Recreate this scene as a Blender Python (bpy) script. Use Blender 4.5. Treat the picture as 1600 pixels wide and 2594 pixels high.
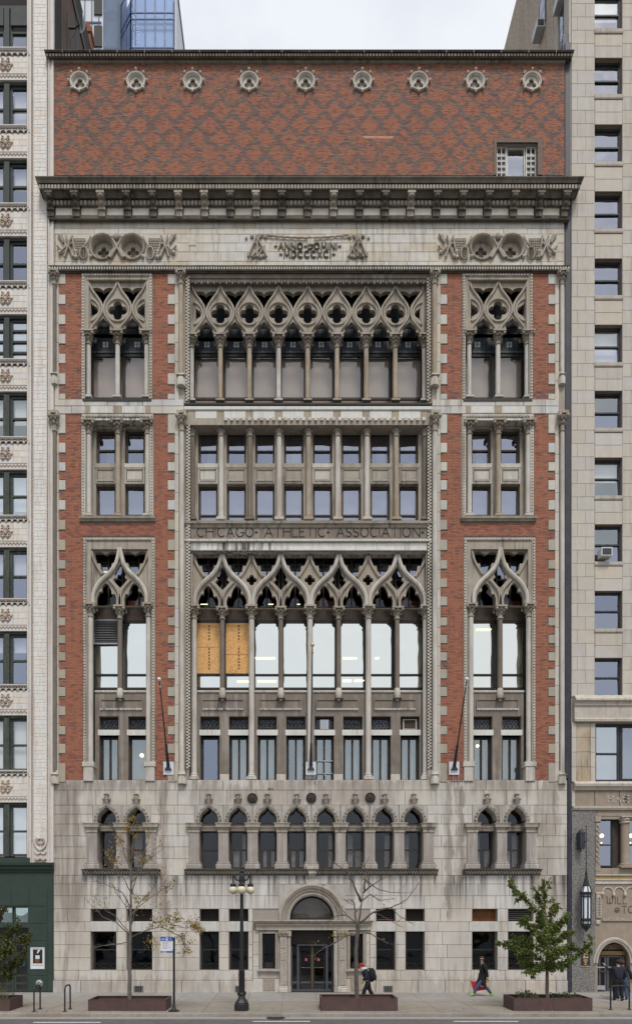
import bpy, math, random
import numpy as np
from mathutils import Vector, Matrix
random.seed(7); rng = np.random.default_rng(7)
for o in list(bpy.data.objects): bpy.data.objects.remove(o)
SC = bpy.context.scene; COL = SC.collection
PI = math.pi
# ---------------------------------------------------------------- camera, sky, sun, exposure
# The facade was measured in pixels of the photograph and turned into metres: 1643 px focal length,
# 31 m from camera to wall, eye 3.774 m above the pavement, straight-on view with a rising front.
F, D, EYE, CX, HY = 1643.0, 31.0, 3.774, 728.0, 2315.0
def X(px, y=0.0): return (px-CX)*(D+y)/F
def Z(py, y=0.0): return EYE+(HY-py)*(D+y)/F
K = D/F
cam = bpy.data.cameras.new('camera'); co = bpy.data.objects.new('camera', cam); COL.objects.link(co)
co.location = (0, -D, EYE); co.rotation_euler = (PI/2, 0, 0)
cam.sensor_fit = 'HORIZONTAL'; cam.sensor_width = 36; cam.lens = F/1600*36
cam.shift_x = (800-CX)/1600; cam.shift_y = (HY-1297)/1600; cam.clip_end = 3000; cam.clip_start = .1
SC.camera = co
SC.render.engine = 'CYCLES'
SUN_EL, SUN_AZ = math.radians(57), math.radians(12)      # azimuth from straight behind the camera
W = bpy.data.worlds.new('World'); SC.world = W; W.use_nodes = True
nt = W.node_tree; nt.nodes.clear()
def nn(t, kind, **kw):
    n = t.nodes.new(kind)
    for k, v in kw.items():
        if k in n.inputs: n.inputs[k].default_value = v
        else: setattr(n, k, v)
    return n
sky = nn(nt, 'ShaderNodeTexSky', sky_type='NISHITA', sun_disc=False, sun_elevation=SUN_EL, sun_rotation=PI-SUN_AZ,
         air_density=1.2, dust_density=2.5, ozone_density=1.0)
tc = nn(nt, 'ShaderNodeTexCoord')
mp = nn(nt, 'ShaderNodeMapping'); mp.inputs['Scale'].default_value = (1, 1, 2.2); mp.inputs['Location'].default_value = (.35, .1, .5)
nz = nn(nt, 'ShaderNodeTexNoise', Scale=2.1, Detail=7.0, Roughness=.55)
mr = nn(nt, 'ShaderNodeMapRange'); mr.inputs['From Min'].default_value = .30; mr.inputs['From Max'].default_value = .62
mr.inputs['To Min'].default_value = .50; mr.inputs['To Max'].default_value = .97
mix = nn(nt, 'ShaderNodeMix', data_type='RGBA')
CLOUD = (6.0, 6.22, 6.6, 1)
mix.inputs['B'].default_value = CLOUD
bg = nn(nt, 'ShaderNodeBackground', Strength=0.1)
ow = nn(nt, 'ShaderNodeOutputWorld')
L = nt.links.new
L(tc.outputs['Generated'], mp.inputs[0]); L(mp.outputs[0], nz.inputs['Vector']); L(nz.outputs['Fac'], mr.inputs['Value'])
L(mr.outputs[0], mix.inputs['Factor']); L(sky.outputs[0], mix.inputs['A']); L(mix.outputs['Result'], bg.inputs['Color']); L(bg.outputs[0], ow.inputs[0])
sl = bpy.data.lights.new('sun', 'SUN'); sl.energy = 1.5; sl.angle = math.radians(14); sl.color = (1, .965, .92)
so = bpy.data.objects.new('sun', sl); COL.objects.link(so)
sd = Vector((math.sin(SUN_AZ)*math.cos(SUN_EL), -math.cos(SUN_AZ)*math.cos(SUN_EL), math.sin(SUN_EL)))
so.rotation_euler = sd.to_track_quat('Z', 'Y').to_euler(); so.location = (0, -60, 60)
SC.view_settings.view_transform = 'Standard'; SC.view_settings.look = 'None'
SC.view_settings.exposure = 0.58; SC.view_settings.gamma = 1; SC.view_settings.use_curve_mapping = False
SC.cycles.max_bounces = 6; SC.cycles.transparent_max_bounces = 12; SC.cycles.diffuse_bounces = 3

# ---------------------------------------------------------------- materials
def mk(name, col, rough=.85, var=.12, ns=4.0, streak=0.0, scol=(.06, .052, .045), stain=0.0, stcol=(.2, .14, .09),
       attr=False, metal=0.0, bump=0.0, bs=60.0, spec=.25, band=None, sfreq=5.0, patch=()):
    m = bpy.data.materials.new(name); m.use_nodes = True
    t = m.node_tree; b = t.nodes['Principled BSDF']; l = t.links.new
    b.inputs['Roughness'].default_value = rough; b.inputs['Metallic'].default_value = metal; b.inputs['Specular IOR Level'].default_value = spec
    g = nn(t, 'ShaderNodeNewGeometry'); pos = g.outputs['Position']
    if attr:
        a = nn(t, 'ShaderNodeAttribute', attribute_name='Col'); cur = a.outputs['Color']
    else:
        r = nn(t, 'ShaderNodeRGB'); r.outputs[0].default_value = (*col, 1); cur = r.outputs[0]
    def mixc(fac, a_, b_, typ='MIX'):
        x = nn(t, 'ShaderNodeMix', data_type='RGBA', blend_type=typ)
        for s, v in (('Factor', fac), ('A', a_), ('B', b_)):
            if isinstance(v, (int, float)): x.inputs[s].default_value = v
            elif isinstance(v, tuple): x.inputs[s].default_value = (*v, 1)
            else: l(v, x.inputs[s])
        return x.outputs['Result']
    def noise(scale, detail, vec=None, lo=.3, hi=.7, a_=0., b_=1.):
        n = nn(t, 'ShaderNodeTexNoise', Scale=scale, Detail=detail, Roughness=.6)
        if vec is None: l(pos, n.inputs['Vector'])
        else:
            mm = nn(t, 'ShaderNodeMapping'); mm.inputs['Scale'].default_value = vec; l(pos, mm.inputs[0]); l(mm.outputs[0], n.inputs['Vector'])
        q = nn(t, 'ShaderNodeMapRange'); l(n.outputs['Fac'], q.inputs['Value'])
        for k, v in zip(('From Min', 'From Max', 'To Min', 'To Max'), (lo, hi, a_, b_)): q.inputs[k].default_value = v
        return q.outputs[0]
    if var:
        f = noise(ns, 4, lo=.25, hi=.75, a_=1-var, b_=1+var)
        cb = nn(t, 'ShaderNodeCombineColor')
        for i in range(3): l(f, cb.inputs[i])
        cur = mixc(1.0, cur, cb.outputs[0], 'MULTIPLY')
    def mul(a_, b_):
        q = nn(t, 'ShaderNodeMath', operation='MULTIPLY'); l(a_, q.inputs[0])
        if isinstance(b_, float): q.inputs[1].default_value = b_
        else: l(b_, q.inputs[1])
        return q.outputs[0]
    if stain:
        cur = mixc(noise(.55, 5, lo=.46, hi=.68, b_=stain), cur, stcol)
    if streak:
        f = noise(1.0, 5, vec=(sfreq, sfreq, .28), lo=.48, hi=.62, b_=streak)
        f = mul(f, noise(.35, 3, lo=.38, hi=.6))
        cur = mixc(f, cur, scol)
    if band:                                           # soot washed down below ledges
        sx = nn(t, 'ShaderNodeSeparateXYZ'); l(pos, sx.inputs[0])
        for (z0, z1, amt, bc) in band:
            q = nn(t, 'ShaderNodeMapRange', interpolation_type='SMOOTHSTEP'); l(sx.outputs['Z'], q.inputs['Value'])
            for k, v in zip(('From Min', 'From Max', 'To Min', 'To Max'), (z0, z1, 0., 1.)): q.inputs[k].default_value = v
            up = nn(t, 'ShaderNodeMath', operation='LESS_THAN'); l(sx.outputs['Z'], up.inputs[0]); up.inputs[1].default_value = max(z0, z1)
            f = noise(1.0, 4, vec=(4.2, 4.2, .12), lo=.44, hi=.60, b_=amt)
            f = mul(f, q.outputs[0]); 
            if z1 > z0: f = mul(f, up.outputs[0])
            cur = mixc(f, cur, bc)
    if patch:                                          # old soot and rust stains, each with its own place and ragged outline
        sp = nn(t, 'ShaderNodeSeparateXYZ'); l(pos, sp.inputs[0])
        wx = noise(1.3, 4, vec=(1.6, 1, .9), lo=.2, hi=.8, a_=-.28, b_=.28); wz = noise(1.0, 4, vec=(3.2, 1, .5), lo=.2, hi=.8, a_=-.55, b_=.55)
        def add_(a_, b_): q = nn(t, 'ShaderNodeMath', operation='ADD'); l(a_, q.inputs[0]); l(b_, q.inputs[1]); return q.outputs[0]
        px_, pz_ = add_(sp.outputs['X'], wx), add_(sp.outputs['Z'], wz)
        brk = noise(1.0, 5, vec=(4.5, 1, .35), lo=.34, hi=.62, a_=.25, b_=1.)
        def ramp(v, a_, b_):
            q = nn(t, 'ShaderNodeMapRange', interpolation_type='SMOOTHSTEP'); l(v, q.inputs['Value'])
            for k, w in zip(('From Min', 'From Max', 'To Min', 'To Max'), (a_, b_, 0., 1.)): q.inputs[k].default_value = w
            return q.outputs[0]
        for (x0, x1, p0, p1, amt, pc) in patch:
            e = min(.16, (X(x1)-X(x0))*.25)
            f = mul(mul(ramp(px_, X(x0)-e, X(x0)+e), ramp(px_, X(x1)+e, X(x1)-e)), mul(ramp(pz_, Z(p1)-.25, Z(p1)+.25), ramp(pz_, Z(p0)+.12, Z(p0)-.12)))
            cur = mixc(mul(mul(f, brk), amt), cur, pc)
    l(cur, b.inputs['Base Color'])
    if bump:
        n = nn(t, 'ShaderNodeTexNoise', Scale=bs, Detail=4.0); l(pos, n.inputs['Vector'])
        u = nn(t, 'ShaderNodeBump', Strength=bump, Distance=.02); l(n.outputs['Fac'], u.inputs['Height']); l(u.outputs[0], b.inputs['Normal'])
    return m
def emit(name, col, s):
    m = bpy.data.materials.new(name); m.use_nodes = True; b = m.node_tree.nodes['Principled BSDF']
    b.inputs['Base Color'].default_value = (*col, 1); b.inputs['Emission Color'].default_value = (*col, 1); b.inputs['Emission Strength'].default_value = s
    return m
def glass(name, tint, refl, through=(1, 1, 1), wob=.02, rough=.02):
    """window glass: part mirror, part see-through; slightly wavy old panes"""
    m = bpy.data.materials.new(name); m.use_nodes = True; t = m.node_tree; t.nodes.clear(); l = t.links.new
    g = nn(t, 'ShaderNodeBsdfGlossy', Roughness=rough); g.inputs['Color'].default_value = (*tint, 1)
    tr = nn(t, 'ShaderNodeBsdfTransparent'); tr.inputs['Color'].default_value = (*through, 1)
    mx = nn(t, 'ShaderNodeMixShader'); mx.inputs[0].default_value = refl
    o = nn(t, 'ShaderNodeOutputMaterial')
    ge = nn(t, 'ShaderNodeNewGeometry'); n = nn(t, 'ShaderNodeTexNoise', Scale=.9, Detail=1.0); l(ge.outputs['Position'], n.inputs['Vector'])
    u = nn(t, 'ShaderNodeBump', Strength=1.0, Distance=wob); l(n.outputs['Fac'], u.inputs['Height']); l(u.outputs[0], g.inputs['Normal'])
    l(tr.outputs[0], mx.inputs[1]); l(g.outputs[0], mx.inputs[2]); l(mx.outputs[0], o.inputs[0])
    return m
M = {}
M = {}
SOOT = (.045, .04, .036)
M['letter_dark'] = mk('letter_dark', (.055,.045,.037), var=.2)  # dark brown of the raised inscription letters
zl = lambda a, b, amt, c=SOOT: (Z(a), Z(b), amt, c)

M['stone_base'] = mk('stone_base', 0, attr=True, var=.12, ns=2.2, streak=.5, scol=(.17, .148, .128), stain=.4, stcol=(.30, .25, .205), sfreq=3.6, bump=.15, bs=25,
    band=[zl(2345, 2218, .95, (.075, .068, .066)), zl(2032, 1976, .5, (.17, .145, .125))],
    patch=[(132,204,1990,2335,.85,(.235,.195,.16)),(404,426,1980,2330,.85,(.20,.165,.14)),(1127,1146,1980,2340,.85,(.20,.165,.14)),(1158,1176,2000,2240,.75,(.20,.17,.145)),(1355,1412,1985,2120,.8,(.25,.21,.17)),(1362,1412,2120,2330,.5,(.27,.23,.19)),
           (480,770,1990,2040,.6,(.26,.22,.185)),(800,1010,1984,2048,.65,(.26,.22,.19)),(225,400,1974,2004,.7,(.24,.205,.17)),(140,232,1974,2006,.8,(.21,.175,.145)),(1190,1335,1974,2006,.65,(.24,.20,.165)),(700,1040,1974,1990,.5,(.23,.19,.16)),
           (132,1445,2480,2520,.5,(.26,.215,.18)),(215,390,2216,2300,.35,(.62,.60,.57)),(470,1060,2216,2330,.4,(.64,.62,.60)),(1180,1345,2216,2330,.4,(.64,.62,.60)),(1095,1126,1985,2500,.3,(.60,.57,.53)),(428,460,1985,2480,.3,(.60,.57,.53))])
M['stone'] = mk('stone', (.53, .495, .435), var=.12, ns=3, streak=.55, scol=(.20, .175, .145), stain=.4, stcol=(.36, .28, .19), bump=.12, bs=25)
M['stone_attr'] = mk('stone_attr', 0, attr=True, var=.10, ns=3, streak=.45, scol=(.22, .19, .15), stain=.45, stcol=(.40, .28, .15), bump=.12, bs=25)
M['quoin'] = mk('quoin', 0, attr=True, var=.08, ns=4, streak=.4, scol=(.25, .22, .17), stain=.2, stcol=(.36, .31, .24), bump=.1, bs=25)
M['stone_mid'] = mk('stone_mid', (.36, .318, .262), var=.2, ns=2.2, streak=.75, scol=(.10, .085, .07), stain=.35, stcol=(.25, .175, .105), bump=.15, bs=25)
M['stone_brown'] = mk('stone_brown', (.20, .168, .138), var=.2, ns=2.0, streak=.6, scol=(.36, .325, .285), stain=.4, stcol=(.11, .092, .078), bump=.15, bs=25)
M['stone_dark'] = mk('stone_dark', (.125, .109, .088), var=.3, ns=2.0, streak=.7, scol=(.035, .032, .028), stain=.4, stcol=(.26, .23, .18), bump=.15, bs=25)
M['stone_streaked'] = mk('stone_streaked', (.66, .64, .59), var=.12, ns=3, streak=1.0, scol=(.06, .053, .047), sfreq=6.0, bump=.1, bs=25)
M['stone_new'] = mk('stone_new', (.60, .59, .55), var=.08, ns=3, streak=.35, scol=(.3, .25, .18), bump=.08, bs=25)
M['column_pale'] = mk('column_pale', (.52, .49, .44), var=.15, ns=2.2, streak=.5, scol=(.17, .14, .11), stain=.35, stcol=(.31, .235, .155), bump=.08, bs=30)
M['column_tan'] = mk('column_tan', (.36, .30, .225), var=.18, ns=2, streak=.55, scol=(.15, .12, .09), stain=.4, stcol=(.33, .22, .13), bump=.08, bs=30)
M['column_dark'] = mk('column_dark', (.175, .145, .118), var=.18, ns=2, streak=.6, scol=(.09, .075, .06), stain=.3, stcol=(.26, .185, .115), bump=.08, bs=30)
M['stone_soot'] = mk('stone_soot', (.40,.35,.28), var=.3, ns=2.5, stain=.6, stcol=(.20,.155,.11))
M['stone_attr_plain'] = mk('stone_attr_plain', (.54,.505,.44), var=.12, ns=3, stain=.5, stcol=(.38,.26,.13))
M['mortar'] = mk('mortar', (.17, .12, .095), var=.15, ns=9)
M['mortar_grey'] = mk('mortar_grey', (.30, .265, .23), var=.1, ns=9)
M['brick'] = mk('brick', 0, attr=True, var=.10, ns=7, streak=.3, scol=(.12, .07, .055), stain=.12, stcol=(.18, .09, .065), bump=.2, bs=50)
M['black_iron'] = mk('black_iron', (.018, .018, .019), rough=.45, var=.2, spec=.4)
M['frame_dark'] = mk('frame_dark', (.030, .029, .027), rough=.6, var=.2)
M['frame_brown'] = mk('frame_brown', (.055, .043, .034), rough=.6, var=.2)
M['interior'] = mk('interior', (.030, .026, .023), var=.3, ns=.6)
M['interior_red'] = mk('interior_red', (.13, .045, .03), var=.2, ns=2)
M['blind'] = mk('blind', (.62, .62, .60), var=.05, ns=1)
M['blind_tan'] = mk('blind_tan', (.31, .255, .212), var=.12, ns=.5)
M['blind_grey'] = mk('blind_grey', (.18, .195, .20), var=.1, ns=.5)
G = {}
G['hall'] = glass('glass_bright_hall', (.83, .835, .765), .93, wob=.05)
G['tan'] = glass('glass_tan', (.95, .93, .92), .12, wob=.03)
G['blue'] = glass('glass_blue_grey', (.72, .77, .91), .38, wob=.04)
G['bluedark'] = glass('glass_blue_dark', (.70, .77, .94), .32, wob=.04)
G['grey'] = glass('glass_grey', (.86, .93, .93), .29, wob=.05)
G['dark'] = glass('glass_dark', (.85, .9, 1.0), .055, wob=.02)
G['teal'] = glass('glass_teal', (.75, .95, .97), .55, wob=.02)

M['iron_brown'] = mk('iron_brown', (.045,.033,.028), rough=.6, var=.3, ns=8)
M['board_orange'] = mk('board_orange', (.17,.065,.022), rough=.6, var=.3, ns=3)
M['stone_pale_lintel'] = mk('stone_pale_lintel', (.52,.50,.465), var=.10, ns=3, streak=.7, scol=(.28,.25,.22), sfreq=4)
M['letter_faint'] = mk('letter_faint', (.14,.112,.085), var=.2)
M['chrome'] = mk('chrome', (.55,.55,.56), rough=.2, var=.1, metal=.9)
M['poster_dark'] = mk('poster_dark', (.03,.026,.026), rough=.4, var=.5, ns=9)
M['grille_frame'] = mk('grille_frame', (.13,.125,.12), rough=.6, var=.2, ns=8)
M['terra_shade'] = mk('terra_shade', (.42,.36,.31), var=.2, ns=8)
M['sticker_blue'] = mk('sticker_blue', (.03,.11,.38), rough=.4, var=.05)
M['lamp_glow'] = emit('lamp_glow', (1.0,.72,.40), 1.3)
M['carved_gold'] = mk('carved_gold', (.33,.245,.13), var=.5, ns=22, bump=.6, bs=30)
M['lattice_gold'] = mk('lattice_gold', (.50,.37,.22), rough=.45, var=.15)
G['teal2'] = glass('glass_pale', (.88,.95,1.0), .50, wob=.03)
# ---------------------------------------------------------------- mesh helpers
class MB:
    def __init__(s): s.v = []; s.f = []; s.c = []
    def add(s, vs, fs, c=None):
        n = len(s.v); s.v += [tuple(v) for v in vs]; s.f += [tuple(i+n for i in f) for f in fs]
        if c is not None: s.c += [c]*len(vs)
    def box(s, x0, x1, y0, y1, z0, z1, c=None, back=True):
        vs = [(x0,y0,z0),(x1,y0,z0),(x1,y0,z1),(x0,y0,z1),(x0,y1,z0),(x1,y1,z0),(x1,y1,z1),(x0,y1,z1)]
        fs = [(0,1,2,3),(1,5,6,2),(4,0,3,7),(3,2,6,7),(0,4,5,1)]
        if back: fs.append((5,4,7,6))
        s.add(vs, fs, c)
    def block(s, x0, x1, y0, y1, z0, z1, b=.012, c=None):
        """box with a chamfered front rim"""
        vs = [(x0+b,y0,z0+b),(x1-b,y0,z0+b),(x1-b,y0,z1-b),(x0+b,y0,z1-b),(x0,y0+b,z0),(x1,y0+b,z0),(x1,y0+b,z1),(x0,y0+b,z1),
              (x0,y1,z0),(x1,y1,z0),(x1,y1,z1),(x0,y1,z1)]
        fs = [(0,1,2,3),(4,5,1,0),(5,6,2,1),(6,7,3,2),(7,4,0,3),(8,9,5,4),(9,10,6,5),(10,11,7,6),(11,8,4,7)]
        s.add(vs, fs, c)
    def prism(s, pts, y0, y1):
        """convex or simple polygon in x,z pushed from y0 to y1"""
        n = len(pts)
        s.add([(x,y0,z) for x,z in pts]+[(x,y1,z) for x,z in pts],
              [tuple(range(n)), tuple(range(2*n-1, n-1, -1))]+[(i,i+n,(i+1)%n+n,(i+1)%n) for i in range(n)])
    def prof(s, pts, x0, x1, ret=0.0):
        """profile in (y,z) swept along x; ret>0 also returns it round both ends (y measured out from wall y=0)"""
        n = len(pts)
        vs = [(x0-(max(0,-y) if ret else 0)*ret, y, z) for y,z in pts]+[(x1+(max(0,-y) if ret else 0)*ret, y, z) for y,z in pts]
        fs = [(i, (i+1)%n, (i+1)%n+n, i+n) for i in range(n)]
        if ret:
            yb = max(y for y,z in pts)
            m = len(vs); vs += [(vs[i][0], yb, vs[i][2]) for i in range(2*n)]
            fs += [((i+1)%n, i, m+i, m+(i+1)%n) for i in range(n)]+[(n+i, n+(i+1)%n, m+n+(i+1)%n, m+n+i) for i in range(n)]
        else: fs += [tuple(range(n-1,-1,-1)), tuple(range(n, 2*n))]
        s.add(vs, fs)
    def lathe(s, prof, cx, cy, cz=0, seg=12, a0=0., a1=2*PI, ax='z', cap=True):
        full = abs(a1-a0-2*PI) < 1e-6; m = seg if full else seg+1; n = len(prof); vs = []
        for r, h in prof:
            for i in range(m):
                a = a0+(a1-a0)*i/seg
                if ax == 'z': vs.append((cx+r*math.cos(a), cy+r*math.sin(a), cz+h))
                else: vs.append((cx+r*math.cos(a), cy+h, cz+r*math.sin(a)))
        fs = []
        for j in range(n-1):
            for i in range(seg):
                i2 = (i+1) % m if full else i+1
                f = (j*m+i, j*m+i2, (j+1)*m+i2, (j+1)*m+i)
                fs.append(f if ax == 'z' else f[::-1])
        if cap and full:
            if prof[0][0] > 1e-4: fs.append(tuple(range(m))[::-1] if ax == 'z' else tuple(range(m)))
            if prof[-1][0] > 1e-4:
                q = tuple((n-1)*m+i for i in range(m)); fs.append(q if ax == 'z' else q[::-1])
        s.add(vs, fs)
    def ball(s, cx, cy, cz, r, seg=8, rings=5, sx=1, sy=1, sz=1):
        vs = [(cx, cy, cz-r*sz)]; 
        for j in range(1, rings):
            t = PI*j/rings
            for i in range(seg):
                a = 2*PI*i/seg; vs.append((cx+sx*r*math.sin(t)*math.cos(a), cy+sy*r*math.sin(t)*math.sin(a), cz-sz*r*math.cos(t)))
        vs.append((cx, cy, cz+r*sz)); fs = [(0, 1+(i+1)%seg, 1+i) for i in range(seg)]
        for j in range(rings-2):
            for i in range(seg): fs.append((1+j*seg+i, 1+j*seg+(i+1)%seg, 1+(j+1)*seg+(i+1)%seg, 1+(j+1)*seg+i))
        k = 1+(rings-2)*seg; fs += [(k+i, k+(i+1)%seg, len(vs)-1) for i in range(seg)]
        s.add(vs, fs)
    def tube(s, pts, r, seg=6, closed=False, up=(0,1,0), flat=1.0):
        """round bar along points; r number or list; flat squashes it along 'up'"""
        P = [Vector(p) for p in pts]; n = len(P); R = r if isinstance(r, (list, tuple)) else [r]*n
        vs = []
        for i in range(n):
            if closed: d = P[(i+1)%n]-P[i-1]
            else: d = P[min(i+1,n-1)]-P[max(i-1,0)]
            if d.length < 1e-9: d = Vector((0,0,1))
            d.normalize(); u = Vector(up); u = u-d*u.dot(d)
            if u.length < 1e-3: u = Vector((1,0,0)); u = u-d*u.dot(d)
            u.normalize(); w = d.cross(u)
            for k in range(seg):
                a = 2*PI*k/seg; vs.append(P[i]+(w*math.cos(a)+u*math.sin(a)*flat)*R[i])
        fs = []
        for i in range(n if closed else n-1):
            j = (i+1) % n
            for k in range(seg): fs.append((i*seg+k, i*seg+(k+1)%seg, j*seg+(k+1)%seg, j*seg+k))
        if not closed: fs += [tuple(range(seg))[::-1], tuple((n-1)*seg+k for k in range(seg))]
        s.add(vs, fs)
    def mesh(s, name, smooth=False):
        me = bpy.data.meshes.new(name); me.from_pydata(s.v, [], s.f)
        if s.c:
            a = me.color_attributes.new('Col', 'FLOAT_COLOR', 'POINT')
            a.data.foreach_set('color', np.array([(*c, 1.) for c in s.c], dtype=np.float32).ravel())
        if smooth:
            me.polygons.foreach_set('use_smooth', [True]*len(me.polygons))
            try: me.set_sharp_from_angle(angle=math.radians(40))
            except Exception: pass
        return me
    def build(s, name, m, parent=None, smooth=False, kind=None): return obj(name, s.mesh(name, smooth), m, parent, kind)
def obj(name, me, m, parent=None, kind=None, loc=None):
    o = bpy.data.objects.new(name, me); COL.objects.link(o)
    if m is not None and not me.materials: me.materials.append(M[m] if isinstance(m, str) and m in M else (G[m] if isinstance(m, str) else m))
    if loc is not None: o.location = loc
    if parent is not None:
        o.parent = parent
        if parent.type == 'EMPTY': o.matrix_parent_inverse = Matrix.Translation(-Vector(parent.location))
    if kind: o['kind'] = kind
    return o
def thing(name, label, cat, loc=(0,0,0), group=None):
    o = bpy.data.objects.new(name, None); COL.objects.link(o); o.location = loc; o.empty_display_size = .3
    o['label'] = label; o['category'] = cat
    if group: o['group'] = group
    return o
def tag(o, label, cat, group=None):
    o['label'] = label; o['category'] = cat
    if group: o['group'] = group
    return o
def plate(name, outer, holes, y, depth, m, parent=None, bevel=0.0):
    """flat plate in the x,z plane with holes, front at y, thickness depth"""
    cu = bpy.data.curves.new(name, 'CURVE'); cu.dimensions = '2D'; cu.fill_mode = 'BOTH'
    cu.extrude = max(1e-4, depth/2-bevel); cu.bevel_depth = bevel; cu.bevel_resolution = 0; cu.offset = -bevel if bevel else 0
    for pts in [outer]+list(holes):
        sp = cu.splines.new('POLY'); sp.points.add(len(pts)-1); sp.use_cyclic_u = True
        for p, q in zip(sp.points, pts): p.co = (q[0], q[1], 0, 1)
    t = bpy.data.objects.new('tmp', cu); COL.objects.link(t)
    dg = bpy.context.evaluated_depsgraph_get(); me = bpy.data.meshes.new_from_object(t.evaluated_get(dg))
    bpy.data.objects.remove(t); bpy.data.curves.remove(cu)
    me.materials.clear(); me.name = name
    n = len(me.vertices); c = np.empty(n*3, np.float32); me.vertices.foreach_get('co', c); c = c.reshape(-1, 3)
    out = np.stack([c[:,0], y+depth/2-c[:,2], c[:,1]], 1); me.vertices.foreach_set('co', out.ravel()); me.update()
    me.polygons.foreach_set('use_smooth', [False]*len(me.polygons))
    return obj(name, me, m, parent)
def rect(x0, x1, z0, z1): return [(x0,z0),(x1,z0),(x1,z1),(x0,z1)]
def circle(cx, cz, r, n=20): return [(cx+r*math.cos(2*PI*i/n), cz+r*math.sin(2*PI*i/n)) for i in range(n)]
def foil(cx, cz, off, r, lobes=4, a0=0., n=7):
    """outline of an n-lobed opening"""
    pts = []; half = math.acos(max(-1, min(1, (off*off+r*r-(off*math.cos(PI/lobes))**2*1.0-0)/(2*off*r)))) if False else None
    for k in range(lobes):
        a = a0+2*PI*k/lobes; s = PI/lobes
        # lobes meet on the bisector: solve |p-c|=r on the ray at angle s
        d = off*math.cos(s)+math.sqrt(max(0, r*r-(off*math.sin(s))**2))
        ex, ez = d*math.cos(s)-off, d*math.sin(s); e = math.atan2(ez, ex)
        for i in range(n):
            b = -e+2*e*i/(n-1)
            px, pz = off+r*math.cos(b), r*math.sin(b)
            pts.append((cx+px*math.cos(a)-pz*math.sin(a), cz+px*math.sin(a)+pz*math.cos(a)))
    return pts
def smooth_pts(pts, it=1):
    for _ in range(it):
        q = [pts[0]]
        for a, b in zip(pts, pts[1:]): q += [tuple(.75*i+.25*j for i, j in zip(a, b)), tuple(.25*i+.75*j for i, j in zip(a, b))]
        q.append(pts[-1]); pts = q
    return pts
# stroke lettering: polylines in a 0..1 high cell
def arc(cx, cy, rx, ry, a, b, n=9): return [(cx+rx*math.cos(math.radians(a+(b-a)*i/n)), cy+ry*math.sin(math.radians(a+(b-a)*i/n))) for i in range(n+1)]
LET = {
 'A': (.8, [[(0,0),(.4,1),(.8,0)], [(.16,.36),(.64,.36)]]), 'B': (.6, [[(0,0),(0,1)], [(0,1)]+arc(.3,.76,.26,.24,90,-90)+[(0,.52)], [(0,.52)]+arc(.3,.26,.3,.26,90,-90)+[(0,0)]]),
 'C': (.75, [arc(.42,.5,.42,.5,50,310,12)]), 'D': (.7, [[(0,0),(0,1)], [(0,1)]+arc(.25,.5,.45,.5,90,-90)+[(0,0)]]),
 'E': (.55, [[(.55,1),(0,1),(0,0),(.55,0)], [(0,.55),(.45,.55)]]), 'G': (.8, [arc(.42,.5,.42,.5,50,340,12)+[(.82,.45),(.5,.45)]]),
 'H': (.75, [[(0,0),(0,1)], [(.75,0),(.75,1)], [(0,.55),(.75,.55)]]), 'I': (.05, [[(.02,0),(.02,1)]]), 'L': (.55, [[(0,1),(0,0),(.55,0)]]),
 'M': (.9, [[(0,0),(.1,1),(.45,.2),(.8,1),(.9,0)]]), 'N': (.75, [[(0,0),(0,1),(.75,0),(.75,1)]]), 'O': (.85, [arc(.42,.5,.42,.5,0,360,16)]),
 'R': (.6, [[(0,0),(0,1)], [(0,1)]+arc(.3,.75,.28,.25,90,-90)+[(0,.5)], [(.25,.5),(.6,0)]]),
 'S': (.55, [arc(.28,.75,.25,.25,30,270,8)+arc(.27,.25,.27,.25,90,-150,8)]), 'T': (.75, [[(0,1),(.75,1)], [(.375,1),(.375,0)]]),
 'W': (1.0, [[(0,1),(.12,1),(.12,.4)]+arc(.31,.25,.19,.25,180,360,6)+[(.5,.8)], [(.5,.25)]+arc(.69,.25,.19,.25,180,360,6)+[(.9,.6),(.8,1),(1.0,.95)]]),
 'X': (.65, [[(0,0),(.65,1)], [(0,1),(.65,0)]]), '8': (.5, [arc(.25,.76,.22,.24,0,360,12), arc(.25,.26,.26,.26,0,360,12)]),
 '.': (.15, [[(.0,.42),(.1,.56),(.2,.42),(.0,.42)]]), '-': (.4, [[(0,.5),(.4,.5)]]), ' ': (.45, []), 'U': (.65, [[(0,1),(0,.3)]+arc(.325,.3,.325,.3,180,360,8)+[(.65,1)]]),
 'P': (.6, [[(0,0),(0,1)], [(0,1)]+arc(.3,.73,.3,.27,90,-90)+[(0,.46)]]), 'K': (.6, [[(0,0),(0,1)], [(.6,1),(0,.45),(.6,0)]]),
}
def text_width(t, h, gap): return sum(LET[c][0]*h+gap for c in t)-gap
def letters(t, x, z, h, y, w, dep, m, parent, gap, name='letter', one=False):
    """each letter an object of its own (or all flat print in one mesh)"""
    mb = MB()
    for ch in t:
        wd, st = LET[ch]
        if not one: mb = MB()
        for pl in st:
            for (ax, az), (bx, bz) in zip(pl, pl[1:]):
                a = Vector((x+ax*h, z+az*h)); b = Vector((x+bx*h, z+bz*h)); d = b-a
                if d.length < 1e-6: continue
                d.normalize(); n_ = Vector((-d.y, d.x))*w/2; e = d*w*.3; a = a-e; b = b+e
                mb.prism([(a.x+n_.x, a.y+n_.y), (a.x-n_.x, a.y-n_.y), (b.x-n_.x, b.y-n_.y), (b.x+n_.x, b.y+n_.y)], y, y+dep)
        if st and not one: mb.build(name, m, parent)
        x += wd*h+gap
    if one: return mb.build(name, m, parent)
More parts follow.
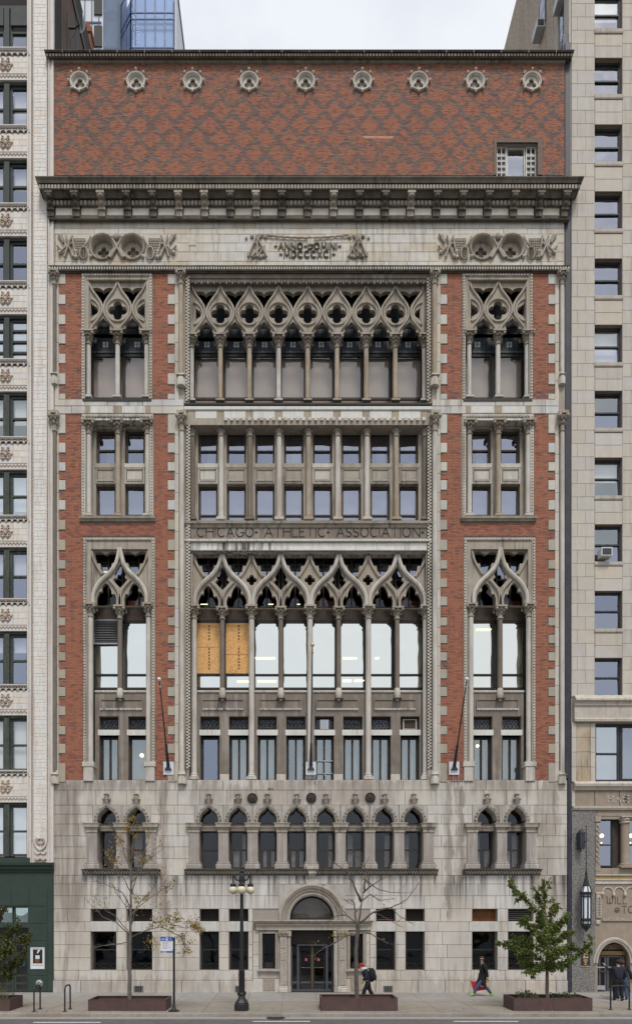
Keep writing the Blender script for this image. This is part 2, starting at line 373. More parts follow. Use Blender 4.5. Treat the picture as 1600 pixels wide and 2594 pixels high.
def window(parent, x0, x1, z0, z1, y, pane='blue', frame='frame_dark', rails=(.5,), mulls=(), fw=.06, depth=.08, name='window', panes=None, proud=0.02):
    """window part: one frame mesh with its rails, each pane a sub-part"""
    mb = MB()
    mb.box(x0, x0+fw, y, y+depth, z0, z1); mb.box(x1-fw, x1, y, y+depth, z0, z1)
    mb.box(x0+fw, x1-fw, y, y+depth, z0, z0+fw); mb.box(x0+fw, x1-fw, y, y+depth, z1-fw, z1)
    zs = [z0+fw]+[z0+(z1-z0)*r for r in rails]+[z1-fw]; xs = [x0+fw]+[x0+(x1-x0)*r for r in mulls]+[x1-fw]
    hw = fw*.42
    for r in zs[1:-1]: mb.box(x0+fw, x1-fw, y-proud, y+depth-.01, r-hw, r+hw)
    for i, r in enumerate(xs[1:-1]): mb.box(r-hw, r+hw, y-proud*.5, y+depth-.015, z0+fw, z1-fw)
    fr = mb.build(name, frame, parent)
    k = 0
    for i in range(len(xs)-1):
        for j in range(len(zs)-1):
            p = MB(); p.add([(xs[i]-.01, y+depth*.6, zs[j]-.01), (xs[i+1]+.01, y+depth*.6, zs[j]-.01), (xs[i+1]+.01, y+depth*.6, zs[j+1]+.01), (xs[i]-.01, y+depth*.6, zs[j+1]+.01)], [(0,1,2,3)])
            mt = panes[k % len(panes)] if panes else pane; k += 1
            p.build('pane', mt, fr)
    return fr
def column(parent, x, y, z0, z1, r, m='column_tan', caph=.56, baseh=.22, capw=.30, capm='stone_mid', name='column', seg=14):
    mb = MB(); mb.lathe([(r*1.04, z0+baseh), (r, z0+baseh+.05), (r, z0+(z1-z0)*.5), (r*.97, z1-caph)], x, y, seg=seg)
    c = mb.build(name, m, parent, smooth=True)
    b = MB(); q = r*1.75
    b.box(x-q, x+q, y-q, y+q, z0, z0+baseh*.35); b.lathe([(q*.98, z0+baseh*.35), (q*1.0, z0+baseh*.5), (r*1.25, z0+baseh*.68), (r*1.35, z0+baseh*.85), (r*1.04, z0+baseh)], x, y, seg=seg)
    b.build('base', m, c, smooth=True)
    k = MB(); t = z1
    k.lathe([(r*.97, t-caph), (r*1.3, t-caph+.02), (r*1.3, t-caph+.06), (r*.98, t-caph+.09), (r*1.1, t-caph*.6), (r*1.35, t-caph*.42), (capw*.8, t-caph*.16)], x, y, seg=seg)
    k.box(x-capw, x+capw, y-capw, y+capw, t-caph*.14, t)
    for sx in (-1, 1):
        for sy in (-1, 1): k.ball(x+sx*capw*.80, y+sy*capw*.80, t-caph*.26, caph*.13, 7, 5)
        for a in (-.45, 0, .45): k.ball(x+sx*capw*a*.9, y-capw*.78, t-caph*(.42 if a else .32), caph*.10, 6, 4)
    for i in range(8):
        a = i*PI/4+.2; k.ball(x+r*1.3*math.cos(a), y+r*1.3*math.sin(a), t-caph*.5, caph*.09, 5, 4, sz=1.6)
    k.build('capital', capm, c, smooth=True)
    return c
# ================================================================ the clubhouse
club = thing('clubhouse', 'broad clubhouse of red brick and pale stone with traceried Gothic windows and heavy cornice', 'building', (0, 0, 0))
XL, XR = X(135), X(1430)
ZTOP = 44.2
SL, SR = 298.0, 1260.5                                     # centre lines of the two side bays
CB0, CB1 = 466, 1094                                       # central bay opening
ARC = [529, 602.6, 676.8, 751, 825, 899, 973, 1046.8]      # small arcade windows over the base
ARCL = [271, 346]; ARCR = [1232, 1307]
GW = [(230,294),(321,385),(506,554),(580,628.5),(953,1001),(1027.5,1075),(1196,1259.5),(1287,1350)]   # ground floor windows
def ogee_hole(pc, hw=23.5, zs=2089, za=2044):
    c = [(-1,0),(-1.0,.22),(-.93,.42),(-.78,.58),(-.55,.70),(-.30,.79),(-.13,.88),(-.04,.96),(0,1.08)]
    pts = [(X(pc)+u*hw*K, Z(zs)+w*(zs-za)*K) for u, w in c]
    return pts+[(2*X(pc)-a, b) for a, b in pts[-2::-1]]
arch_c, arch_z, arch_r = X(790), Z(2331), 56*K
holes = [rect(X(1257), X(1361), Z(443), Z(361)), rect(X(CB0), X(CB1), Z(1976), Z(692))]
for s in (SL, SR):
    holes += [rect(X(s-82), X(s+82), Z(1010), Z(698)), rect(X(s-80), X(s+82), Z(1310), Z(1054))]
    holes += [rect(X(s+5-80), X(s+5+80), Z(1980), Z(1368))]
for p in ARC+ARCL+ARCR: holes += [rect(X(p)-23.5*K, X(p)+23.5*K, Z(2202), Z(2040))]
for a, b in GW: holes += [rect(X(a), X(b), Z(2459), Z(2361)), rect(X(a), X(b), Z(2335), Z(2304))]
holes += [rect(X(664), X(697), Z(2456), Z(2366)), rect(X(886), X(919), Z(2456), Z(2366))]
holes += [rect(X(736), X(845), .0, Z(2356))]
holes += [[(arch_c+arch_r*math.cos(PI*i/16), arch_z+1.12*arch_r*math.sin(PI*i/16)) for i in range(17)]]
for zc in (626,):
    for xc in (259, 334, 1222, 1295): holes.append(circle(X(xc), Z(zc), 27*K, 18))
for i in range(9): holes.append(circle(X(201.5+143.1*i), Z(207), 17*K, 16))
plate('wall', [(XL,-.02),(XL,ZTOP),(XR,ZTOP),(XR,-.02)], holes, .035, .62, 'mortar_grey', club)
mb = MB(); mb.box(XL, XR, .66, 15, 44.0, 44.2); mb.build('roof', 'frame_dark', club)
# interior: dark rooms with floors so that the glass has something real behind it
mb = MB(); mb.box(XL+.05, XR-.05, 6.0, 6.2, 0, 44); mb.box(XL+.05, XL+.2, .66, 6, 0, 44); mb.box(XR-.2, XR-.05, .66, 6, 0, 44)
for pz in (2488, 2240, 1990, 1846, 1770, 1345, 1235, 1035, 700, 470): mb.box(XL+.2, XR-.2, 1.5, 6, Z(pz)-.15, Z(pz)+.15)
for px in (445, 1098): mb.box(X(px)-.1, X(px)+.1, 1.4, 6, 0, 44)
mb.build('interior_walls', 'interior', club)

# ---- bricks
J = .007
PAL = {'o': (.335,.138,.084), 'r': (.25,.10,.072), 'g': (.17,.125,.103), 't': (.205,.142,.098), 'p': (.15,.105,.098), 'b': (.318,.133,.082)}
bricks = []
def lay(x0, x1, z0, z1, excl=(), diaper=False):
    BW, BH = (.152, .0585) if diaper else (.222, .0755)
    rows = int((z1-z0)/BH)
    bh = (z1-z0)/rows
    for r in range(rows):
        za = z0+r*bh; zb = za+bh-J; zc = (za+zb)/2
        free = [(x0, x1)]
        for (a, b, c, d) in excl:
            if zb > c and za < d:
                nf = []
                for f0, f1 in free:
                    if b <= f0 or a >= f1: nf.append((f0, f1)); continue
                    if a-f0 > .03: nf.append((f0, a))
                    if f1-b > .03: nf.append((b, f1))
                free = nf
        off = (r % 2)*BW*.5; run = 0; last = 'g'
        for f0, f1 in free:
            k = math.floor((f0-off)/BW)
            while k*BW+off < f1-1e-6:
                a = max(f0, k*BW+off); b = min(f1, (k+1)*BW+off)-J; k += 1
                if b-a < .03: continue
                xc = (a+b)/2
                if diaper:
                    u = 1e9; ph = .679
                    zz = (zc-Z(315))/ph; xx = (xc-X(297))/.547
                    for rr in (math.floor(zz), math.floor(zz)+1):
                        par = rr % 2; kk = round((xx-par)/2)*2+par
                        u = min(u, abs(xx-kk)/.82+abs(zz-rr)/.66)
                    py = HY-(zc-EYE)/K; q = random.random()
                    fuzz = max(0, (262-py)/100)*.55 + .05 + .26*(1-max(0, 1-abs(py-300)/75))*(.5+.5*math.sin(xc*.9+1.3*math.sin(zc*1.1))*math.sin(zc*1.3+xc*.4))
                    inside = u+random.gauss(0,.05) < 1.0
                    if random.random() < fuzz: inside = random.random() < .5
                    mid = max(0, 1-abs(py-300)/75)
                    if inside: key = 'o' if q < .82 else ('b' if q < .91 else ('r' if q < .985 else 'g'))
                    elif run > 0: run -= 1; key = last
                    else:
                        key = 'g' if q < .38 else ('p' if q < .62+.24*mid else ('t' if q < .86+.08*mid else 'r'))
                        last = key; run = random.choice((0, 1, 1, 2, 3))
                    if inside and abs(xx-round(xx)) < .05 and u < .22: key = 'p'
                    # one paler repaired strip of brick
                    if 343 < py < 350 and 920 < CX+xc/K < 995: key = None
                else:
                    q = random.random(); key = 'b' if q < .66 else ('o' if q < .8 else ('r' if q < .97 else 'p'))
                    py = HY-(zc-EYE)/K
                    if (985 < py < 1012) and random.random() < (py-980)/36: key = 'p' if q < .75 else 'r'
                    if (1322 < py < 1362) and random.random() < .4: key = 'r'
                    if py > 1900 and random.random() < .35: key = 'r'
                c = PAL[key] if key else (.52, .27, .18)
                v = 1+random.uniform(-.07, .07) if key in ('o', 'b') else 1+random.uniform(-.16, .16)
                bricks.append((a, b, za, zb, random.uniform(-.004, .004), tuple(min(1, i*v) for i in c)))
lay(XL, XR, Z(443), Z(159), [(X(1257), X(1361), Z(443), Z(361))]+[(X(201.5+143.1*i)-.40, X(201.5+143.1*i)+.40, Z(207)-.40, Z(207)+.40) for i in range(9)], diaper=True)
quoins = []; strips = []
def side_bay(s, xo_l, xb_l, xq_l, xq_r, xb_r, xo_r):
    """brick piers with quoins: outer edge, brick edge, quoin edge; pixels"""
    def q_cols(rows, zlim):
        ex = []
        for (a, b) in rows:
            for (p, q_) in ((xo_l, xq_l), (xq_r, xo_r)):
                quoins.append((X(p), X(q_)-.004, Z(b), Z(a)-.006)); ex.append((X(p)-.01, X(q_)+.006, Z(b)-.006, Z(a)))
        return ex
    C = [(694,720),(746,771),(797,822),(846,871),(896,921),(946,974),(998,1012)]
    B = [(1050,1098),(1122,1147),(1171,1193.5),(1216.5,1241.5),(1267,1292),(1317.5,1342.5)]
    A = [(1367,1394.5),(1419,1441.5),(1466,1488.5),(1511.5,1534.5),(1565,1585.5),(1609,1630.5),(1653,1674.5),(1696,1719.5),(1741,1764.5),(1790,1813),(1840,1861.5),(1885,1909),(1934,1982)]
    # quoin stones start at the inner edge of the smooth stone strip
    e = q_cols(C+B+A, None)
    lay(X(xb_l), X(xb_r), Z(1014), Z(692), e+[(X(s-91), X(s+89), Z(1018), Z(692))])
    lay(X(xb_l), X(xb_r), Z(1982), Z(1049), e+[(X(s-93), X(s+92), Z(1322), Z(1049)), (X(s+5-93), X(s+5+90), Z(1990), Z(1361))])
    for (a, b) in ((694, 1014), (1049, 1980)):
        for (p, q_) in ((xo_l-10, xo_l), (xo_r, xo_r+10)): strips.append((X(p), X(q_)-.004, Z(b), Z(a)))
side_bay(SL, 149, 151, 166, 425, 441, 443)
side_bay(SR, 1115, 1116, 1132, 1388, 1404, 1405)
bricks.sort(key=lambda b: b[2])
mb = MB()
for k, (a, b, za, zb, dy, c) in enumerate(bricks):
    if k < 300:
        t = MB(); t.box(a, b, dy, .04, za, zb, c, back=False); t.build('brick', 'brick', club)
    else: mb.box(a, b, dy, .04, za, zb, c, back=False)
mb.build('brickwork', 'brick', club, kind='stuff')

# ---- dressed stones
def tone(base, v=.08, warm=.04):
    k = 1+random.uniform(-v, v); w = random.uniform(-warm, warm); return (base[0]*k*(1+w*.5), base[1]*k, base[2]*k*(1-w))
for (a, b, c, d) in quoins:
    py = HY-(c-EYE)/K; base = (.50,.475,.425) if py < 1320 else (.37,.33,.265)
    t = MB(); t.block(a, b, -.03, .04, c, d, .012, tone(base, .08, .06)); t.build('quoin', 'quoin', club)
for (a, b, c, d) in strips:
    z = c
    while z < d-.05:
        e = min(d, z+.92); t = MB(); t.block(a, b, -.026, .04, z, e-.012, .008, tone((.50,.46,.40), .08, .08)); t.build('strip_stone', 'quoin', club); z = e
stones = []
def ashlar(x0, x1, pys, w0, w1, base, excl=(), y=-.0, v=.08, warm=.06, paint=None, jz=.018):
    for r, (pa, pb) in enumerate(zip(pys, pys[1:])):
        za, zb = Z(pb), Z(pa)-jz; free = [(x0, x1)]
        for (a, b, c, d) in excl:
            if zb > c+.06 and za < d-.06:
                nf = []
                for f0, f1 in free:
                    if b <= f0 or a >= f1: nf.append((f0, f1)); continue
                    if a-f0 > .04: nf.append((f0, a))
                    if f1-b > .04: nf.append((b, f1))
                free = nf
        for f0, f1 in free:
            x = f0; first = True
            while x < f1-.01:
                w = random.uniform(w0, w1)*(.55 if first and r % 2 else 1); first = False
                e = x+w
                if f1-e < w0*.5: e = f1
                c = tone(base, v, warm)
                if paint: c = paint((x+e)/2, (za+zb)/2, c)
                stones.append((x, e-jz, y+random.uniform(-.004, .004), za, zb, c)); x = e
# frieze under the cornice
trophy = [(X(141), X(448), Z(661), Z(592)), (X(1108), X(1410), Z(661), Z(592))]
def fp(x, z, c):
    if random.random() < .14: return (c[0]*.95, c[1]*.90, c[2]*.80)
    return c
fz = (.56,.53,.475)
ashlar(X(138), X(1428), [560,577,592], .9, 1.35, fz, paint=fp, v=.04, warm=.04, jz=.012)
ashlar(X(138), X(1428), [592,614.5,637,661], .75, 1.25, fz, trophy, paint=fp, v=.04, warm=.04, jz=.012)
ashlar(X(138), X(1428), [661,672], .9, 1.4, fz, paint=fp, v=.04, warm=.04, jz=.012)
n_fr = len(stones)
# stone band between the upper storeys (side bays)
for (a, b) in ((139, 466), (1094, 1415)):
    ashlar(X(a), X(b), [1012,1029,1048.5], 1.0, 1.7, (.53,.505,.46), y=-.035)
# base storey
def base_paint(x, z, c):
    px = CX+x/K; py = HY-(z-EYE)/K
    return c
ex = []
for g in (ARC, ARCL, ARCR): ex.append((X(g[0])-39*K, X(g[-1])+39*K, Z(2218), Z(2088)))
for p in ARC+ARCL+ARCR: ex.append((X(p)-36*K, X(p)+36*K, Z(2090), Z(2040)))
for a, b in GW: ex += [(X(a)-.012, X(b)+.012, Z(2459), Z(2361)), (X(a)-.012, X(b)+.012, Z(2336), Z(2303))]
ex += [(X(640), X(937), 0, Z(2331)), (X(706), X(874), Z(2332), Z(2241))]
rows = [1976,2002,2040,2063,2088,2118,2146,2176,2218,2240,2270,2303,2336,2361,2394,2427,2459,2484]
bx = (.53,.492,.438)
ashlar(XL+.02, XR+.12, rows, .95, 1.55, bx, ex, paint=base_paint, jz=.016, v=.045, warm=.035)
ashlar(XL+.0, XR+.14, [2484,2515.5], 1.1, 2.1, bx, [(X(706), X(876), 0, Z(2331))], y=-.05, paint=base_paint, jz=.022)
stones.sort(key=lambda s: s[3])
rest = MB()
for k, (a, b, y, za, zb, c) in enumerate(stones):
    fr = za > Z(700)
    t = rest if k >= 300 and not fr else MB()
    t.block(a, b, y, .04, za, zb, .01, c)
    if t is not rest: t.build('frieze_stone' if fr else 'stone', 'stone_attr' if fr else 'stone_base', club)
if rest.v: rest.build('stone_courses', 'stone_attr', club, kind='stuff')

# ---- attic: coping cornice, roundels, corner window
def pp(*pts): return [(y, Z(p, y)) for y, p in pts]      # profile points read off the photograph: (depth, pixel row)
def bx(mb, x0, x1, y0, y1, p0, p1):                         # box between two pixel rows of its front face
    mb.box(x0, x1, y0, y1, Z(p1, y0), Z(p0, y0))
def cornice_top():
    mb = MB()
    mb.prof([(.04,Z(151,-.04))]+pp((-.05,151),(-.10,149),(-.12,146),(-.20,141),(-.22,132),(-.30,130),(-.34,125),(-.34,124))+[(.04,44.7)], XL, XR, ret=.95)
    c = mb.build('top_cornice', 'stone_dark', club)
    d = MB(); n = 168
    for i in range(n):
        x = XL-.2+(XR-XL+.4)*i/(n-1); bx(d, x-.042, x+.042, -.27, -.18, 133.5, 140)
    d.build('dentils', 'stone_brown', c, kind='stuff')
    j = MB()
    for i in range(19):
        x = XL-.1+(XR-XL+.2)*(i+.5)/19; bx(j, x-.012, x+.012, -.352, -.30, 123.6, 131)
    j.build('joint_covers', 'stone_mid', c, kind='stuff')
cornice_top()
# pale string just under the coping
mb = MB(); mb.prof([(.04,Z(160)),(-.05,Z(159.5)),(-.07,Z(156)),(-.05,Z(152)),(.04,Z(151))], XL, XR); mb.build('string_course', 'stone_mid', club)
for i in range(9):
    cx, cz = X(201.5+143.1*i), Z(207)
    mb = MB(); r = .46
    mb.lathe([(r*.66,.17),(r*.66,.05),(r*.72,.03),(r*.74,-.02),(r*.82,-.03),(r*.84,-.07),(r*.96,-.09),(r*1.02,-.05),(r*1.02,.0),(r*.95,.05)], cx, 0, cz, seg=24, ax='y', cap=False)
    ring = mb.build('roundel', 'stone', club, smooth=True)
    plate('trefoil', circle(cx, cz, r*.74, 24), [foil(cx, cz-.02, .125, .125, 3, PI/2)], .05, .06, 'stone', ring)
    k = MB(); k.lathe([(.001,.165),(r*.72,.165)], cx, 0, cz, seg=16, ax='y', cap=False); k.build('back_panel', 'stone_mid', ring)
    for j in range(8):
        a = j*PI/4+PI/2; b = MB(); b.ball(cx+r*1.14*math.cos(a), -.08, cz+r*1.14*math.sin(a), .062, 8, 5)
        b.tube([(cx+r*1.0*math.cos(a), -.02, cz+r*1.0*math.sin(a)), (cx+r*1.14*math.cos(a), -.06, cz+r*1.14*math.sin(a))], .035, 5); b.build('knob', 'stone', ring, smooth=True)
# painted casement in the attic wall
mb = MB(); 
for (a, b, c, d) in ((1250,1257,361,443),(1361,1373,361,443),(1248,1375,352,361)): mb.box(X(a), X(b), -.03, .05, Z(d), Z(c))
mb.build('window_surround', 'brick_plain' if 'brick_plain' in M else 'mortar', club)
M['white_paint'] = mk('white_paint', (.55,.53,.47), rough=.6, var=.2, ns=6, streak=.6, scol=(.15,.12,.09))
wz0, wz1 = Z(443), Z(361)
window(club, X(1259), X(1285), wz0, wz1, .16, 'bluedark', 'white_paint', rails=(.18,.36,.54,.7), mulls=(.5,), fw=.055, name='casement')
window(club, X(1286), X(1333), wz0, wz1, .20, 'blue', 'white_paint', rails=(), mulls=(), fw=.06, name='casement')
window(club, X(1334), X(1360), wz0, wz1, .16, 'bluedark', 'white_paint', rails=(.18,.36,.54,.7), mulls=(.5,), fw=.055, name='casement')
mb = MB(); mb.box(X(1286), X(1333), .62, .64, wz0, wz0+1.2); mb.build('blind', 'blind_grey', club)

# ---- main cornice
mb = MB()
mb.prof([(.04,Z(552,0))]+pp((-.05,552),(-.05,524),(-.15,522),(-.19,513),(-.17,504),(-.26,501),(-.29,497),(-.44,480),(-.45,478),(-.50,477),(-.50,464),(-.56,462.5),(-.60,455),(-.66,447),(-.66,445))+[(.04,Z(445,-.66)+.06)], XL, XR, ret=.95)
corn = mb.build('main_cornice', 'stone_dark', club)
d = MB(); n = 172
for i in range(n):
    x = XL-.44+(XR-XL+.88)*i/(n-1); bx(d, x-.045, x+.045, -.555, -.49, 466.5, 475.5)
d.build('dentils', 'stone_mid', corn, kind='stuff')
e = MB(); n = 132
for i in range(n):
    x = XL-.1+(XR-XL+.2)*i/(n-1); e.ball(x, -.185, Z(513, -.19), .075, 7, 5, sz=1.7, sy=.7)
e.build('egg_moulding', 'stone_mid', corn, kind='stuff', smooth=True)
for i in range(20):                                        # plain panels between the brackets
    x0 = X(131+64.75*i)+.2; x1 = X(131+64.75*(i+1))-.2
    t = MB(); t.block(x0, x1, -.075, 0, Z(549), Z(526), .025); t.build('panel', 'stone_attr_plain', corn)
for i in range(21):
    x = X(131+64.75*i); w = .15
    prof = [(-.03,Z(550.5))]+pp((-.10,550.5),(-.15,546),(-.15,530),(-.20,524),(-.26,518),(-.27,508),(-.34,502),(-.44,497),(-.49,489),(-.49,483),(-.45,482))+[(-.03,Z(482,-.45))]
    t = MB(); m_ = len(prof)
    t.add([(x-w,a,b) for a,b in prof]+[(x+w,a,b) for a,b in prof], [tuple(range(m_-1,-1,-1)), tuple(range(m_,2*m_))]+[(j,(j+1)%m_,(j+1)%m_+m_,j+m_) for j in range(m_)])
    bx(t, x-w*1.25, x+w*1.25, -.52, -.1, 480, 486); t.ball(x, -.47, Z(493,-.47), .08, 7, 5, sx=1.6)
    bx(t, x-w*1.2, x+w*1.2, -.22, -.04, 524, 529); t.ball(x, -.27, Z(513,-.27), .10, 7, 5, sx=1.3)
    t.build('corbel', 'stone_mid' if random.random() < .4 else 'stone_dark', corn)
mb = MB(); mb.prof([(.04,Z(561))]+pp((-.06,560.5),(-.10,557),(-.18,555),(-.20,552))+[(.04,Z(551))], XL, XR, ret=.9); mb.build('string_course', 'stone_dark', club)
# dentil string below the frieze
mb = MB(); mb.prof([(.04,Z(691))]+pp((-.05,690.5),(-.08,686),(-.13,685),(-.13,674),(-.21,673),(-.22,671))+[(.04,Z(670))], XL, XR, ret=.7); sc_ = mb.build('dentil_course', 'stone_dark', club)
d = MB(); n = 200
for i in range(n):
    x = XL-.10+(XR-XL+.2)*i/(n-1); bx(d, x-.036, x+.036, -.195, -.12, 674, 680.5)
d.build('dentils', 'stone', sc_, kind='stuff')
# ---- carved trophies and the date
def trophy_panel(cx_px, flip):
    f = -1 if flip else 1
    P_ = lambda dx, py: (X(cx_px+f*dx), Z(py))
    t = plate('trophy_relief', rect(X(cx_px-155), X(cx_px+152), Z(661), Z(592)), [circle(X(cx_px-37.5), Z(626), .52, 22), circle(X(cx_px+37.5), Z(626), .52, 22)], .01, .045, 'stone_attr_plain', club)
    for dx in (-37.5, 37.5):                               # two deep round hoops with quatrefoils
        x, z = P_(dx, 626); m_ = MB()
        m_.lathe([(.50,.30),(.50,.02),(.56,-.06),(.63,-.07),(.66,.0),(.66,.04)], x, 0, z, seg=26, ax='y', cap=False)
        for j in range(44):
            a = 2*PI*j/44; m_.ball(x+.605*math.cos(a), -.075, z+.605*math.sin(a), .03, 5, 4)
        m_.build('hoop', 'stone_mid', t, smooth=True)
        plate('quatrefoil', circle(x, z, .53, 22), [foil(x, z-.03, .17, .125, 4, PI/2)], .24, .1, 'stone_mid', t)
        k = MB(); k.lathe([(.001,.36),(.5,.36)], x, 0, z, seg=14, ax='y', cap=False); k.build('back_panel', 'stone_dark', t)
    def bars(lst, name, m_='stone_mid', r=.05, y=-.06):
        for pl in lst:
            q = MB(); q.tube([(P_(a, b)[0], y-.012*i, P_(a, b)[1]) for i, (a, b) in enumerate(pl)], r, 6); q.build(name, m_, t)
    bars([[(-13,602),(-4,622),(14,655)],[(13,602),(4,622),(-14,655)]], 'oar', r=.055)
    for s_ in (-1, 1):
        q = MB(); q.tube([(P_(s_*6,632)[0],-.08,P_(0,632)[1]), (P_(s_*13,644)[0],-.09,P_(0,644)[1]), (P_(s_*18,656)[0],-.08,P_(0,656)[1])], [.04,.10,.12], 6, flat=.5); q.build('blade', 'stone_mid', t)
        # rackets: long frame with strings, net panels
        bars([[(s_*66,601),(s_*75,620),(s_*84,632)]], 'racket_handle', r=.04)
        cx_, cz_ = P_(s_*84, 644); q = MB()
        q.tube([(cx_+.17*math.cos(2*PI*i/14), -.07, cz_+.29*math.sin(2*PI*i/14)) for i in range(14)], .038, 5, closed=True)
        for j in (-.08, 0, .08): q.tube([(cx_+j,-.05,cz_-.25),(cx_+j,-.05,cz_+.25)], .012, 4)
        for j in (-.16,-.08,0,.08,.16): q.tube([(cx_-.15,-.05,cz_+j),(cx_+.15,-.05,cz_+j)], .012, 4)
        q.build('racket', 'stone_mid', t)
        q = MB()
        for j in range(6): a, b = P_(s_*(80+5.5*j), 605), P_(s_*(86+4.0*j), 656); q.tube([(a[0],-.02,a[1]),(b[0],-.02,b[1])], .02, 4)
        for j in range(8): a, b = P_(s_*81, 606+6.5*j), P_(s_*(113-j*.8), 606+6.5*j); q.tube([(a[0],-.03,a[1]),(b[0],-.03,b[1])], .02, 4)
        q.build('net', 'stone_mid', t)
        bars([[(s_*113,603),(s_*108,630),(s_*100,657)]], 'net_post', r=.045)
        for (a, b) in ((66,652),(104,640),(110,651),(104,654),(144,642)):
            q = MB(); x, z = P_(s_*a, b); q.ball(x, -.06, z, .085, 9, 6); q.build('ball', 'stone', t, smooth=True)
        bars([[(s_*112,600),(s_*122,622),(s_*132,655)],[(s_*128,600),(s_*120,630),(s_*110,655)],[(s_*148,596),(s_*134,618)],[(s_*112,618),(s_*128,628),(s_*146,646)],[(s_*140,636),(s_*150,626)]], 'club', r=.05)
        q = MB(); a, b = P_(s_*143,600), P_(s_*134,612); q.tube([(a[0],-.07,a[1]),(b[0],-.07,b[1])], [.12,.05], 6, flat=.5); q.build('paddle', 'stone_mid', t)
    q = MB(); x, z = P_(0, 601); q.ball(x, -.05, z, .17, 9, 6, sy=.6); q.ball(x-.17,-.05,z-.05,.1,7,5); q.ball(x+.17,-.05,z-.05,.1,7,5); q.build('boss', 'stone_mid', t, smooth=True)
trophy_panel(296.5, False); trophy_panel(1259, True)
def tripod(cx, f):
    t = MB(); t.box(X(cx)-.50, X(cx)+.50, .02, .05, Z(657), Z(602)); t = t.build('trophy_relief', 'stone_brown', club)
    for pl, r in (([(0,600),(-22,655)],.05),([(0,600),(26,655)],.05),([(2,600),(1,655)],.05),([(12,598),(-3,622)],.05),([(8,632),(-14,655)],.06),([(20,626),(2,655)],.045)):
        q = MB(); q.tube([(X(cx+f*a), -.07-.02*i, Z(b)) for i, (a, b) in enumerate(pl)], r, 6); q.build('club', 'stone_mid', t)
    for a, b, r in ((-20,645,.10),(-8,650,.12),(10,652,.11),(18,650,.1),(-12,600,.10),(0,600,.09),(10,598,.10),(22,601,.10),(-26,604,.07)):
        q = MB(); q.ball(X(cx+f*a), -.04, Z(b), r, 7, 5, sy=.6); q.build('carving', 'stone_mid', t, smooth=True)
tripod(650, 1); tripod(907, -1)
t = MB(); t.tube([(X(665+i*(885-665)/24), -.05-.02*(i%2), Z(598+7*math.sin(PI*i/24))) for i in range(25)], .035, 5); rope = t.build('rope', 'stone_mid', club)
t = MB(); t.block(X(778), X(795), -.07, 0, Z(622), Z(602), .03); t.build('keystone', 'quoin_plain' if False else 'stone', club)
date = club
h = .25
w1 = text_width('ANNO DOMINI', h, .085)
letters('-ANNO-DOMINI-', X(779)-text_width('-ANNO-DOMINI-', .28, .085)/2, Z(632), .28, -.055, .055, .062, 'column_dark', date, .085)
letters('-MDCCCXCI-', X(778)-text_width('-MDCCCXCI-', .30, .09)/2, Z(653), .30, -.055, .055, .064, 'column_dark', date, .09)
t = MB(); t.block(X(477), X(497), -.02, .03, Z(623), Z(605), .02); t.build('patch_stone', 'stone', club)

# ---- tracery
def mir(h): return h+[(-a, b) for a, b in h[::-1] if abs(a) > 1e-6]
def dedupe(p):
    q = []
    for a in p:
        if not q or abs(a[0]-q[-1][0])+abs(a[1]-q[-1][1]) > 1e-4: q.append(a)
    return q
def upper_tracery(xs, py_spring, y, m, parent, clip, lo=13):
    """quatrefoil circles over ogee arches; xs column centres (px, already at depth y)"""
    kk = (D+y)/F; z0 = Z(py_spring, y)
    s = xs[1]-xs[0]; a = s/74.0
    U = lambda xc, pts: [(X(xc, y)+u*kk*a, z0+w*kk) for u, w in pts]
    hl = []
    H_arch = [(28,0),(27.5,7),(23,13),(16,14.5),(18,22),(14,29),(7,34),(0,41)]
    H_top = [(0,110),(5,115),(14,118),(25,117),(29,112),(28,104),(23,97.5),(14,99),(14.5,90),(9,82),(0,75)]
    for i in range(len(xs)-1):
        xc = (xs[i]+xs[i+1])/2
        hl += [U(xc, dedupe(mir(H_arch))), U(xc, dedupe(mir(H_top)))]
    for i, xc in enumerate(xs):
        if 0 < i < len(xs)-1: hl.append(foil(X(xc, y), z0+60*kk, 13.2*kk, 11.0*kk, 4, 0))
        else:
            f = foil(X(xc, y), z0+60*kk, 13.2*kk, 11.0*kk, 4, 0, 9); sg = 1 if i == 0 else -1
            hp = [p for p in f if (p[0]-X(xc, y))*sg > lo*.5*kk*1.2]
            if len(hp) > 3:
                c = (sum(p[0] for p in hp)/len(hp), sum(p[1] for p in hp)/len(hp)); hp.sort(key=lambda p: math.atan2(p[1]-c[1], p[0]-c[0])); hl.append(hp)
    x0, x1 = clip
    t = plate('tracery', rect(x0, x1, z0, z0+131*kk), hl, y, .20, m, parent)
    R = [(3.5,0),(5.5,9),(11,20),(24,34),(34,48),(36.6,60),(34,76),(23,93),(11,107),(4.5,120),(.5,131)]
    for i, xc in enumerate(xs):
        for sg in (1, -1):
            if i == 0 and sg < 0 or i == len(xs)-1 and sg > 0: continue
            b = MB(); b.tube([(X(xc, y)+sg*u*kk*a*.97, y-.015, z0+w*kk) for u, w in smooth_pts(R)], 3.6*kk, 6, flat=1.2); b.build('ogee_rib', m, t, smooth=True)
        if 0 < i < len(xs)-1:
            b = MB(); b.tube([(X(xc, y)+28.5*kk*math.cos(2*PI*j/24), y-.01, z0+60*kk+28.5*kk*math.sin(2*PI*j/24)) for j in range(24)], 3.4*kk, 6, closed=True)
        else:
            sg = 0 if i == 0 else PI
            b = MB(); b.tube([(X(xc, y)+28.5*kk*math.cos(sg-PI/2.3+PI/1.15*j/12), y-.01, z0+60*kk+28.5*kk*math.sin(sg-PI/2.3+PI/1.15*j/12)) for j in range(13)], 3.4*kk, 6)
        b.build('ring', m, t, smooth=True)
    return t
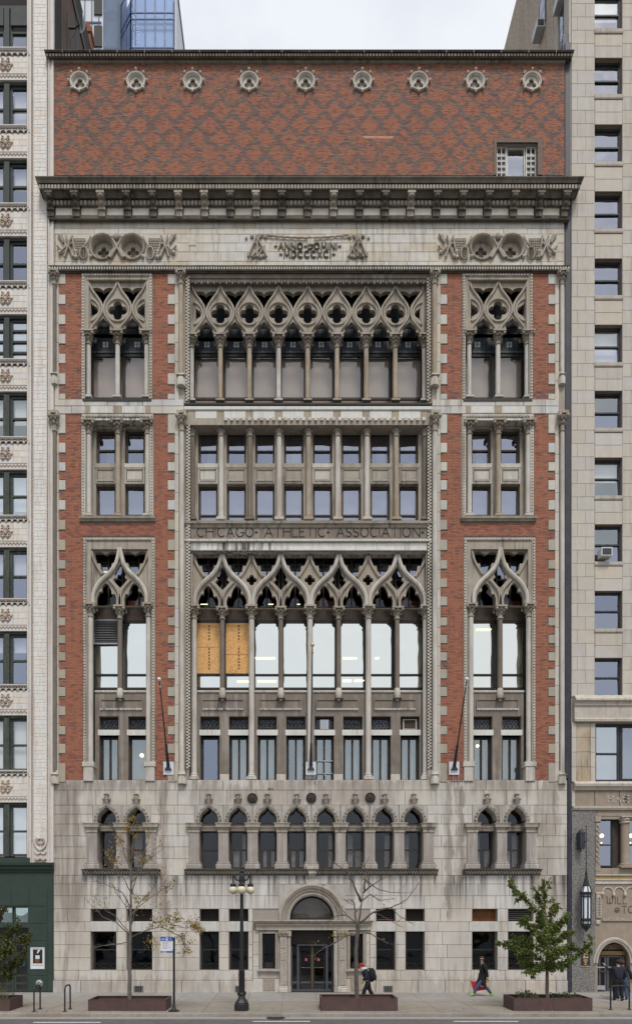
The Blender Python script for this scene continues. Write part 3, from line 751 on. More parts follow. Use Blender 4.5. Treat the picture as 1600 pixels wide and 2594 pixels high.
def lower_tracery(mids, py_spring, y, m, mlight, parent, clip, half=74.0, height=143):
    """big ogee arches each over a Y-shaped branch; mids = pixel x of the middle columns"""
    kk = (D+y)/F; z0 = Z(py_spring, y); a = half/74.0; hl = []
    Hl = [(11,-2),(10,17),(14,29),(22,28),(23,37),(28,49),(34,56),(41,55),(48,46),(47,36),(55,34),(61,20),(62,-2)]
    Hd = [(0,44),(9,53),(19,65),(12,71),(15,79),(9,90),(0,106)]
    Ht = [(8,134),(9,121),(14,107),(21,107),(24,95),(38,79),(50,92),(52,106),(60,106),(65,121),(67,134),(53,137),(38,129),(22,137)]
    xc0 = lambda p: X(p, y)
    for p in mids:
        for sg in (1, -1):
            hl.append([(xc0(p)+sg*u*kk*a, z0+w*kk) for u, w in Hl]); hl.append([(xc0(p)+sg*u*kk*a, z0+w*kk) for u, w in Ht])
        hl.append([(xc0(p)+u*kk*a, z0+w*kk) for u, w in dedupe(mir(Hd))])
    for p, q in zip(mids, mids[1:]):
        c = (p+q)/2; f = foil(xc0(c), z0+70*kk, 7.5*kk, 6.2*kk, 4, 0)
        hl.append(f)
    t = plate('tracery', rect(clip[0], clip[1], z0-.03, z0+height*kk), hl, y+.02, .18, m, parent)
    R = [(69,0),(70,14),(68,31),(58,50),(45,64),(32,75),(20,87),(10,102),(4.5,120),(1,height)]
    Yb = [(0,-2),(0.5,22),(5,36),(13,48),(27,63)]
    Yt = [(74,height),(72,126),(67,112),(58,95),(46,77)]
    for p in mids:
        for sg in (1, -1):
            b = MB(); b.tube([(xc0(p)+sg*u*kk*a, y-.03, z0+w*kk) for u, w in smooth_pts(R)], 5.6*kk, 8, flat=1.2); b.build('ogee_rib', mlight, t, smooth=True)
            b = MB(); b.tube([(xc0(p)+sg*u*kk*a, y+.0, z0+w*kk) for u, w in smooth_pts(Yb)], 4.6*kk, 6, flat=1.2); b.build('branch_rib', m, t, smooth=True)
            b = MB(); b.tube([(xc0(p)+sg*u*kk*a, y+.0, z0+w*kk) for u, w in smooth_pts(Yt)], 3.8*kk, 6, flat=1.2); b.build('branch_rib', m, t, smooth=True)
    return t
def rope(parent, x, y, z0, z1, w=.075, step=.14, name='rope_moulding', m='stone', two=False, horiz=None):
    mb = MB(); n = int(((z1-z0) if horiz is None else horiz)/step)
    for i in range(n):
        if horiz is None:
            z = z0+(z1-z0)*(i+.1)/n; h = (z1-z0)/n*.58
            if two: mb.box(x-w, x, y-.045, y+.02, z, z+h); mb.box(x, x+w, y-.045, y+.02, z+h*.86, z+h*1.86)
            else: mb.box(x-w/2, x+w/2, y-.04, y+.02, z, z+h)
        else:
            a = x+horiz*(i+.1)/n; h = horiz/n*.6; mb.box(a, a+h, y-.04, y+.02, z0, z1)
    return mb.build(name, m, parent, kind='stuff')
def frame_unit(s, hw_l, hw_r, p0, p1, m, name='window_surround', y=-.03, bw=12, top=True):
    """moulded stone surround of a side bay with rope mouldings"""
    x0, x1 = X(s-hw_l), X(s+hw_r); z0, z1 = Z(p1), Z(p0); w = bw*K
    mb = MB(); mb.box(x0, x0+w, y, .6, z0, z1); mb.box(x1-w, x1, y, .6, z0, z1)
    if top: mb.box(x0+w, x1-w, y, .6, z1-w*.8, z1)
    f = mb.build(name, m, club)
    rope(f, x0+w*.45, y, z0, z1); rope(f, x1-w*.45, y, z0, z1)
    if top: rope(f, x0+w, y, z1-w*.62, z1-w*.22, horiz=x1-x0-2*w)
    return f
def upper_unit(s):
    f = frame_unit(s, 91, 88, 694, 1012, 'stone_mid', bw=9)
    mb = MB(); x0, x1 = X(s-82), X(s+80); zt = Z(846, .1)+131*K*1.003
    mb.box(x0, x1, -.01, .5, zt, Z(700)); mb.prof([(.0,zt-.02),(-.05,zt+.0),(-.05,zt+.06),(0,zt+.1)], x0+.1, x1-.1)
    mb.box(x0, X(s-73), -.012, .5, Z(846), zt+.01); mb.box(X(s+72), x1, -.012, .5, Z(846), zt+.01); mb.build('lintel', 'stone_mid', club)
    xs = [s-73.5, s, s+73.5]
    upper_tracery(xs, 846, .10, 'stone_mid', club, (X(s-75), X(s+75)), lo=4)
    for p in xs: column(club, X(p, .2), .2, Z(1012, .2), Z(846, .2), .115, 'column_pale')
    mb = MB(); mb.box(X(s-88), X(s+86), -.06, .6, Z(1018), Z(1012)); mb.build('sill', 'frame_dark', club)
    upper_glass(s-82, s+82, [s], .72)
def upper_glass(p0, p1, divs, y):
    """tan plate glass below, leaded panels with white discs above"""
    ed = [p0]+divs+[p1]; kk = (D+y)/F
    for a, b in zip(ed, ed[1:]):
        x0, x1 = X(a), X(b)
        w = window(club, x0+.05, x1-.05, Z(1012, y), Z(897, y), y, 'tan', 'frame_dark', rails=(), fw=.11, name='window')
        t = MB(); t.box(x0+.02, x1-.02, y+.22, y+.24, Z(1012, y), Z(893, y)); t.build('blind', 'blind_tan', club)
        zt = Z(852, y); zb = Z(895, y)
        q = MB(); q.box(x0, x1, y-.02, y+.1, zb, Z(760, y)); pn_ = q.build('leaded_panel', 'panel_dark', club)
        q = MB()
        for k in range(7): xx = x0+(x1-x0)*(k+.5)/7; q.box(xx-.012, xx+.012, y-.035, y-.02, zb+.02, Z(770, y))
        q.box(x0+.02, x1-.02, y-.05, y-.02, zt+.40, zt+.52); q.build('lead_bars', 'frame_dark', pn_)
        q = MB(); cx_ = (x0+x1)/2; cz_ = Z(874, y); r = .125
        q.box(cx_-r, cx_+r, y-.034, y-.024, cz_-r, cz_+r); q.build('square_light', 'disc_white', pn_)
        q = MB(); q.tube([(cx_+.085*math.cos(2*PI*j/14), y-.036, cz_+.085*math.sin(2*PI*j/14)) for j in range(14)], .014, 4, closed=True); q.ball(cx_, y-.03, cz_, .045, 7, 5, sy=.4); q.build('square_ornament', 'frame_dark', pn_)
        q = MB()
        for k in range(14): xx = x0+.06+(x1-x0-.12)*(k+.5)/14; q.box(xx-.024, xx+.024, y-.03, y-.02, zb+.03, zb+.075)
        q.build('light_row', 'disc_blue', pn_, kind='stuff')
M['panel_dark'] = mk('panel_dark', (.035,.042,.052), rough=.5, var=.3, ns=3)
M['disc_white'] = mk('disc_white', (.52,.56,.56), rough=.5, var=.1)
M['disc_blue'] = mk('disc_blue', (.16,.22,.24), rough=.5, var=.4, ns=9)
for s in (SL, SR): upper_unit(s)
# central loggia, upper
CX9 = [485, 558, 631.5, 705.3, 779, 853, 927, 1000.5, 1074]
yC = .30
mb = MB(); zt = Z(855, yC)+131*(D+yC)/F
mb.box(X(CB0), X(CB1), .12, .6, zt, Z(703)); mb.box(X(CB0), X(CB1), .02, .6, Z(703), Z(692)); mb.prof([(.12,zt-.03),(.06,zt),(.06,zt+.09),(.12,zt+.12)], X(CB0), X(CB1)); ln = mb.build('lintel', 'stone_brown', club)
d = MB()
for i in range(80): x = X(CB0)+.1+(X(CB1)-X(CB0)-.2)*i/79; d.box(x-.05, x+.05, .05, .12, Z(712)-(.05 if i%2 else 0), Z(706)-(.05 if i%2 else 0))
d.build('dentils', 'stone_brown', ln, kind='stuff')
upper_tracery(CX9, 855, yC, 'stone_mid', club, (X(CB0)+.02, X(CB1)-.02), lo=8)
for i, p in enumerate(CX9): column(club, X(p, .38), .38, Z(1021, .38), Z(855, .38), .118, 'column_pale' if i in (0,8,3) else 'column_tan')
mb = MB(); mb.prof([(.6,Z(1029)),(-.0,Z(1028)),(-.04,Z(1026)),(-.04,Z(1022)),(.6,Z(1021))], X(CB0), X(CB1)); mb.build('sill', 'frame_dark', club)
upper_glass(478, 1084, [558,631.5,705.3,779,853,927,1000.5], .95)
# deep jambs of the central bay
mb = MB(); mb.box(X(CB0)-.0, X(CB0)+.22, .06, .75, Z(1976), Z(700)); mb.box(X(CB1)-.22, X(CB1), .06, .75, Z(1976), Z(700)); mb.build('jamb', 'stone_mid', club)
q = MB(); [q.box(X(c)-.11, X(c)+.11, .045, .07, Z(b), Z(a)) for c, a, b in ((475,700,1015),(1086,700,1015),(476.5,1068,1948),(1087.5,1068,1948))]; q.build('rope_backing', 'stone_dark', club, kind='stuff')
rope(club, X(475), .05, Z(1015), Z(700), .08, .155, two=True); rope(club, X(1086), .05, Z(1015), Z(700), .08, .155, two=True)
rope(club, X(476.5), .05, Z(1948), Z(1068), .085, .155, two=True); rope(club, X(1087.5), .05, Z(1948), Z(1068), .085, .155, two=True)
# spandrel band between the storeys: pale new blocks between short stub stones
mb = MB(); mb.prof([(.7,Z(1040)),(.02,Z(1039)),(-.02,Z(1037)),(-.02,Z(1029.5)),(.7,Z(1029))], X(CB0), X(CB1)); mb.build('spandrel_band', 'stone_new', club)
for a, b in zip(CX9, CX9[1:]):
    t = MB(); t.block(X(a+9), X(b-9), .02, .7, Z(1059), Z(1040.5), .015); t.build('spandrel_block', 'stone_new', club)
for a in CX9: t = MB(); t.block(X(a-8.6), X(a+8.6), .03, .7, Z(1059), Z(1040.5), .01); t.build('spandrel_stub', 'column_tan', club)
mb = MB(); mb.box(X(CB0), X(CB1), .0, .7, Z(1076, 0), Z(1059.5)); lb = mb.build('lintel', 'stone_mid', club)
for i in range(34):
    x = X(565)+(X(1081)-X(565))*(i+.5)/34
    t = MB(); t.box(x-.085, x+.05, -.09, 0, Z(1067.5), Z(1059.5)); t.build('block', 'stone_new' if i % 2 else 'stone', lb)
def b_windows(p0, p1, cols, y, cy, py0, cap_py, base_py):
    """two storeys of sash windows between columns, with panelled spandrels"""
    ed = cols; hl = []; z = lambda p: Z(p, y)
    op = []
    for a, b in zip(ed, ed[1:]):
        c = (a+b)/2+(0); hw = 25.0
        op.append((X(c, cy)*(D+y*.5)/(D+cy) if False else X(c), hw*K))
    for c, hw in op: hl += [rect(c-hw, c+hw, z(1175), z(py0)), rect(c-hw, c+hw, z(1318), z(1227))]
    w = plate('window_wall', rect(X(p0), X(p1), z(1322), z(py0-14)), hl, y, .3, 'stone_mid', club)
    for i, (c, hw) in enumerate(op):
        window(club, c-hw+.01, c+hw-.01, z(1175), z(py0)-.02, y+.20, 'bluedark' if i not in (3,) else 'blue', 'frame_brown', rails=(.46,), fw=.09, name='window', panes=['bluedark','blue'] if i != 3 else ['blue','blue'])
        window(club, c-hw+.01, c+hw-.01, z(1318), z(1227)-.02, y+.20, 'blue', 'frame_brown', rails=(.20,), fw=.09, name='window', panes=['bluedark','blue'])
        t = MB(); t.box(c-hw, c+hw, y+.55, y+.57, z(1300), z(1225)); t.build('blind', 'blind_grey', club)
        if i % 3 == 0: t = MB(); t.box(c-hw*.2, c+hw*.6, y+.55, y+.57, z(1175), z(1110)); t.build('blind', 'blind_grey', club)
        t = MB(); zz0, zz1 = z(1224), z(1178)
        t.box(c-hw*1.06, c+hw*1.06, y-.05, y+.02, z(1186), z(1175.5)); t.block(c-hw*1.02, c+hw*1.02, y-.03, y+.02, z(1226), z(1186.3), .01)
        pn = t.build('spandrel_panel', random.choice(['stone_mid','stone','stone_brown','stone_mid']), club)
        q = MB(); a, b, e, f = c-hw*.86, c+hw*.86, z(1218), z(1190)
        q.box(a, b, y-.06, y-.02, f-.045, f); q.box(a, b, y-.06, y-.02, e, e+.045); q.box(a, a+.045, y-.06, y-.02, e, f); q.box(b-.045, b, y-.06, y-.02, e, f); q.build('bead_moulding', 'stone_brown', pn)
        q = MB()
        for k in range(12): xx = a+(b-a)*(k+.5)/12; q.box(xx-.022, xx+.022, y-.075, y-.05, e-.05, e+.02)
        q.build('beads', 'stone', pn, kind='stuff')
    return w
for s in (SL, SR):
    cols = [s-72.5, s+.8, s+76]
    f = frame_unit(s+.5, 91, 90, 1050, 1312, 'stone', bw=9)
    mb = MB(); mb.box(X(s-81), X(s+82), -.0, .55, Z(1070, .15), Z(1058)); mb.build('lintel', 'stone_streaked', club)
    b_windows(s-79, s+81, cols, .38, .15, 1086, 1069, 1311)
    for i, p in enumerate(cols): column(club, X(p, .12), .12, Z(1311, .12), Z(1070, .12), .118, 'column_tan' if i == 1 else 'column_pale', caph=.62)
    mb = MB(); z_ = Z(1322); mb.prof([(.5,z_),(-.06,z_),(-.10,z_+.06),(-.16,z_+.09),(-.18,z_+.19),(.5,z_+.21)], X(s-95), X(s+96)); mb.build('sill', 'stone_mid', club)
CB9 = [487, 560, 633, 707, 781, 855, 929, 1003, 1076]
b_windows(CB0+2, CB1-2, CB9, .46, .3, 1090, 1076, 1320)
for i, p in enumerate(CB9): column(club, X(p, .32), .32, Z(1321, .32), Z(1076, .32), .125, ['column_dark','column_pale','column_dark','column_pale','column_tan','column_pale','column_pale','column_tan','column_dark'][i], caph=.62, baseh=.3)
mb = MB(); z_ = Z(1331); mb.prof([(.7,z_),(.06,z_),(.04,z_+.06),(-.04,z_+.09),(-.06,z_+.19),(.7,z_+.22)], X(CB0)-.02, X(CB1)+.02); mb.build('sill', 'stone_mid', club)
mb = MB(); mb.box(X(CB0), X(CB1), .10, .7, Z(1364), Z(1331)); ins = mb.build('inscription_panel', 'stone_brown', club)
mb = MB(); mb.box(X(474), X(482), .06, .1, Z(1363), Z(1332)); mb.box(X(482), X(1084), .06, .1, Z(1334), Z(1331.5)); mb.box(X(1084), X(1090), .06, .1, Z(1363), Z(1332)); mb.build('panel_frame', 'stone_mid', ins)
txt = 'CHICAGO. ATHLETIC. ASSOCIATION.'
hh = 24*K; total = X(1071, .1)-X(499, .1); gp = (total-text_width(txt, hh, 0))/(len(txt)-1)
letters(txt, X(499, .1), Z(1360, .1), hh, .085, .042, .02, 'letter_dark', ins, gp) if 'letter_dark' in M else None
# ---- bead and streaked stone under the inscription
mb = MB(); mb.prof([(.7,Z(1372.5)),(.04,Z(1372)),(.0,Z(1369)),(.0,Z(1365)),(.7,Z(1364))], X(CB0), X(CB1)); st = mb.build('string_course', 'stone', club)
rope(st, X(CB0)+.1, .0, Z(1371.5), Z(1367.5), horiz=X(CB1)-X(CB0)-.2, step=.125, name='beads', m='stone_new')
mb = MB(); mb.box(X(CB0), X(CB1), .08, .7, Z(1394), Z(1372.6)); mb.build('lintel', 'stone_streaked', club)
mb = MB(); mb.prof([(.08,Z(1397)),(.05,Z(1394.5)),(.05,Z(1393)),(.08,Z(1391))], X(480), X(1084)); mb.build('lintel_moulding', 'stone_dark', club)
# ---- great hall storey
yA = .34
M['hall_frieze'] = mk('hall_frieze', (.06,.045,.036), var=.3, ns=5)
M['osb'] = mk('osb', (.66,.37,.14), rough=.8, var=.5, ns=17, stain=.3, stcol=(.72,.46,.22))
M['osb_mark'] = mk('osb_mark', (.22,.12,.06), var=.4, ns=30)
M['louvre'] = mk('louvre', (.10,.10,.10), rough=.5, var=.15)
M['alu'] = mk('alu', (.36,.38,.40), rough=.4, var=.1, metal=.3)
M['lamp_on'] = emit('lamp_on', (1.0,.86,.52), 1.2)
M['lamp_warm'] = emit('lamp_warm', (1.0,.66,.28), 3.0)
def hall_glass(edges, p0, p1, y, special={}, arch_top=1398):
    """big lower panes, dark frieze, glazed tracery light above"""
    for i, (a, b) in enumerate(zip(edges, edges[1:])):
        x0, x1 = X(a, 0), X(b, 0); z = lambda p: Z(p, y); sp = special.get(i)
        mb = MB(); mb.box(x0, x1, y-.02, y+.12, z(1573), z(1541)); mb.build('frieze_board', 'hall_frieze', club)
        window(club, x0+.03, x1-.03, z(1747), z(1573), y, 'hall', 'frame_dark', rails=(.213,), fw=.10, name='window')
        window(club, x0+.03, x1-.03, z(1541), z(arch_top), y+.02, 'bluedark', 'frame_brown', rails=(.5,), mulls=(.5,), fw=.08, name='transom_window', panes=['dark','bluedark'])
        if sp != 'louvre' and sp != 'osb':                # little scrolled brackets in the upper corners
            for xx, sg in ((x0+.10, 1), (x1-.10, -1)):
                t = MB(); zt = z(1581); t.prism([(xx, zt), (xx+sg*.16, zt), (xx+sg*.12, zt-.07), (xx+sg*.05, zt-.12), (xx, zt-.24)][::sg], y-.03, y+.02); t.build('corner_bracket', 'frame_dark', club)
        if sp == 'osb':
            s = z(1641) if i == 0 else z(1660)
            for k, (c, d) in enumerate(((z(1707), s), (s+.02, z(1580)))):
                t = MB(); t.box(x0+.09, x1-.07, y-.035, y+.02, c, d); t.build('plywood_board', 'osb', club)
            t = MB()
            for k in range(14):
                if k in (7, 8): continue
                zz = z(1697)+(z(1590)-z(1697))*k/13; t.box((x0+x1)/2-.02, (x0+x1)/2+.07, y-.038, y-.035, zz, zz+.1)
            t.build('stencil_marks', 'osb_mark', club)
        if sp == 'louvre':
            t = MB(); a_, b_, c_, d_ = x0+.05, x1-.05, z(1634), z(1572)
            for bx_ in ((a_, a_+.05, c_, d_), (b_-.05, b_, c_, d_), (a_+.05, b_-.05, c_, c_+.05), (a_+.05, b_-.05, d_-.05, d_)): t.box(bx_[0], bx_[1], y-.10, y+.02, bx_[2], bx_[3])
            t.box(a_, b_, y-.01, y+.02, c_, d_)
            lv = t.build('louvre', 'alu', club)
            for k in range(9):
                zz = c_+.07+(d_-c_-.14)*k/9
                q = MB(); q.add([(a_+.05,y-.09,zz),(b_-.05,y-.09,zz),(b_-.05,y-.02,zz+.09),(a_+.05,y-.02,zz+.09),(a_+.05,y-.09,zz+.02),(b_-.05,y-.09,zz+.02),(b_-.05,y-.02,zz+.11),(a_+.05,y-.02,zz+.11)],
                    [(0,1,5,4),(4,5,6,7),(3,2,1,0),(0,4,7,3),(1,2,6,5)]); q.build('slat', 'louvre', lv)
        if sp == 'red' or (i % 3 == 1 and sp is None):
            t = MB(); t.box(x0+.1, x1-.1, y+.4, y+.44, z(1541), z(1512)); t.build('ceiling_beam', 'interior_red', club)
        # blinds behind the lower panes keep the room pale
        t = MB(); t.box(x0+.05, x1-.05, y+.30, y+.33, z(1747), z(1573)); t.build('blind', 'blind', club)
    for (a, b, p, yy) in ():
        pass
def lamp_tube(a, b, p, y):
    t = MB(); t.tube([(X(a,y), y, Z(p,y)), (X(b,y), y, Z(p,y))], .022, 6); t.build('ceiling_lamp', 'lamp_on', club)
A9 = [491.5, 563, 637, 711, 785, 857.5, 932.5, 1005.5, 1077]
lower_tracery([563, 711, 858, 1005.5], 1539, yA, 'stone_mid', 'column_pale', club, (X(CB0)+.1, X(CB1)-.1))
mb = MB(); mb.box(X(CB0)+.1, X(487), .12, .6, Z(1540), Z(1394)); mb.box(X(1080), X(CB1)-.1, .12, .6, Z(1540), Z(1394)); mb.build('jamb_lining', 'stone_mid', club)
for i, p in enumerate(A9):
    y = .36
    if i % 2 == 0: column(club, X(p, y), y, Z(1977, y), Z(1538, y), .135, 'column_pale', caph=.60, baseh=.32, capw=.29)
    else:
        c = column(club, X(p, y+.08), y+.08, Z(1772, y+.08), Z(1542, y+.08), .118, 'column_dark', caph=.55, baseh=.05, capw=.28)
        b = MB(); b.lathe([(.04,Z(1775,y)),(.12,Z(1769,y)),(.165,Z(1758,y)),(.15,Z(1748,y)),(.125,Z(1743,y))], X(p,y+.08), y+.08, seg=12); b.build('corbel_foot', 'stone', c, smooth=True)
hall_glass([482, 563, 637, 711, 785, 857.5, 932.5, 1005.5, 1084], 0, 0, .90, {0:'osb', 1:'osb', 2:None, 5:'white', 7:'red'})
for a, b, p in ((508,526,1531),(679,692,1531),(752,760,1531)): lamp_tube(a, b, p, .98)
for a, b, p in ((646,697,1666.5),(652,700,1725),(600,632,1726),(868,904,1666.5),(868,890,1724),(897,922,1724),(950,960,1666.5)): lamp_tube(a, b, p, .865)
def hall_lower(p0, p1, openings, piers, trans, y, kinds, midcols):
    """sill, sunk spandrel panels, ornate transom lights, lintels and casements of the storey below the hall"""
    z = lambda p: Z(p, y)
    mb = MB(); mb.prof([(y+.5,z(1757)),(y-.02,z(1756)),(y-.06,z(1754)),(y-.06,z(1750)),(y+.5,z(1747))], X(p0), X(p1)); mb.build('sill', 'stone', club)
    hl = []
    for a, b in openings: hl += [rect(X(a), X(b), z(1849), z(1815)), rect(X(a), X(b), z(1980), z(1864))]
    plate('spandrel_wall', rect(X(p0), X(p1), z(1980), z(1756.5)), hl, y, .35, 'stone_brown', club)
    for m_ in midcols:
        a, b, e, f = X(m_)-55*K, X(m_)+53*K, z(1797), z(1772)
        q = MB(); q.box(a, b, y-.05, y-.002, f-.05, f); q.box(a, b, y-.05, y-.002, e, e+.05); q.box(a, a+.05, y-.05, y-.002, e+.05, f-.05); q.box(b-.05, b, y-.05, y-.002, e+.05, f-.05); sp = q.build('sunk_panel', 'stone_brown', club)
        q = MB(); q.box(a+.05, b-.05, y-.01, y-.001, e+.05, f-.05); q.build('panel_face', 'stone_brown', sp)
        q = MB(); n = 26
        for k in range(n): xx = a+(b-a)*(k+.5)/n; q.box(xx-.022, xx+.022, y-.07, y-.05, e-.06, e+.03)
        q.build('beads', 'stone_streaked', sp, kind='stuff')
        q = MB()                                            # lime run-off below the column foot
        for (dx, w_, zb) in ((-13,2.2,1800),(-9,3,1822),(-3,2.2,1806),(3,3,1812),(8,2.4,1848),(12,3,1830),(16,2,1800)):
            c = X(m_+dx); q.add([(c-w_*K*.6,y-.004,z(1772)),(c+w_*K*.6,y-.004,z(1772)),(c+w_*K*.35,y-.004,z(1795)),(c,y-.004,z(zb)),(c-w_*K*.35,y-.004,z(1795))],[(0,4,3,2,1)])
    for (a, b), kd, tr_ in zip(openings, kinds, trans):
        x0, x1 = X(a), X(b)
        t = MB(); t.block(x0-.06, x1+.06, y-.03, y+.3, z(1864), z(1849.5), .015); t.build('lintel', 'stone_new' if kd else 'stone', club)
        fr = window(club, x0+.01, x1-.01, z(1848.5), z(1815.5), y+.24, 'dark', 'frame_dark', rails=(), fw=.08, name='transom_window')
        q = MB(); c_, e_ = (x0+x1)/2, (z(1848)+z(1816))/2
        if tr_ == 'ac':
            q.box(c_-.21, c_+.21, y+.05, y+.3, z(1847), z(1823)); ac = q.build('air_vent', 'alu', fr)
        elif tr_ == 'board':
            for bx_ in ((x0+.14,x0+.2),(x1-.16,x1-.1)): q.box(bx_[0], bx_[1], y+.16, y+.25, z(1846), z(1820))
            q.box(x0+.2, x1-.16, y+.16, y+.25, z(1822), z(1820)); q.box(x0+.2, x1-.16, y+.16, y+.25, z(1846), z(1844)); q.build('board_frame', 'stone', fr)
            q = MB(); q.box(x0+.2, x1-.16, y+.19, y+.25, z(1844), z(1822)); q.build('board', 'hall_frieze', fr)
        else:
            for k in range(4):
                for j in (-1, 1):
                    cx_ = c_+(k-1.5)*.19; q.tube([(cx_+.075*math.cos(2*PI*i/9), y+.23, e_+j*.12+.09*math.sin(2*PI*i/9)) for i in range(9)], .017, 4, closed=True)
            q.build('lead_tracery', 'blind_grey' if tr_ == 1 else 'louvre', fr)
        mu = () if kd in ('single', 'warm') else (.5,)
        window(club, x0+.01, x1-.01, z(1979), z(1864.5), y+.26, 'grey' if kd != 'single' else 'bluedark', 'frame_dark', rails=(), mulls=mu, fw=.11, name='window')
        if kd != 'single': t = MB(); t.box(x0+(.35 if kd == 'half' else 0), x1, y+.6, y+.62, z(1979), z(1866)); t.build('blind', 'blind_grey', club)
        if kd == 'brace':
            t = MB(); t.box(x0+.1, x1-.05, y+.16, y+.19, z(1926)-.02, z(1926)+.02); t.box(x0+.1, x1-.05, y+.16, y+.19, z(1958)-.02, z(1958)+.02); t.box(c_+.02, c_+.06, y+.15, y+.18, z(1966), z(1926)); t.build('bracing_bars', 'alu', club)
opsC = [(503.5,552.5),(577.5,627),(651,700),(725,774),(798.5,847.5),(871.5,921),(944,994),(1019,1068)]
hall_lower(CB0+4, CB1-4, opsC, None, [0,0,0,0,'ac',0,1,'board'], .55, ['single',1,1,'half','brace',1,1,1], [563,711,857.5,1005.5])
M['limed'] = mk('limed', (.50,.46,.41), var=.12, ns=4, streak=.5, scol=(.2,.17,.14))
for a in (565.5, 711.5, 858.5, 1005.5):                      # bases of the wide mullions
    t = MB(); t.block(X(a-12), X(a+12), .49, .6, Z(1980,.5), Z(1962,.5), .02); t.build('mullion_base', 'limed', club)
for s_, kinds, tr_ in ((303, ['single2','warm'], [0,0]), (1265, [1,1], [1,1])):
    f = frame_unit(s_, 92, 90, 1363, 1931, 'stone_mid', bw=9)
    mb = MB(); mb.box(X(s_-83), X(s_+81), .0, .5, Z(1391), Z(1371)); mb.box(X(s_-83), X(s_-73), -.005, .5, Z(1533), Z(1391)); mb.box(X(s_+72), X(s_+81), -.005, .5, Z(1533), Z(1391)); mb.build('lintel', 'stone_mid', club)
    lower_tracery([s_+1], 1533, .12, 'stone_mid', 'stone', club, (X(s_-76), X(s_+76)), half=72)
    for j, p in enumerate((s_-73.5, s_+1, s_+73.5)):
        y = .16
        if j != 1: column(club, X(p, y), y, Z(1935, y), Z(1532, y), .13, 'column_pale', caph=.62, baseh=.1, capw=.27)
        else:
            c = column(club, X(p, y+.1), y+.1, Z(1772, y+.1), Z(1538, y+.1), .12, 'column_dark', caph=.6, baseh=.05, capw=.27)
            b = MB(); b.lathe([(.04,Z(1775,y)),(.12,Z(1769,y)),(.165,Z(1758,y)),(.15,Z(1748,y)),(.125,Z(1743,y))], X(p,y+.1), y+.1, seg=12); b.build('corbel_foot', 'stone', c, smooth=True)
    for p in (s_-79, s_+77):                                # pedestals
        t = MB(); t.block(X(p-15), X(p+15), -.10, .5, Z(1944), Z(1931), .03); t.block(X(p-12), X(p+12), -.07, .5, Z(1980), Z(1944), .02); t.build('pedestal', 'limed', club)
    hall_glass([s_-79, s_+1, s_+79], 0, 0, .72, {0: 'louvre'} if s_ < 400 else {0: 'white', 1: None}, 1396)
    ops = [(s_-57,s_-7.5),(s_+17,s_+66)] if s_ < 400 else [(s_-62,s_-13),(s_+12,s_+61)]
    hall_lower(s_-68, s_+68, ops, None, tr_, .34, kinds, [s_+1])
t = MB(); t.ball(X(359,.62), .62, Z(1914,.62), .09, 10, 7); t.build('globe_lamp', 'lamp_warm', club)
t = MB(); t.ball(X(1209,.62), .62, Z(1890,.62), .07, 10, 7); t.build('globe_lamp', 'lamp_warm', club)
lamp_tube(256, 272, 1449, .9); lamp_tube(1206, 1244, 1594, .69)
# tall colonnettes that frame the bays
def colonnette(px, p0, p1, r, m, foot=True, y=-.07):
    c = column(club, X(px), y, Z(p1), Z(p0), r, m, caph=.9 if p1-p0 > 400 else .62, baseh=.02, capw=.23, seg=10)
    if foot: b = MB(); b.lathe([(r*1.9, Z(p1+22)), (r*2.0, Z(p1+4)), (r*1.4, Z(p1-8)), (r*1.15, Z(p1-13))], X(px), y+.05, seg=10); b.build('foot', 'stone', c, smooth=True)
for px, dx in ((459, 2), (1099, 1)):
    colonnette(px, 694, 960, .12, 'column_tan'); colonnette(px+dx, 1050, 1965, .115, 'column_pale')
    t = MB(); t.box(X(px+8), X(px+12) if px < 700 else X(px+8.6), -.0, .05, Z(1960), Z(1052)); 
for px in (139.5, 1421):
    colonnette(px, 694, 955, .09, 'column_dark' if px < 700 else 'column_pale'); colonnette(px+.5, 1050, 1965, .1, 'column_dark' if px < 700 else 'column_pale')
for px in (452, 464.5, 1093, 1106): 
    pass
mb = MB()
for a, b in ((451.5,466.2),(1093.8,1105.5),(XL/K+CX, 144),(1412, 1430)):
    mb.box(X(a)+.0, X(b)-.0, .012, .036, Z(1976), Z(692))
mb.build('pilaster_strip', 'stone_mid', club)
for s in (SL, SR):                                          # pale patched blocks in the band over the side windows
    for a, b in ((s-67, s-12), (s+11, s+68)): t = MB(); t.block(X(a), X(b), -.05, .02, Z(1048), Z(1030), .012); t.build('patch_stone', 'stone_new', club)
    for a, b in ((s-83, s-69), (s-10, s+9), (s+70, s+84)): t = MB(); t.block(X(a), X(b), -.045, .02, Z(1048), Z(1030), .01); t.build('patch_stone', 'column_tan', club)

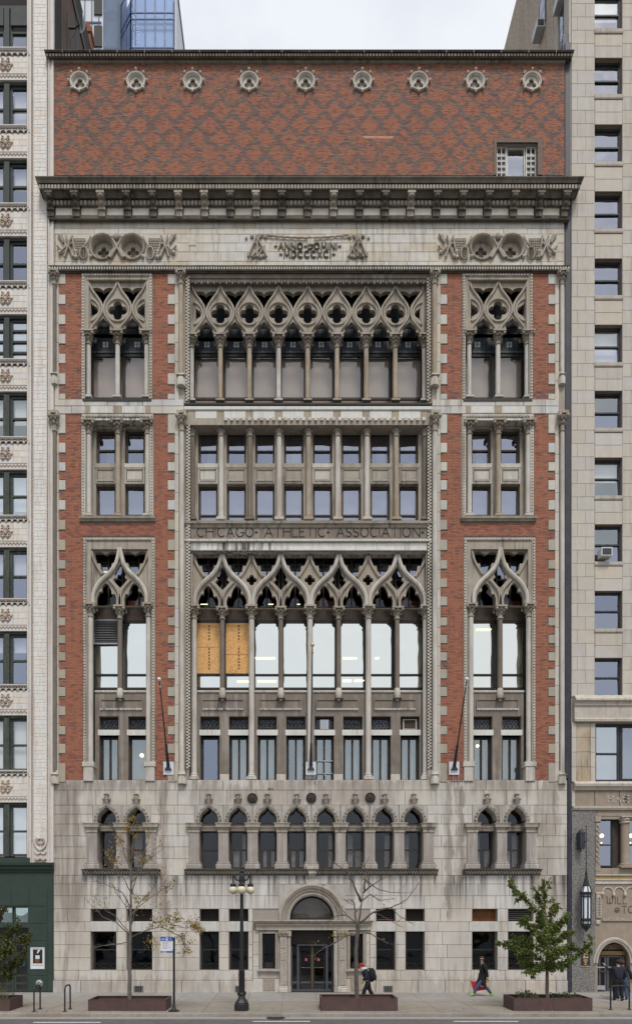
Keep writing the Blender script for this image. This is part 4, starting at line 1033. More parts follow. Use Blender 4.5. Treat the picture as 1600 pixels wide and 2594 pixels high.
# ---- little arcade over the base
M['hood'] = mk('hood', (.30,.265,.225), var=.45, ns=14, streak=.4)
def arcade(cs):
    z = Z
    for p in cs:
        hole = ogee_hole(p)
        ap = plate('arch_panel', rect(X(p)-35.6*K, X(p)+35.6*K, z(2089), z(2040.4)), [hole[:] if False else [(a, max(b, z(2089)+.004)) for a, b in hole]], -.004, .5, 'stone_arch', club)
        q = MB(); q.tube([(a+(a-X(p))*.12, -.05, b+.08*(1 if abs(a-X(p)) < .3 else .4)) for a, b in hole], .055, 6); hd = q.build('hood_mould', 'hood', ap, smooth=True)
        q = MB()
        for i in range(1, len(hole)-1):
            a, b = hole[i]; 
            if abs(a-X(p)) < .03: continue
            q.ball(a+(a-X(p))*.26, -.07, b+.13*(1 if abs(a-X(p)) < .3 else .3), .065, 6, 4)
            a2, b2 = (a+hole[i+1][0])/2, (b+hole[i+1][1])/2; q.ball(a2+(a2-X(p))*.22, -.06, b2+.12, .05, 5, 4)
        q.build('crockets', 'hood', hd, kind='stuff')
        q = MB(); x = X(p)
        q.lathe([(.03,z(2047)),(.09,z(2036)),(.12,z(2029)),(.06,z(2027)),(.05,z(2025)),(.10,z(2022)),(.05,z(2018)),(.10,z(2014)),(.09,z(2011))], x, -.06, seg=8)
        for dx in (-.14, 0, .14): q.ball(x+dx, -.10, z(2025.5), .072, 7, 5)
        for dx in (-.10, 0, .10): q.ball(x+dx, -.10, z(2014), .05, 7, 5)
        q.build('finial', 'hood', ap, smooth=True)
        x0, x1 = X(p)-23.5*K, X(p)+23.5*K
        q = MB(); q.prof([(.62,z(2106)),(.14,z(2105)),(.10,z(2099)),(.06,z(2096)),(.06,z(2090)),(.62,z(2088.6))], x0-.03, x1+.03); q.build('transom', 'stone_mid', club)
        window(club, x0+.005, x1-.005, z(2202,.5), z(2105,.5), .5, 'dark', 'frame_brown', rails=(.49,), fw=.09, name='window')
        window(club, x0-.02, x1+.02, z(2090,.5), z(2040,.5), .5, 'dark', 'frame_dark', rails=(), fw=.06, name='arch_light')
        for k, dx in enumerate((.3, .75)):
            if random.random() < .8: t = MB(); w_ = random.uniform(.08, .2); t.box(x0+dx-w_, x0+dx+w_, .95, .98, z(2200), z(random.choice([2110, 2150]))); t.build('curtain', 'curtain', club)
    e = [cs[0]-37]+[(a+b)/2 for a, b in zip(cs, cs[1:])]+[cs[-1]+37]
    for p in e:
        x = X(p); w = 13*K; q = MB()
        q.block(x-w*1.0, x+w*1.0, -.10, .6, z(2184), z(2110), .02); pr = q.build('pier', 'stone_pier', club)
        q = MB(); q.block(x-w*1.45, x+w*1.45, -.17, .55, z(2203), z(2190), .03); q.block(x-w*1.22, x+w*1.22, -.14, .55, z(2190), z(2184), .02); q.build('base', 'stone_pier', pr)
        q = MB(); q.box(x-w*1.08, x+w*1.08, -.13, .58, z(2110), z(2101)); q.box(x-w*1.25, x+w*1.25, -.17, .58, z(2101), z(2097)); q.box(x-w*1.45, x+w*1.45, -.22, .58, z(2097), z(2088.6)); q.box(x-w*1.56, x+w*1.56, -.25, .58, z(2088.5), z(2086.2)); q.build('capital', 'stone_mid', pr)
    x0, x1 = X(e[0])-.45, X(e[-1])+.45
    q = MB(); q.prof([(.6,z(2217.5)),(-.06,z(2217)),(-.10,z(2214)),(-.16,z(2206)),(-.30,z(2205.6)),(-.32,z(2203.5)),(.6,z(2203.1))], x0, x1); sl = q.build('sill', 'stone_dark', club)
    q = MB(); n = int((x1-x0)/.13)
    for i in range(n):
        x = x0+.05+(x1-x0-.1)*(i+.5)/n; q.box(x-.03, x+.03, -.165, -.11, z(2210.4), z(2206.8)); q.box(x+.035, x+.095, -.15, -.09, z(2214), z(2210.6))
    q.build('beads', 'stone', sl, kind='stuff')
M['stone_arch'] = mk('stone_arch', (.43,.40,.365), var=.14, ns=3, streak=.7, scol=(.16,.14,.125), stain=.4, stcol=(.26,.22,.19), bump=.12, bs=25)
M['stone_pier'] = mk('stone_pier', (.31,.275,.245), var=.16, ns=2.5, streak=.6, scol=(.52,.49,.46), stain=.4, stcol=(.22,.185,.155), bump=.12, bs=25)
M['curtain'] = mk('curtain', (.30,.28,.26), var=.2, ns=2)
for cs in (ARC, ARCL, ARCR): arcade(cs)
for px, py in ((639,2023),(788,2022),(937,2021.5)):
    q = MB(); q.lathe([(.245,.02),(.245,-.06),(.22,-.09),(.20,-.07),(.17,-.07),(.15,-.10),(.08,-.10),(.06,-.13),(.001,-.14)], X(px), 0, Z(py), seg=22, ax='y'); q.build('round_vent', 'iron_brown', club, smooth=True) if 'iron_brown' in M else None
for (a, b, dx) in ((678,682.4,0),):
    t = MB(); t.block(X(a), X(b+10), -.012, .02, Z(2002), Z(1996), .01); t.build('patch_stone', 'stone_brown', club)
# ---- ground storey windows
M['sash_wood'] = mk('sash_wood', (.11,.085,.06), var=.2)
for i, (a, b) in enumerate(GW):
    x0, x1 = X(a), X(b); y = .42
    window(club, x0+.01, x1-.01, Z(2458.6), Z(2361.4), y, 'dark', 'frame_dark', rails=(.52,), fw=.075, name='window')
    g = MB()                                             # low guard grille
    for (u0, v0, u1, v1) in ((0,.02,1,.02),(0,.25,1,.25),(0,.02,.5,.25),(.5,.25,1,.02),(0,.25,.5,.02),(.5,.02,1,.25)):
        g.tube([(x0+.12+(x1-x0-.24)*u0, y-.10, Z(2457)+v0*1.1), (x0+.12+(x1-x0-.24)*u1, y-.10, Z(2457)+v1*1.1)], .018, 5)
    for u in (.0, 1.0): g.tube([(x0+.12+(x1-x0-.24)*u, y-.10, Z(2458)), (x0+.12+(x1-x0-.24)*u, y-.10, Z(2440))], .028, 5)
    g.tube([((x0+x1)/2+.06*math.cos(2*PI*k/10), y-.12, Z(2457)+.15+.06*math.sin(2*PI*k/10)) for k in range(10)], .014, 4, closed=True); g.build('guard_grille', 'black_iron', club)
    k = 'hall_frieze' if i != 6 else 'board_orange'
    t = MB(); t.box(x0+.01, x1-.01, y-.05, y+.0, Z(2334.6), Z(2304.4)); ul = t.build('upper_panel', {6:'board_orange'}.get(i, 'interior'), club)
    if i in (4, 7):
        for j in range(5): t = MB(); zz = Z(2332)+.10*j; t.box(x0+.05, x1-.05, y-.12, y-.05, zz, zz+.05); t.build('slat', 'louvre' if i == 7 else 'board_orange' if j < 1 else 'frame_dark', ul)
    t = MB(); t.block(x0-.0, x1+.0, -.02, .4, Z(2360.6), Z(2335.6), .012); t.build('lintel', 'stone_pale_lintel', club)
M_ = None
# ---- entrance portal
M['carved'] = mk('carved', (.33,.285,.235), var=.5, ns=22, streak=.3, bump=.9, bs=35)
M['portal'] = mk('portal', (.40,.36,.31), var=.16, ns=3, streak=.6, scol=(.17,.145,.12), stain=.3, stcol=(.24,.195,.155), bump=.12, bs=25)
M['bronze'] = mk('bronze', (.17,.115,.06), rough=.4, var=.2, metal=.6)
M['door_frame'] = mk('door_frame', (.10,.10,.11), rough=.4, var=.15, metal=.3)
M['tympanum'] = mk('tympanum', (.060,.044,.028), rough=.5, var=.25, ns=2)
M['door_brown'] = mk('door_brown', (.035,.028,.023), rough=.5, var=.2, ns=2)
M['sticker'] = mk('sticker', (.36,.13,.11), var=.05)
def half_ring(prof, cx, cz, seg=28, zs=1.08):
    mb = MB(); mb.lathe(prof, cx, 0, cz, seg=seg, a0=0, a1=PI, ax='y', cap=False); mb.v = [(x, y, cz+(z-cz)*zs) for x, y, z in mb.v]; return mb
plate('spandrel', rect(X(706), X(874), Z(2331), Z(2241)), [[(arch_c+1.50*math.cos(PI*i/24), max(Z(2331)+.003, arch_z+1.62*math.sin(PI*i/24))) for i in range(25)]], -.002, .2, 'stone_arch', club)
ar = half_ring([(1.06,.62),(1.06,.03),(1.10,-.02),(1.17,-.04),(1.20,.0),(1.20,.02),(1.37,-.04),(1.40,-.10),(1.46,-.11),(1.50,-.16),(1.56,-.16),(1.60,-.08),(1.60,.03)], arch_c, arch_z).build('door_arch', 'portal', club, smooth=True)
q = MB()
for i in range(54):
    a = PI*(i+.5)/54
    for r_, s_ in ((1.285,.042),(1.43,.03)): q.ball(arch_c+r_*math.cos(a), -.03 if r_ < 1.4 else -.115, arch_z+1.08*r_*math.sin(a), s_, 6, 4)
q.build('arch_beads', 'carved', ar, kind='stuff')
t = MB(); t.box(X(732), X(848), .50, .55, Z(2331), Z(2262)); t.build('tympanum_panel', 'tympanum', club)
fr = half_ring([(1.08,.5),(1.0,.44),(.97,.44),(.97,.5)], arch_c, arch_z).build('fanlight_frame', 'frame_dark', club)
q = MB(); q.box(arch_c-1.05, arch_c+1.05, .42, .5, Z(2330.5), Z(2326)); q.build('fanlight_rail', 'frame_dark', fr)
q = MB(); q.add([(arch_c-1.05,.47,Z(2328)),(arch_c+1.05,.47,Z(2328)),(arch_c+1.05,.47,Z(2262)),(arch_c-1.05,.47,Z(2262))], [(0,1,2,3)]); q.build('pane', 'dark', fr)
# bracket over the arch
q = MB(); q.block(X(775), X(805), -.30, .02, Z(2207), Z(2196), .03); q.prof([(.02,Z(2242)),(-.13,Z(2241)),(-.12,Z(2228)),(-.22,Z(2216)),(-.26,Z(2207)),(.02,Z(2207))], X(781), X(799))
q.prof([(.02,Z(2243)),(-.16,Z(2242)),(-.12,Z(2232)),(.02,Z(2226))], X(775), X(805))
for dx in (-.12, 0, .12): q.ball(X(790)+dx, -.24, Z(2213), .075, 7, 5); 
q.build('keystone_bracket', 'portal', club)
# entablature
q = MB(); q.prof([(.04,Z(2357))]+pp((-.14,2357),(-.14,2346),(-.18,2345),(-.20,2341),(-.28,2338),(-.34,2334),(-.34,2331.5))+[(.04,Z(2331.2))], X(652), X(934), ret=.5); en = q.build('entablature', 'portal', club)
rope(en, X(650), -.20, Z(2345), Z(2342), horiz=X(932)-X(650), step=.1, name='beads', m='carved')
# pilasters with carved panels
for a, b in ((708.5,727),(856.5,876.5)):
    x0, x1 = X(a), X(b)
    q = MB(); q.block(x0, x1, -.14, .04, Z(2500), Z(2374), .02); pl = q.build('pilaster', 'portal', club)
    q = MB(); q.block(x0-.04, x1+.04, -.20, .04, 0, Z(2503), .03); q.block(x0-.02, x1+.02, -.17, .04, Z(2503), Z(2499), .02); q.build('base', 'limed', pl)
    q = MB(); q.box(x0-.07, x1+.07, -.22, .04, Z(2360), Z(2357.2)); q.prof([(.04,Z(2374)),(-.15,Z(2374)),(-.2,Z(2364)),(-.21,Z(2360)),(.04,Z(2360))], x0-.03, x1+.03)
    for dx in (0, .5, 1): q.ball(x0+(x1-x0)*dx, -.2, Z(2364), .075, 7, 5); q.ball(x0+(x1-x0)*dx, -.17, Z(2370), .06, 6, 4)
    q.build('capital', 'carved', pl)
    for (p0, p1) in ((2378,2403),(2405,2434),(2437,2497)):
        q = MB(); q.block(x0+.06, x1-.06, -.165, -.135, Z(p1), Z(p0), .012); cp = q.build('carved_panel', 'portal', pl)
        q = MB(); n = max(4, int((p1-p0)*K/.13)); xm = (x0+x1)/2
        for i in range(n):
            zz = Z(p1)+.06+(Z(p0)-Z(p1)-.12)*i/(n-1)
            for s_ in (-1, 1): q.ball(xm+s_*.055, -.166, zz+.02*s_, .038, 6, 4, sy=.5)
            q.ball(xm, -.166, zz+.05, .026, 6, 4, sy=.5)
        cp.data  # the carving belongs to the panel; kept one level up because parts stop at three levels
        q.build('carving', 'carved', pl, kind='stuff')
for a, b in ((728,736),(845,856)):
    q = MB(); q.block(X(a), X(b), -.06, .62, Z(2500), Z(2374), .02); q.block(X(a)-.0, X(b)+.02, -.1, .62, 0, Z(2500.3), .03); q.block(X(a)-.02, X(b)+.03, -.12, .62, Z(2373.7), Z(2358), .03); q.build('inner_pilaster', 'portal', club)
# side niches
for (w0, w1, o0, o1) in ((664,697,641,708),(886,919,877,936)):
    for (a, b, c, d, y_) in ((o0,w0-8,2357,2480,-.015),(w1+8,o1,2357,2480,-.015),(w0-8,w1+8,2357,2360,-.02),(o0,o1,2480,2515,-.06)):
        if b-a < 2: continue
        n = max(1, int(round((d-c)/31)))
        for k in range(n):
            q = MB(); q.block(X(a), X(b)-.015, y_, .04, Z(c+(d-c)*(k+1)/n), Z(c+(d-c)*k/n)-.015, .01, tone((.49,.46,.42), .06)); q.build('niche_stone', 'stone_attr', club)
    q = MB()
    for (a, b, c, d) in ((w0-8,w0,2360,2458),(w1,w1+8,2360,2458),(w0,w1,2360,2366)): q.block(X(a), X(b), -.06, .3, Z(d), Z(c), .015)
    ns = q.build('niche_surround', 'portal', club)
    q = MB()
    for k in range(26):
        zz = Z(2456)+(Z(2362)-Z(2456))*k/25
        for xx in (X(w0-4.5), X(w1+4.5)): q.box(xx-.035, xx+.035, -.085, -.06, zz-.025, zz+.025)
    q.build('beads', 'carved', ns, kind='stuff')
    q = MB(); q.prof([(.04,Z(2464)),(-.08,Z(2464)),(-.10,Z(2461)),(-.20,Z(2459.5)),(-.20,Z(2457.5)),(.3,Z(2456))], X(w0-12), X(w1+12)); sl = q.build('sill', 'portal', club)
    rope(sl, X(w0-11), -.12, Z(2463), Z(2460), horiz=X(w1+11)-X(w0-11), step=.1, name='beads', m='stone')
    q = MB(); q.block(X(w0-8), X(w1+8), -.03, .04, Z(2479.5), Z(2464.3), .01); q.build('niche_stone', 'portal', club)
    q = MB(); q.block(X(w0+2), X(w1-1), -.085, -.055, Z(2511), Z(2481), .012); cp = q.build('carved_panel', 'carved', club)
    q = MB()
    for i in range(5):
        for j in range(6): q.ball(X(w0+5+6*i), -.085, Z(2507-5*j), .05, 6, 4, sy=.4)
    q.build('carving', 'carved', cp, kind='stuff')
    window(club, X(w0)+.005, X(w1)-.005, Z(2455.8), Z(2366.2), .36, 'dark', 'frame_dark', rails=(), fw=.06, name='window')
    q = MB(); q.box(X(w0)+.12, X(w1)-.12, .28, .33, Z(2454), Z(2440)); q.build('radiator_cover', 'frame_dark', club)
# revolving door
yd = .45
q = MB(); q.box(X(735), X(846), yd, yd+.06, Z(2394,yd), Z(2350,yd)); rd = q.build('door_head', 'door_brown', club)
q = MB()
for a, b in ((736,740),(752,757),(825,830),(840,845)): q.box(X(a,yd), X(b,yd), yd-.04, yd+.1, 0, Z(2397,yd))
q.box(X(752,yd), X(830,yd), yd-.07, yd+.1, Z(2397,yd), Z(2393,yd)); q.box(X(736,yd), X(845,yd), yd-.02, yd+.1, 0, .1); q.build('door_frame', 'door_frame', rd)
for a, b in ((740,752),(830,840)):
    q = MB(); q.add([(X(a,yd),yd+.03,.1),(X(b,yd),yd+.03,.1),(X(b,yd),yd+.03,Z(2397,yd)),(X(a,yd),yd+.03,Z(2397,yd))],[(0,1,2,3)]); q.build('side_pane', 'dark', rd)
dr = MB(); xm = X(791, yd); dr.box(xm-.035, xm+.035, yd+.16, yd+.24, .05, Z(2398,yd)); door = dr.build('revolving_door', 'bronze', club)
for s_ in (-1, 1):
    q = MB(); x0, x1 = xm+s_*.04, xm+s_*.62
    a, b = min(x0,x1), max(x0,x1)
    for bx_ in ((a,a+.06,.06,Z(2398,yd)-.02),(b-.06,b,.06,Z(2398,yd)-.02),(a+.06,b-.06,.06,.28),(a+.06,b-.06,Z(2398,yd)-.1,Z(2398,yd)-.02)): q.box(bx_[0], bx_[1], yd+.18, yd+.22, bx_[2], bx_[3])
    q.build('door_wing', 'frame_dark', door)
    q = MB(); q.add([(a+.05,yd+.2,.25),(b-.05,yd+.2,.25),(b-.05,yd+.2,Z(2400,yd)),(a+.05,yd+.2,Z(2400,yd))],[(0,1,2,3)]); q.build('pane', 'dark', door)
    q = MB(); q.tube([(a+.06,yd+.12,Z(2453,yd)),(b-.06,yd+.12,Z(2453,yd))], .022, 6); q.build('push_bar', 'bronze', door)
    q = MB(); c = xm+s_*.30; q.box(c-.055, c+.055, yd+.165, yd+.172, Z(2436,yd), Z(2429,yd)); st_ = q.build('door_sticker', 'sticker', door)
q = MB(); q.box(X(736), X(845), .0, 1.2, -.02, .012); q.build('threshold', 'door_brown', club)
# wall grilles near the pavement
for px in (351.5, 607, 982):
    q = MB(); x0, x1, z0, z1 = X(px-12), X(px+12), Z(2515)+.02, Z(2498)
    q.box(x0, x1, -.065, .0, z0, z1); gr = q.build('wall_grille', 'grille_frame', club)
    for i in range(3):
        for j in range(3): q = MB(); cx_, cz_ = x0+(x1-x0)*(.26+.24*i), z0+(z1-z0)*(.22+.28*j); q.box(cx_-.04, cx_+.04, -.07, -.064, cz_-.035, cz_+.035); q.build('opening', 'frame_dark', gr)
# ================================================================ left neighbour: cream terracotta offices over a green shopfront
M['terra'] = mk('terra', 0, attr=True, var=.06, ns=5, streak=.35, scol=(.36,.30,.25), spec=.4, rough=.55)
M['terra_plain'] = mk('terra_plain', (.60,.555,.51), var=.08, ns=4, streak=.4, scol=(.36,.28,.22), rough=.6)
M['terra_brown'] = mk('terra_brown', (.42,.335,.265), var=.3, ns=10)
M['green_paint'] = mk('green_paint', (.042,.050,.047), rough=.55, var=.2, ns=3)
M['green_old'] = mk('green_old', (.055,.062,.054), rough=.65, var=.35, ns=5, streak=.6, scol=(.16,.19,.12))
M['shop_green'] = mk('shop_green', (.030,.048,.038), rough=.55, var=.15, ns=2, spec=.35)
M['brick_brown'] = mk('brick_brown', (.115,.075,.055), var=.35, ns=14, streak=.4)
left = thing('office_building', 'tall cream terracotta office building with green window frames over a dark green shopfront', 'building', (X(0), 0, 0))
LX0 = X(-190)
tops = [5,200,398,596,794,990,1188,1385,1598,1812,2033]; bots = [125,321,518.5,715,912,1109,1307,1518,1735,1952,2170]
mb = MB(); mb.box(X(70)+.3, X(138)-.02, .05, 8, Z(2185), 53); mb.box(LX0, X(70)+.3, 1.6, 8, 0, 53); mb.build('wall', 'interior', left)
mb = MB(); mb.box(X(138)-.9, X(139.5), 1.0, 14, 40, 51.2); sw = mb.build('side_wall', 'brick_brown', left)
mb = MB(); mb.box(X(139.5), X(139.5)+.06, 1.0, 14, 50.9, 51.3); mb.box(X(139.5), X(139.5)+.02, 3.0, 3.6, 40, 50.9); mb.build('wall_coping', 'frame_dark', sw)
# pier
mb = MB()
for a, b, y0 in ((69.6,73,-.05),(73,78,-.02),(78,81,-.09),(88-4,86,-.05),(118,120,-.05),(124,127,-.10),(127,132,-.05),(132,137,-.09)): mb.box(X(a), X(b), y0, .06, Z(2186), 53)
mb.box(X(81), X(84), -.02, .06, Z(2186), 53); mb.box(X(120), X(124), -.02, .06, Z(2186), 53); mb.build('pier_moulding', 'terra_plain', left)
for px in (82.5, 122):
    mb = MB(); z = Z(2130)
    while z < 53: mb.ball(X(px), -.035, z, .034, 5, 4); z += .105
    mb.build('bead_string', 'terra_brown', left, kind='stuff')
tiles = []; z = Z(2128); r = 0
while z < 52:
    h = .26 if r % 2 else .15
    xs = [86, 102, 118] if r % 4 < 2 else [86, 96, 110, 118]
    if r % 3 == 0: xs = [86, 107, 118] if r % 2 else [86, 101, 118]
    for a, b in zip(xs, xs[1:]):
        c = tone((.66,.625,.58), .03, .035); 
        if random.random() < .06: c = (c[0]*.95, c[1]*.88, c[2]*.8)
        tiles.append((X(a)+.002, X(b)-.003, z, z+h-.006, c))
    z += h; r += 1
rest = MB()
for i, (a, b, c, d, cc) in enumerate(tiles):
    t = MB() if i < 300 else rest
    t.block(a, b, -.03, .06, c, d, .006, cc)
    if i < 300: t.build('tile', 'terra', left)
rest.build('tile_courses', 'terra', left, kind='stuff')
# cartouche at the foot of the pier
mb = MB(); mb.block(X(86), X(118), -.03, .06, Z(2186), Z(2129), .02); ca = mb.build('cartouche', 'terra_plain', left)
def curl(pts, r, parent, name, m): q = MB(); q.tube([(X(a), -.07, Z(b)) for a, b in smooth_pts(pts)], r, 6); return q.build(name, m, parent, smooth=True)
for s_ in (-1, 1):
    f = lambda a: 104+s_*a
    curl([(f(0),2155),(f(11),2146),(f(15),2132),(f(9),2122),(f(2),2126)], .06, ca, 'scroll', 'terra_plain'); curl([(f(2),2140),(f(7),2136),(f(9),2130),(f(5),2127)], .05, ca, 'scroll', 'terra_brown')
    curl([(f(0),2160),(f(8),2166),(f(14),2158)], .04, ca, 'scroll', 'terra_plain'); curl([(f(1),2175),(f(8),2181),(f(13),2176)], .06, ca, 'scroll', 'terra_brown')
# storeys
for i in range(11):
    zt, zb = Z(tops[i]), Z(bots[i])
    m_ = 'green_paint' if i < 5 else 'green_old'
    mb = MB(); mb.box(LX0, X(69.5), .12, .4, zt-.12, zt+.02); mb.box(X(9), X(22), .06, .4, zb, zt-.12); mb.box(X(-70), X(-62), .06, .4, zb, zt-.12); wf = mb.build('window_head', m_, left)
    blind = [None, .9, .5, None, 1, .6, .8, .5, .35, 1, 1][i]
    for a, b in ((22, 69), (-62, 9)):
        ra = (.49,) if i != 4 else (.24,.49,.74)
        w = window(left, X(a), X(b), zb+.02, zt-.12, .2, ['bluedark','blue','bluedark','bluedark','teal2','grey','teal2','blue','blue','grey','teal2'][i], m_, rails=ra, fw=.11, name='window')
        if blind: t = MB(); t.box(X(a)+.12, X(b)-.1, .42, .44, zt-(zt-zb)*blind, zt-.1); t.build('blind', 'blind', left)
        if i == 0: t = MB(); t.box(X(a)+.05, X(b)-.05, .10, .19, zt-.95, zt-.14); t.build('awning_panel', 'green_paint', left)
    if i == 10: continue
    z1, z0 = zb, Z(tops[i+1])                            # spandrel between this window and the next one down
    h = z1-z0
    mb = MB(); mb.box(LX0, X(69.6), .02, .5, z0+.0, z1-.26); sp = mb.build('spandrel', 'terra_plain', left)
    mb = MB(); mb.prof([(.5,z1-.11),(-.06,z1-.10),(-.12,z1-.05),(-.12,z1-.01),(.5,z1)], LX0, X(69.4)); mb.build('ledge', 'terra_plain', left)
    mb = MB(); mb.box(LX0, X(69.6), .10, .5, z1-.30, z1-.1); mb.build('scallop_band', 'terra_brown', left)
    for k in range(-3, 5):
        cx_ = X(8.5+15*k); q = MB(); q.lathe([(.105,-.05),(.135,-.05),(.135,.1),(.105,.1)], cx_, 0, z1-.285, seg=8, a0=0, a1=PI, ax='y', cap=False); q.box(cx_+.12, cx_+.162, -.05, .1, z1-.30, z1-.115); q.build('scallop', 'terra_plain', left)
    za, zb2 = z0+.28, z1-.32; n = 3; hh_ = (zb2-za)/n
    for r in range(n):
        xs = [-60, -36, -12, 34, 48, 69.6] if r % 2 else [-60, -44, -12, 34, 56, 69.6]
        for a, b in zip(xs, xs[1:]):
            q = MB(); q.block(X(a), X(b)-.006, .0, .05, za+hh_*r, za+hh_*(r+1)-.007, .006, tone((.62,.575,.52), .06, .07)); q.build('spandrel_tile', 'terra', left)
    zm = (za+zb2)/2
    og = MB(); og.ball(X(14), -.02, zm-.05, .09, 8, 6, sz=1.5); orn = og.build('ornament', 'terra_brown', left, smooth=True)
    q = MB()
    for s_ in (-1, 1):
        for pts, r_ in (([(0,.02),(.12,.12),(.06,.26),(.18,.30)],.035),([(.02,-.22),(.18,-.24),(.25,-.12),(.14,-.08)],.04),([(.06,0),(.22,.04),(.28,-.04),(.34,.02)],.035),([(0,.12),(.1,.2),(.2,.16)],.03)):
            q.tube([(X(14)+s_*a, -.02, zm+b) for a, b in smooth_pts(pts)], r_, 5)
        q.ball(X(14)+s_*.26, -.02, zm-.05, .06, 6, 4); q.ball(X(14)+s_*.12, -.02, zm-.25, .07, 6, 4)
    q.build('scrolls', 'terra_brown', orn)
    q = MB(); x = X(-60); k = 0
    while x < X(68): q.ball(x, .01, z0+.17+(.03 if k % 2 else -.02), .05, 5, 4, sy=.6); x += .085; k += 1
    q.build('leaf_band', 'terra_shade', left, kind='stuff')
# shopfront
mb = MB(); mb.box(LX0, X(78), -.12, .5, Z(2187), Z(2174)); mb.prof([(.5,Z(2212)),(-.05,Z(2211)),(-.08,Z(2206)),(-.16,Z(2203)),(-.18,Z(2197)),(-.28,Z(2193)),(-.30,Z(2187)),(.5,Z(2186.5))], LX0, X(137.5)); mb.build('shop_cornice', 'shop_green', left)
plate('shop_wall', rect(LX0, X(136.5), 0, Z(2210)), [rect(X(-60), X(72), Z(2341), Z(2297)), rect(X(-60), X(72.5), .005, Z(2351))], .0, .3, 'shop_green', left)
for (a, b, c, d) in ((76,120,2253,2296),(30,74,2253,2294),(-20,28,2253,2294),(76,120,2298,2340),(76,120,2342,2383),(76,120,2386,2472),(76,120,2474,2513),(122,134,2225,2513)):
    q = MB(); q.block(X(a), X(b)-.01, -.018, .01, Z(d), Z(c)-.012, .006); q.build('wall_panel', 'shop_green', left)
for a, b in ((-60,-6),(-6,30.5),(33,71)):
    w = window(left, X(a), X(b), Z(2340), Z(2298), .12, 'teal', 'shop_green', rails=(), fw=.05, name='shop_window')
q = MB(); q.box(X(-60), X(72), .7, .72, Z(2341), Z(2297)); q.build('blind', 'blind', left)
q = MB(); q.box(X(-60), X(72), .9, .95, 0, Z(2351)); q.build('interior_wall', 'interior', left)
for a, b in ((-58,-10),(-10,33),(33,72)):
    d_ = window(left, X(a)+.01, X(b)-.01, .02, Z(2390), .14, 'dark', 'shop_green', rails=(.17,.33), fw=.10, name='door')
    w = window(left, X(a)+.01, X(b)-.01, Z(2389), Z(2352), .14, 'dark', 'shop_green', rails=(), fw=.06, name='transom_window')
q = MB(); q.box(X(52.5), X(62), .12, .135, Z(2447), Z(2433)); dc = q.build('access_sticker', 'sticker_blue', left)
q = MB(); q.tube([(X(57)+.045*math.cos(2*PI*i/10), .115, Z(2442)+.045*math.sin(2*PI*i/10)) for i in range(8)], .011, 4); q.tube([(X(56.5),.115,Z(2436)),(X(57),.115,Z(2441)),(X(59),.115,Z(2442))], .012, 4); q.ball(X(56.5), .118, Z(2435), .018, 5, 4); q.build('access_symbol', 'white_paint', dc)
# ================================================================ behind: rooftops and glass tower
M['brick_orange'] = mk('brick_orange', (.22,.085,.05), var=.4, ns=16)
q = MB(); cx_, cy_ = -12.1, 8.0; q.box(cx_-.30, cx_+.36, cy_-.3, cy_+.3, 48, 56.4); q.box(cx_-.36, cx_+.42, cy_-.36, cy_+.36, 56.4, 56.7); q.box(cx_-.33, cx_+.30, cy_-.33, cy_+.33, 56.7, 57.0); q.build('chimney', 'brick_orange', left)
q = MB(); q.box(cx_-1.0, cx_-.35, cy_-.2, cy_+.2, 54.9, 55.3); q.box(cx_-1.3, cx_-.95, cy_+.4, cy_+.8, 48, 54.4); q.build('roof_vent', 'alu', left)
dish = thing('satellite_dish', 'round grey satellite dish clamped to the brown brick side wall above the roofs', 'satellite dish', (X(150), 1.8, 48.6))
dx_, dy_, dz_ = X(139.5)+.75, 1.7, Z(58, 1.7)
q = MB(); q.lathe([(.001,.16),(.15,.13),(.28,.05),(.33,-.03),(.34,-.05),(.29,.02),(.15,.10),(.001,.12)], 0, 0, 0, seg=18, ax='y'); 
rot = Matrix.Rotation(math.radians(-62), 4, 'Z'); q.v = [tuple(rot @ Vector(v)+Vector((dx_, dy_, dz_))) for v in q.v]; q.build('reflector', 'alu', dish, smooth=True)
q = MB(); q.tube([(dx_-.15,dy_+.05,dz_),(dx_-.35,dy_+.1,dz_-.1),(X(139.5),dy_+.1,dz_-.1)], .05, 6); q.tube([(X(139.5)+.03,dy_+.1,dz_+.7),(X(139.5)+.03,dy_+.1,dz_-1.3)], .04, 6); q.tube([(X(139.5)+.03,dy_+.1,dz_-.9),(dx_-.3,dy_+.1,dz_-.15)], .03, 6); q.build('mast', 'black_iron', dish)
G['tower_glass'] = glass('glass_curtain', (.78,.87,1.0), .07, through=(.95,.97,1.), wob=.0)
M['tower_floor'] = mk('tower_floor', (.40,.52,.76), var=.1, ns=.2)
M['tower_white'] = mk('tower_white', (.62,.64,.66), var=.04, ns=.3)
M['mullion_blue'] = mk('mullion_blue', (.10,.13,.24), var=.1, rough=.4)
tower = thing('glass_tower', 'blue glass tower with dark mullion grid rising behind the roof', 'tower', (X(387,60), 62, 0))
ty = 60; tx0, tx1 = X(331,ty), X(442,ty); tl = (X(262,66), 66.0); tz = 134.
def face(a, b, z0, z1, name, m, par, off=0.):
    q = MB(); d = Vector((b[1]-a[1], -(b[0]-a[0]))).normalized()*off
    q.add([(a[0]+d.x,a[1]+d.y,z0),(b[0]+d.x,b[1]+d.y,z0),(b[0]+d.x,b[1]+d.y,z1),(a[0]+d.x,a[1]+d.y,z1)], [(0,1,2,3)]); return q.build(name, m, par)
q = MB(); pl = [(tl[0],tl[1]),(tx0,ty),(tx1,ty),(tx1,ty+14),(tl[0],ty+20)]
inn = [(x+(.35 if i == 0 else .2 if i == 1 else -.3), y+.5) for i, (x, y) in enumerate(pl)]
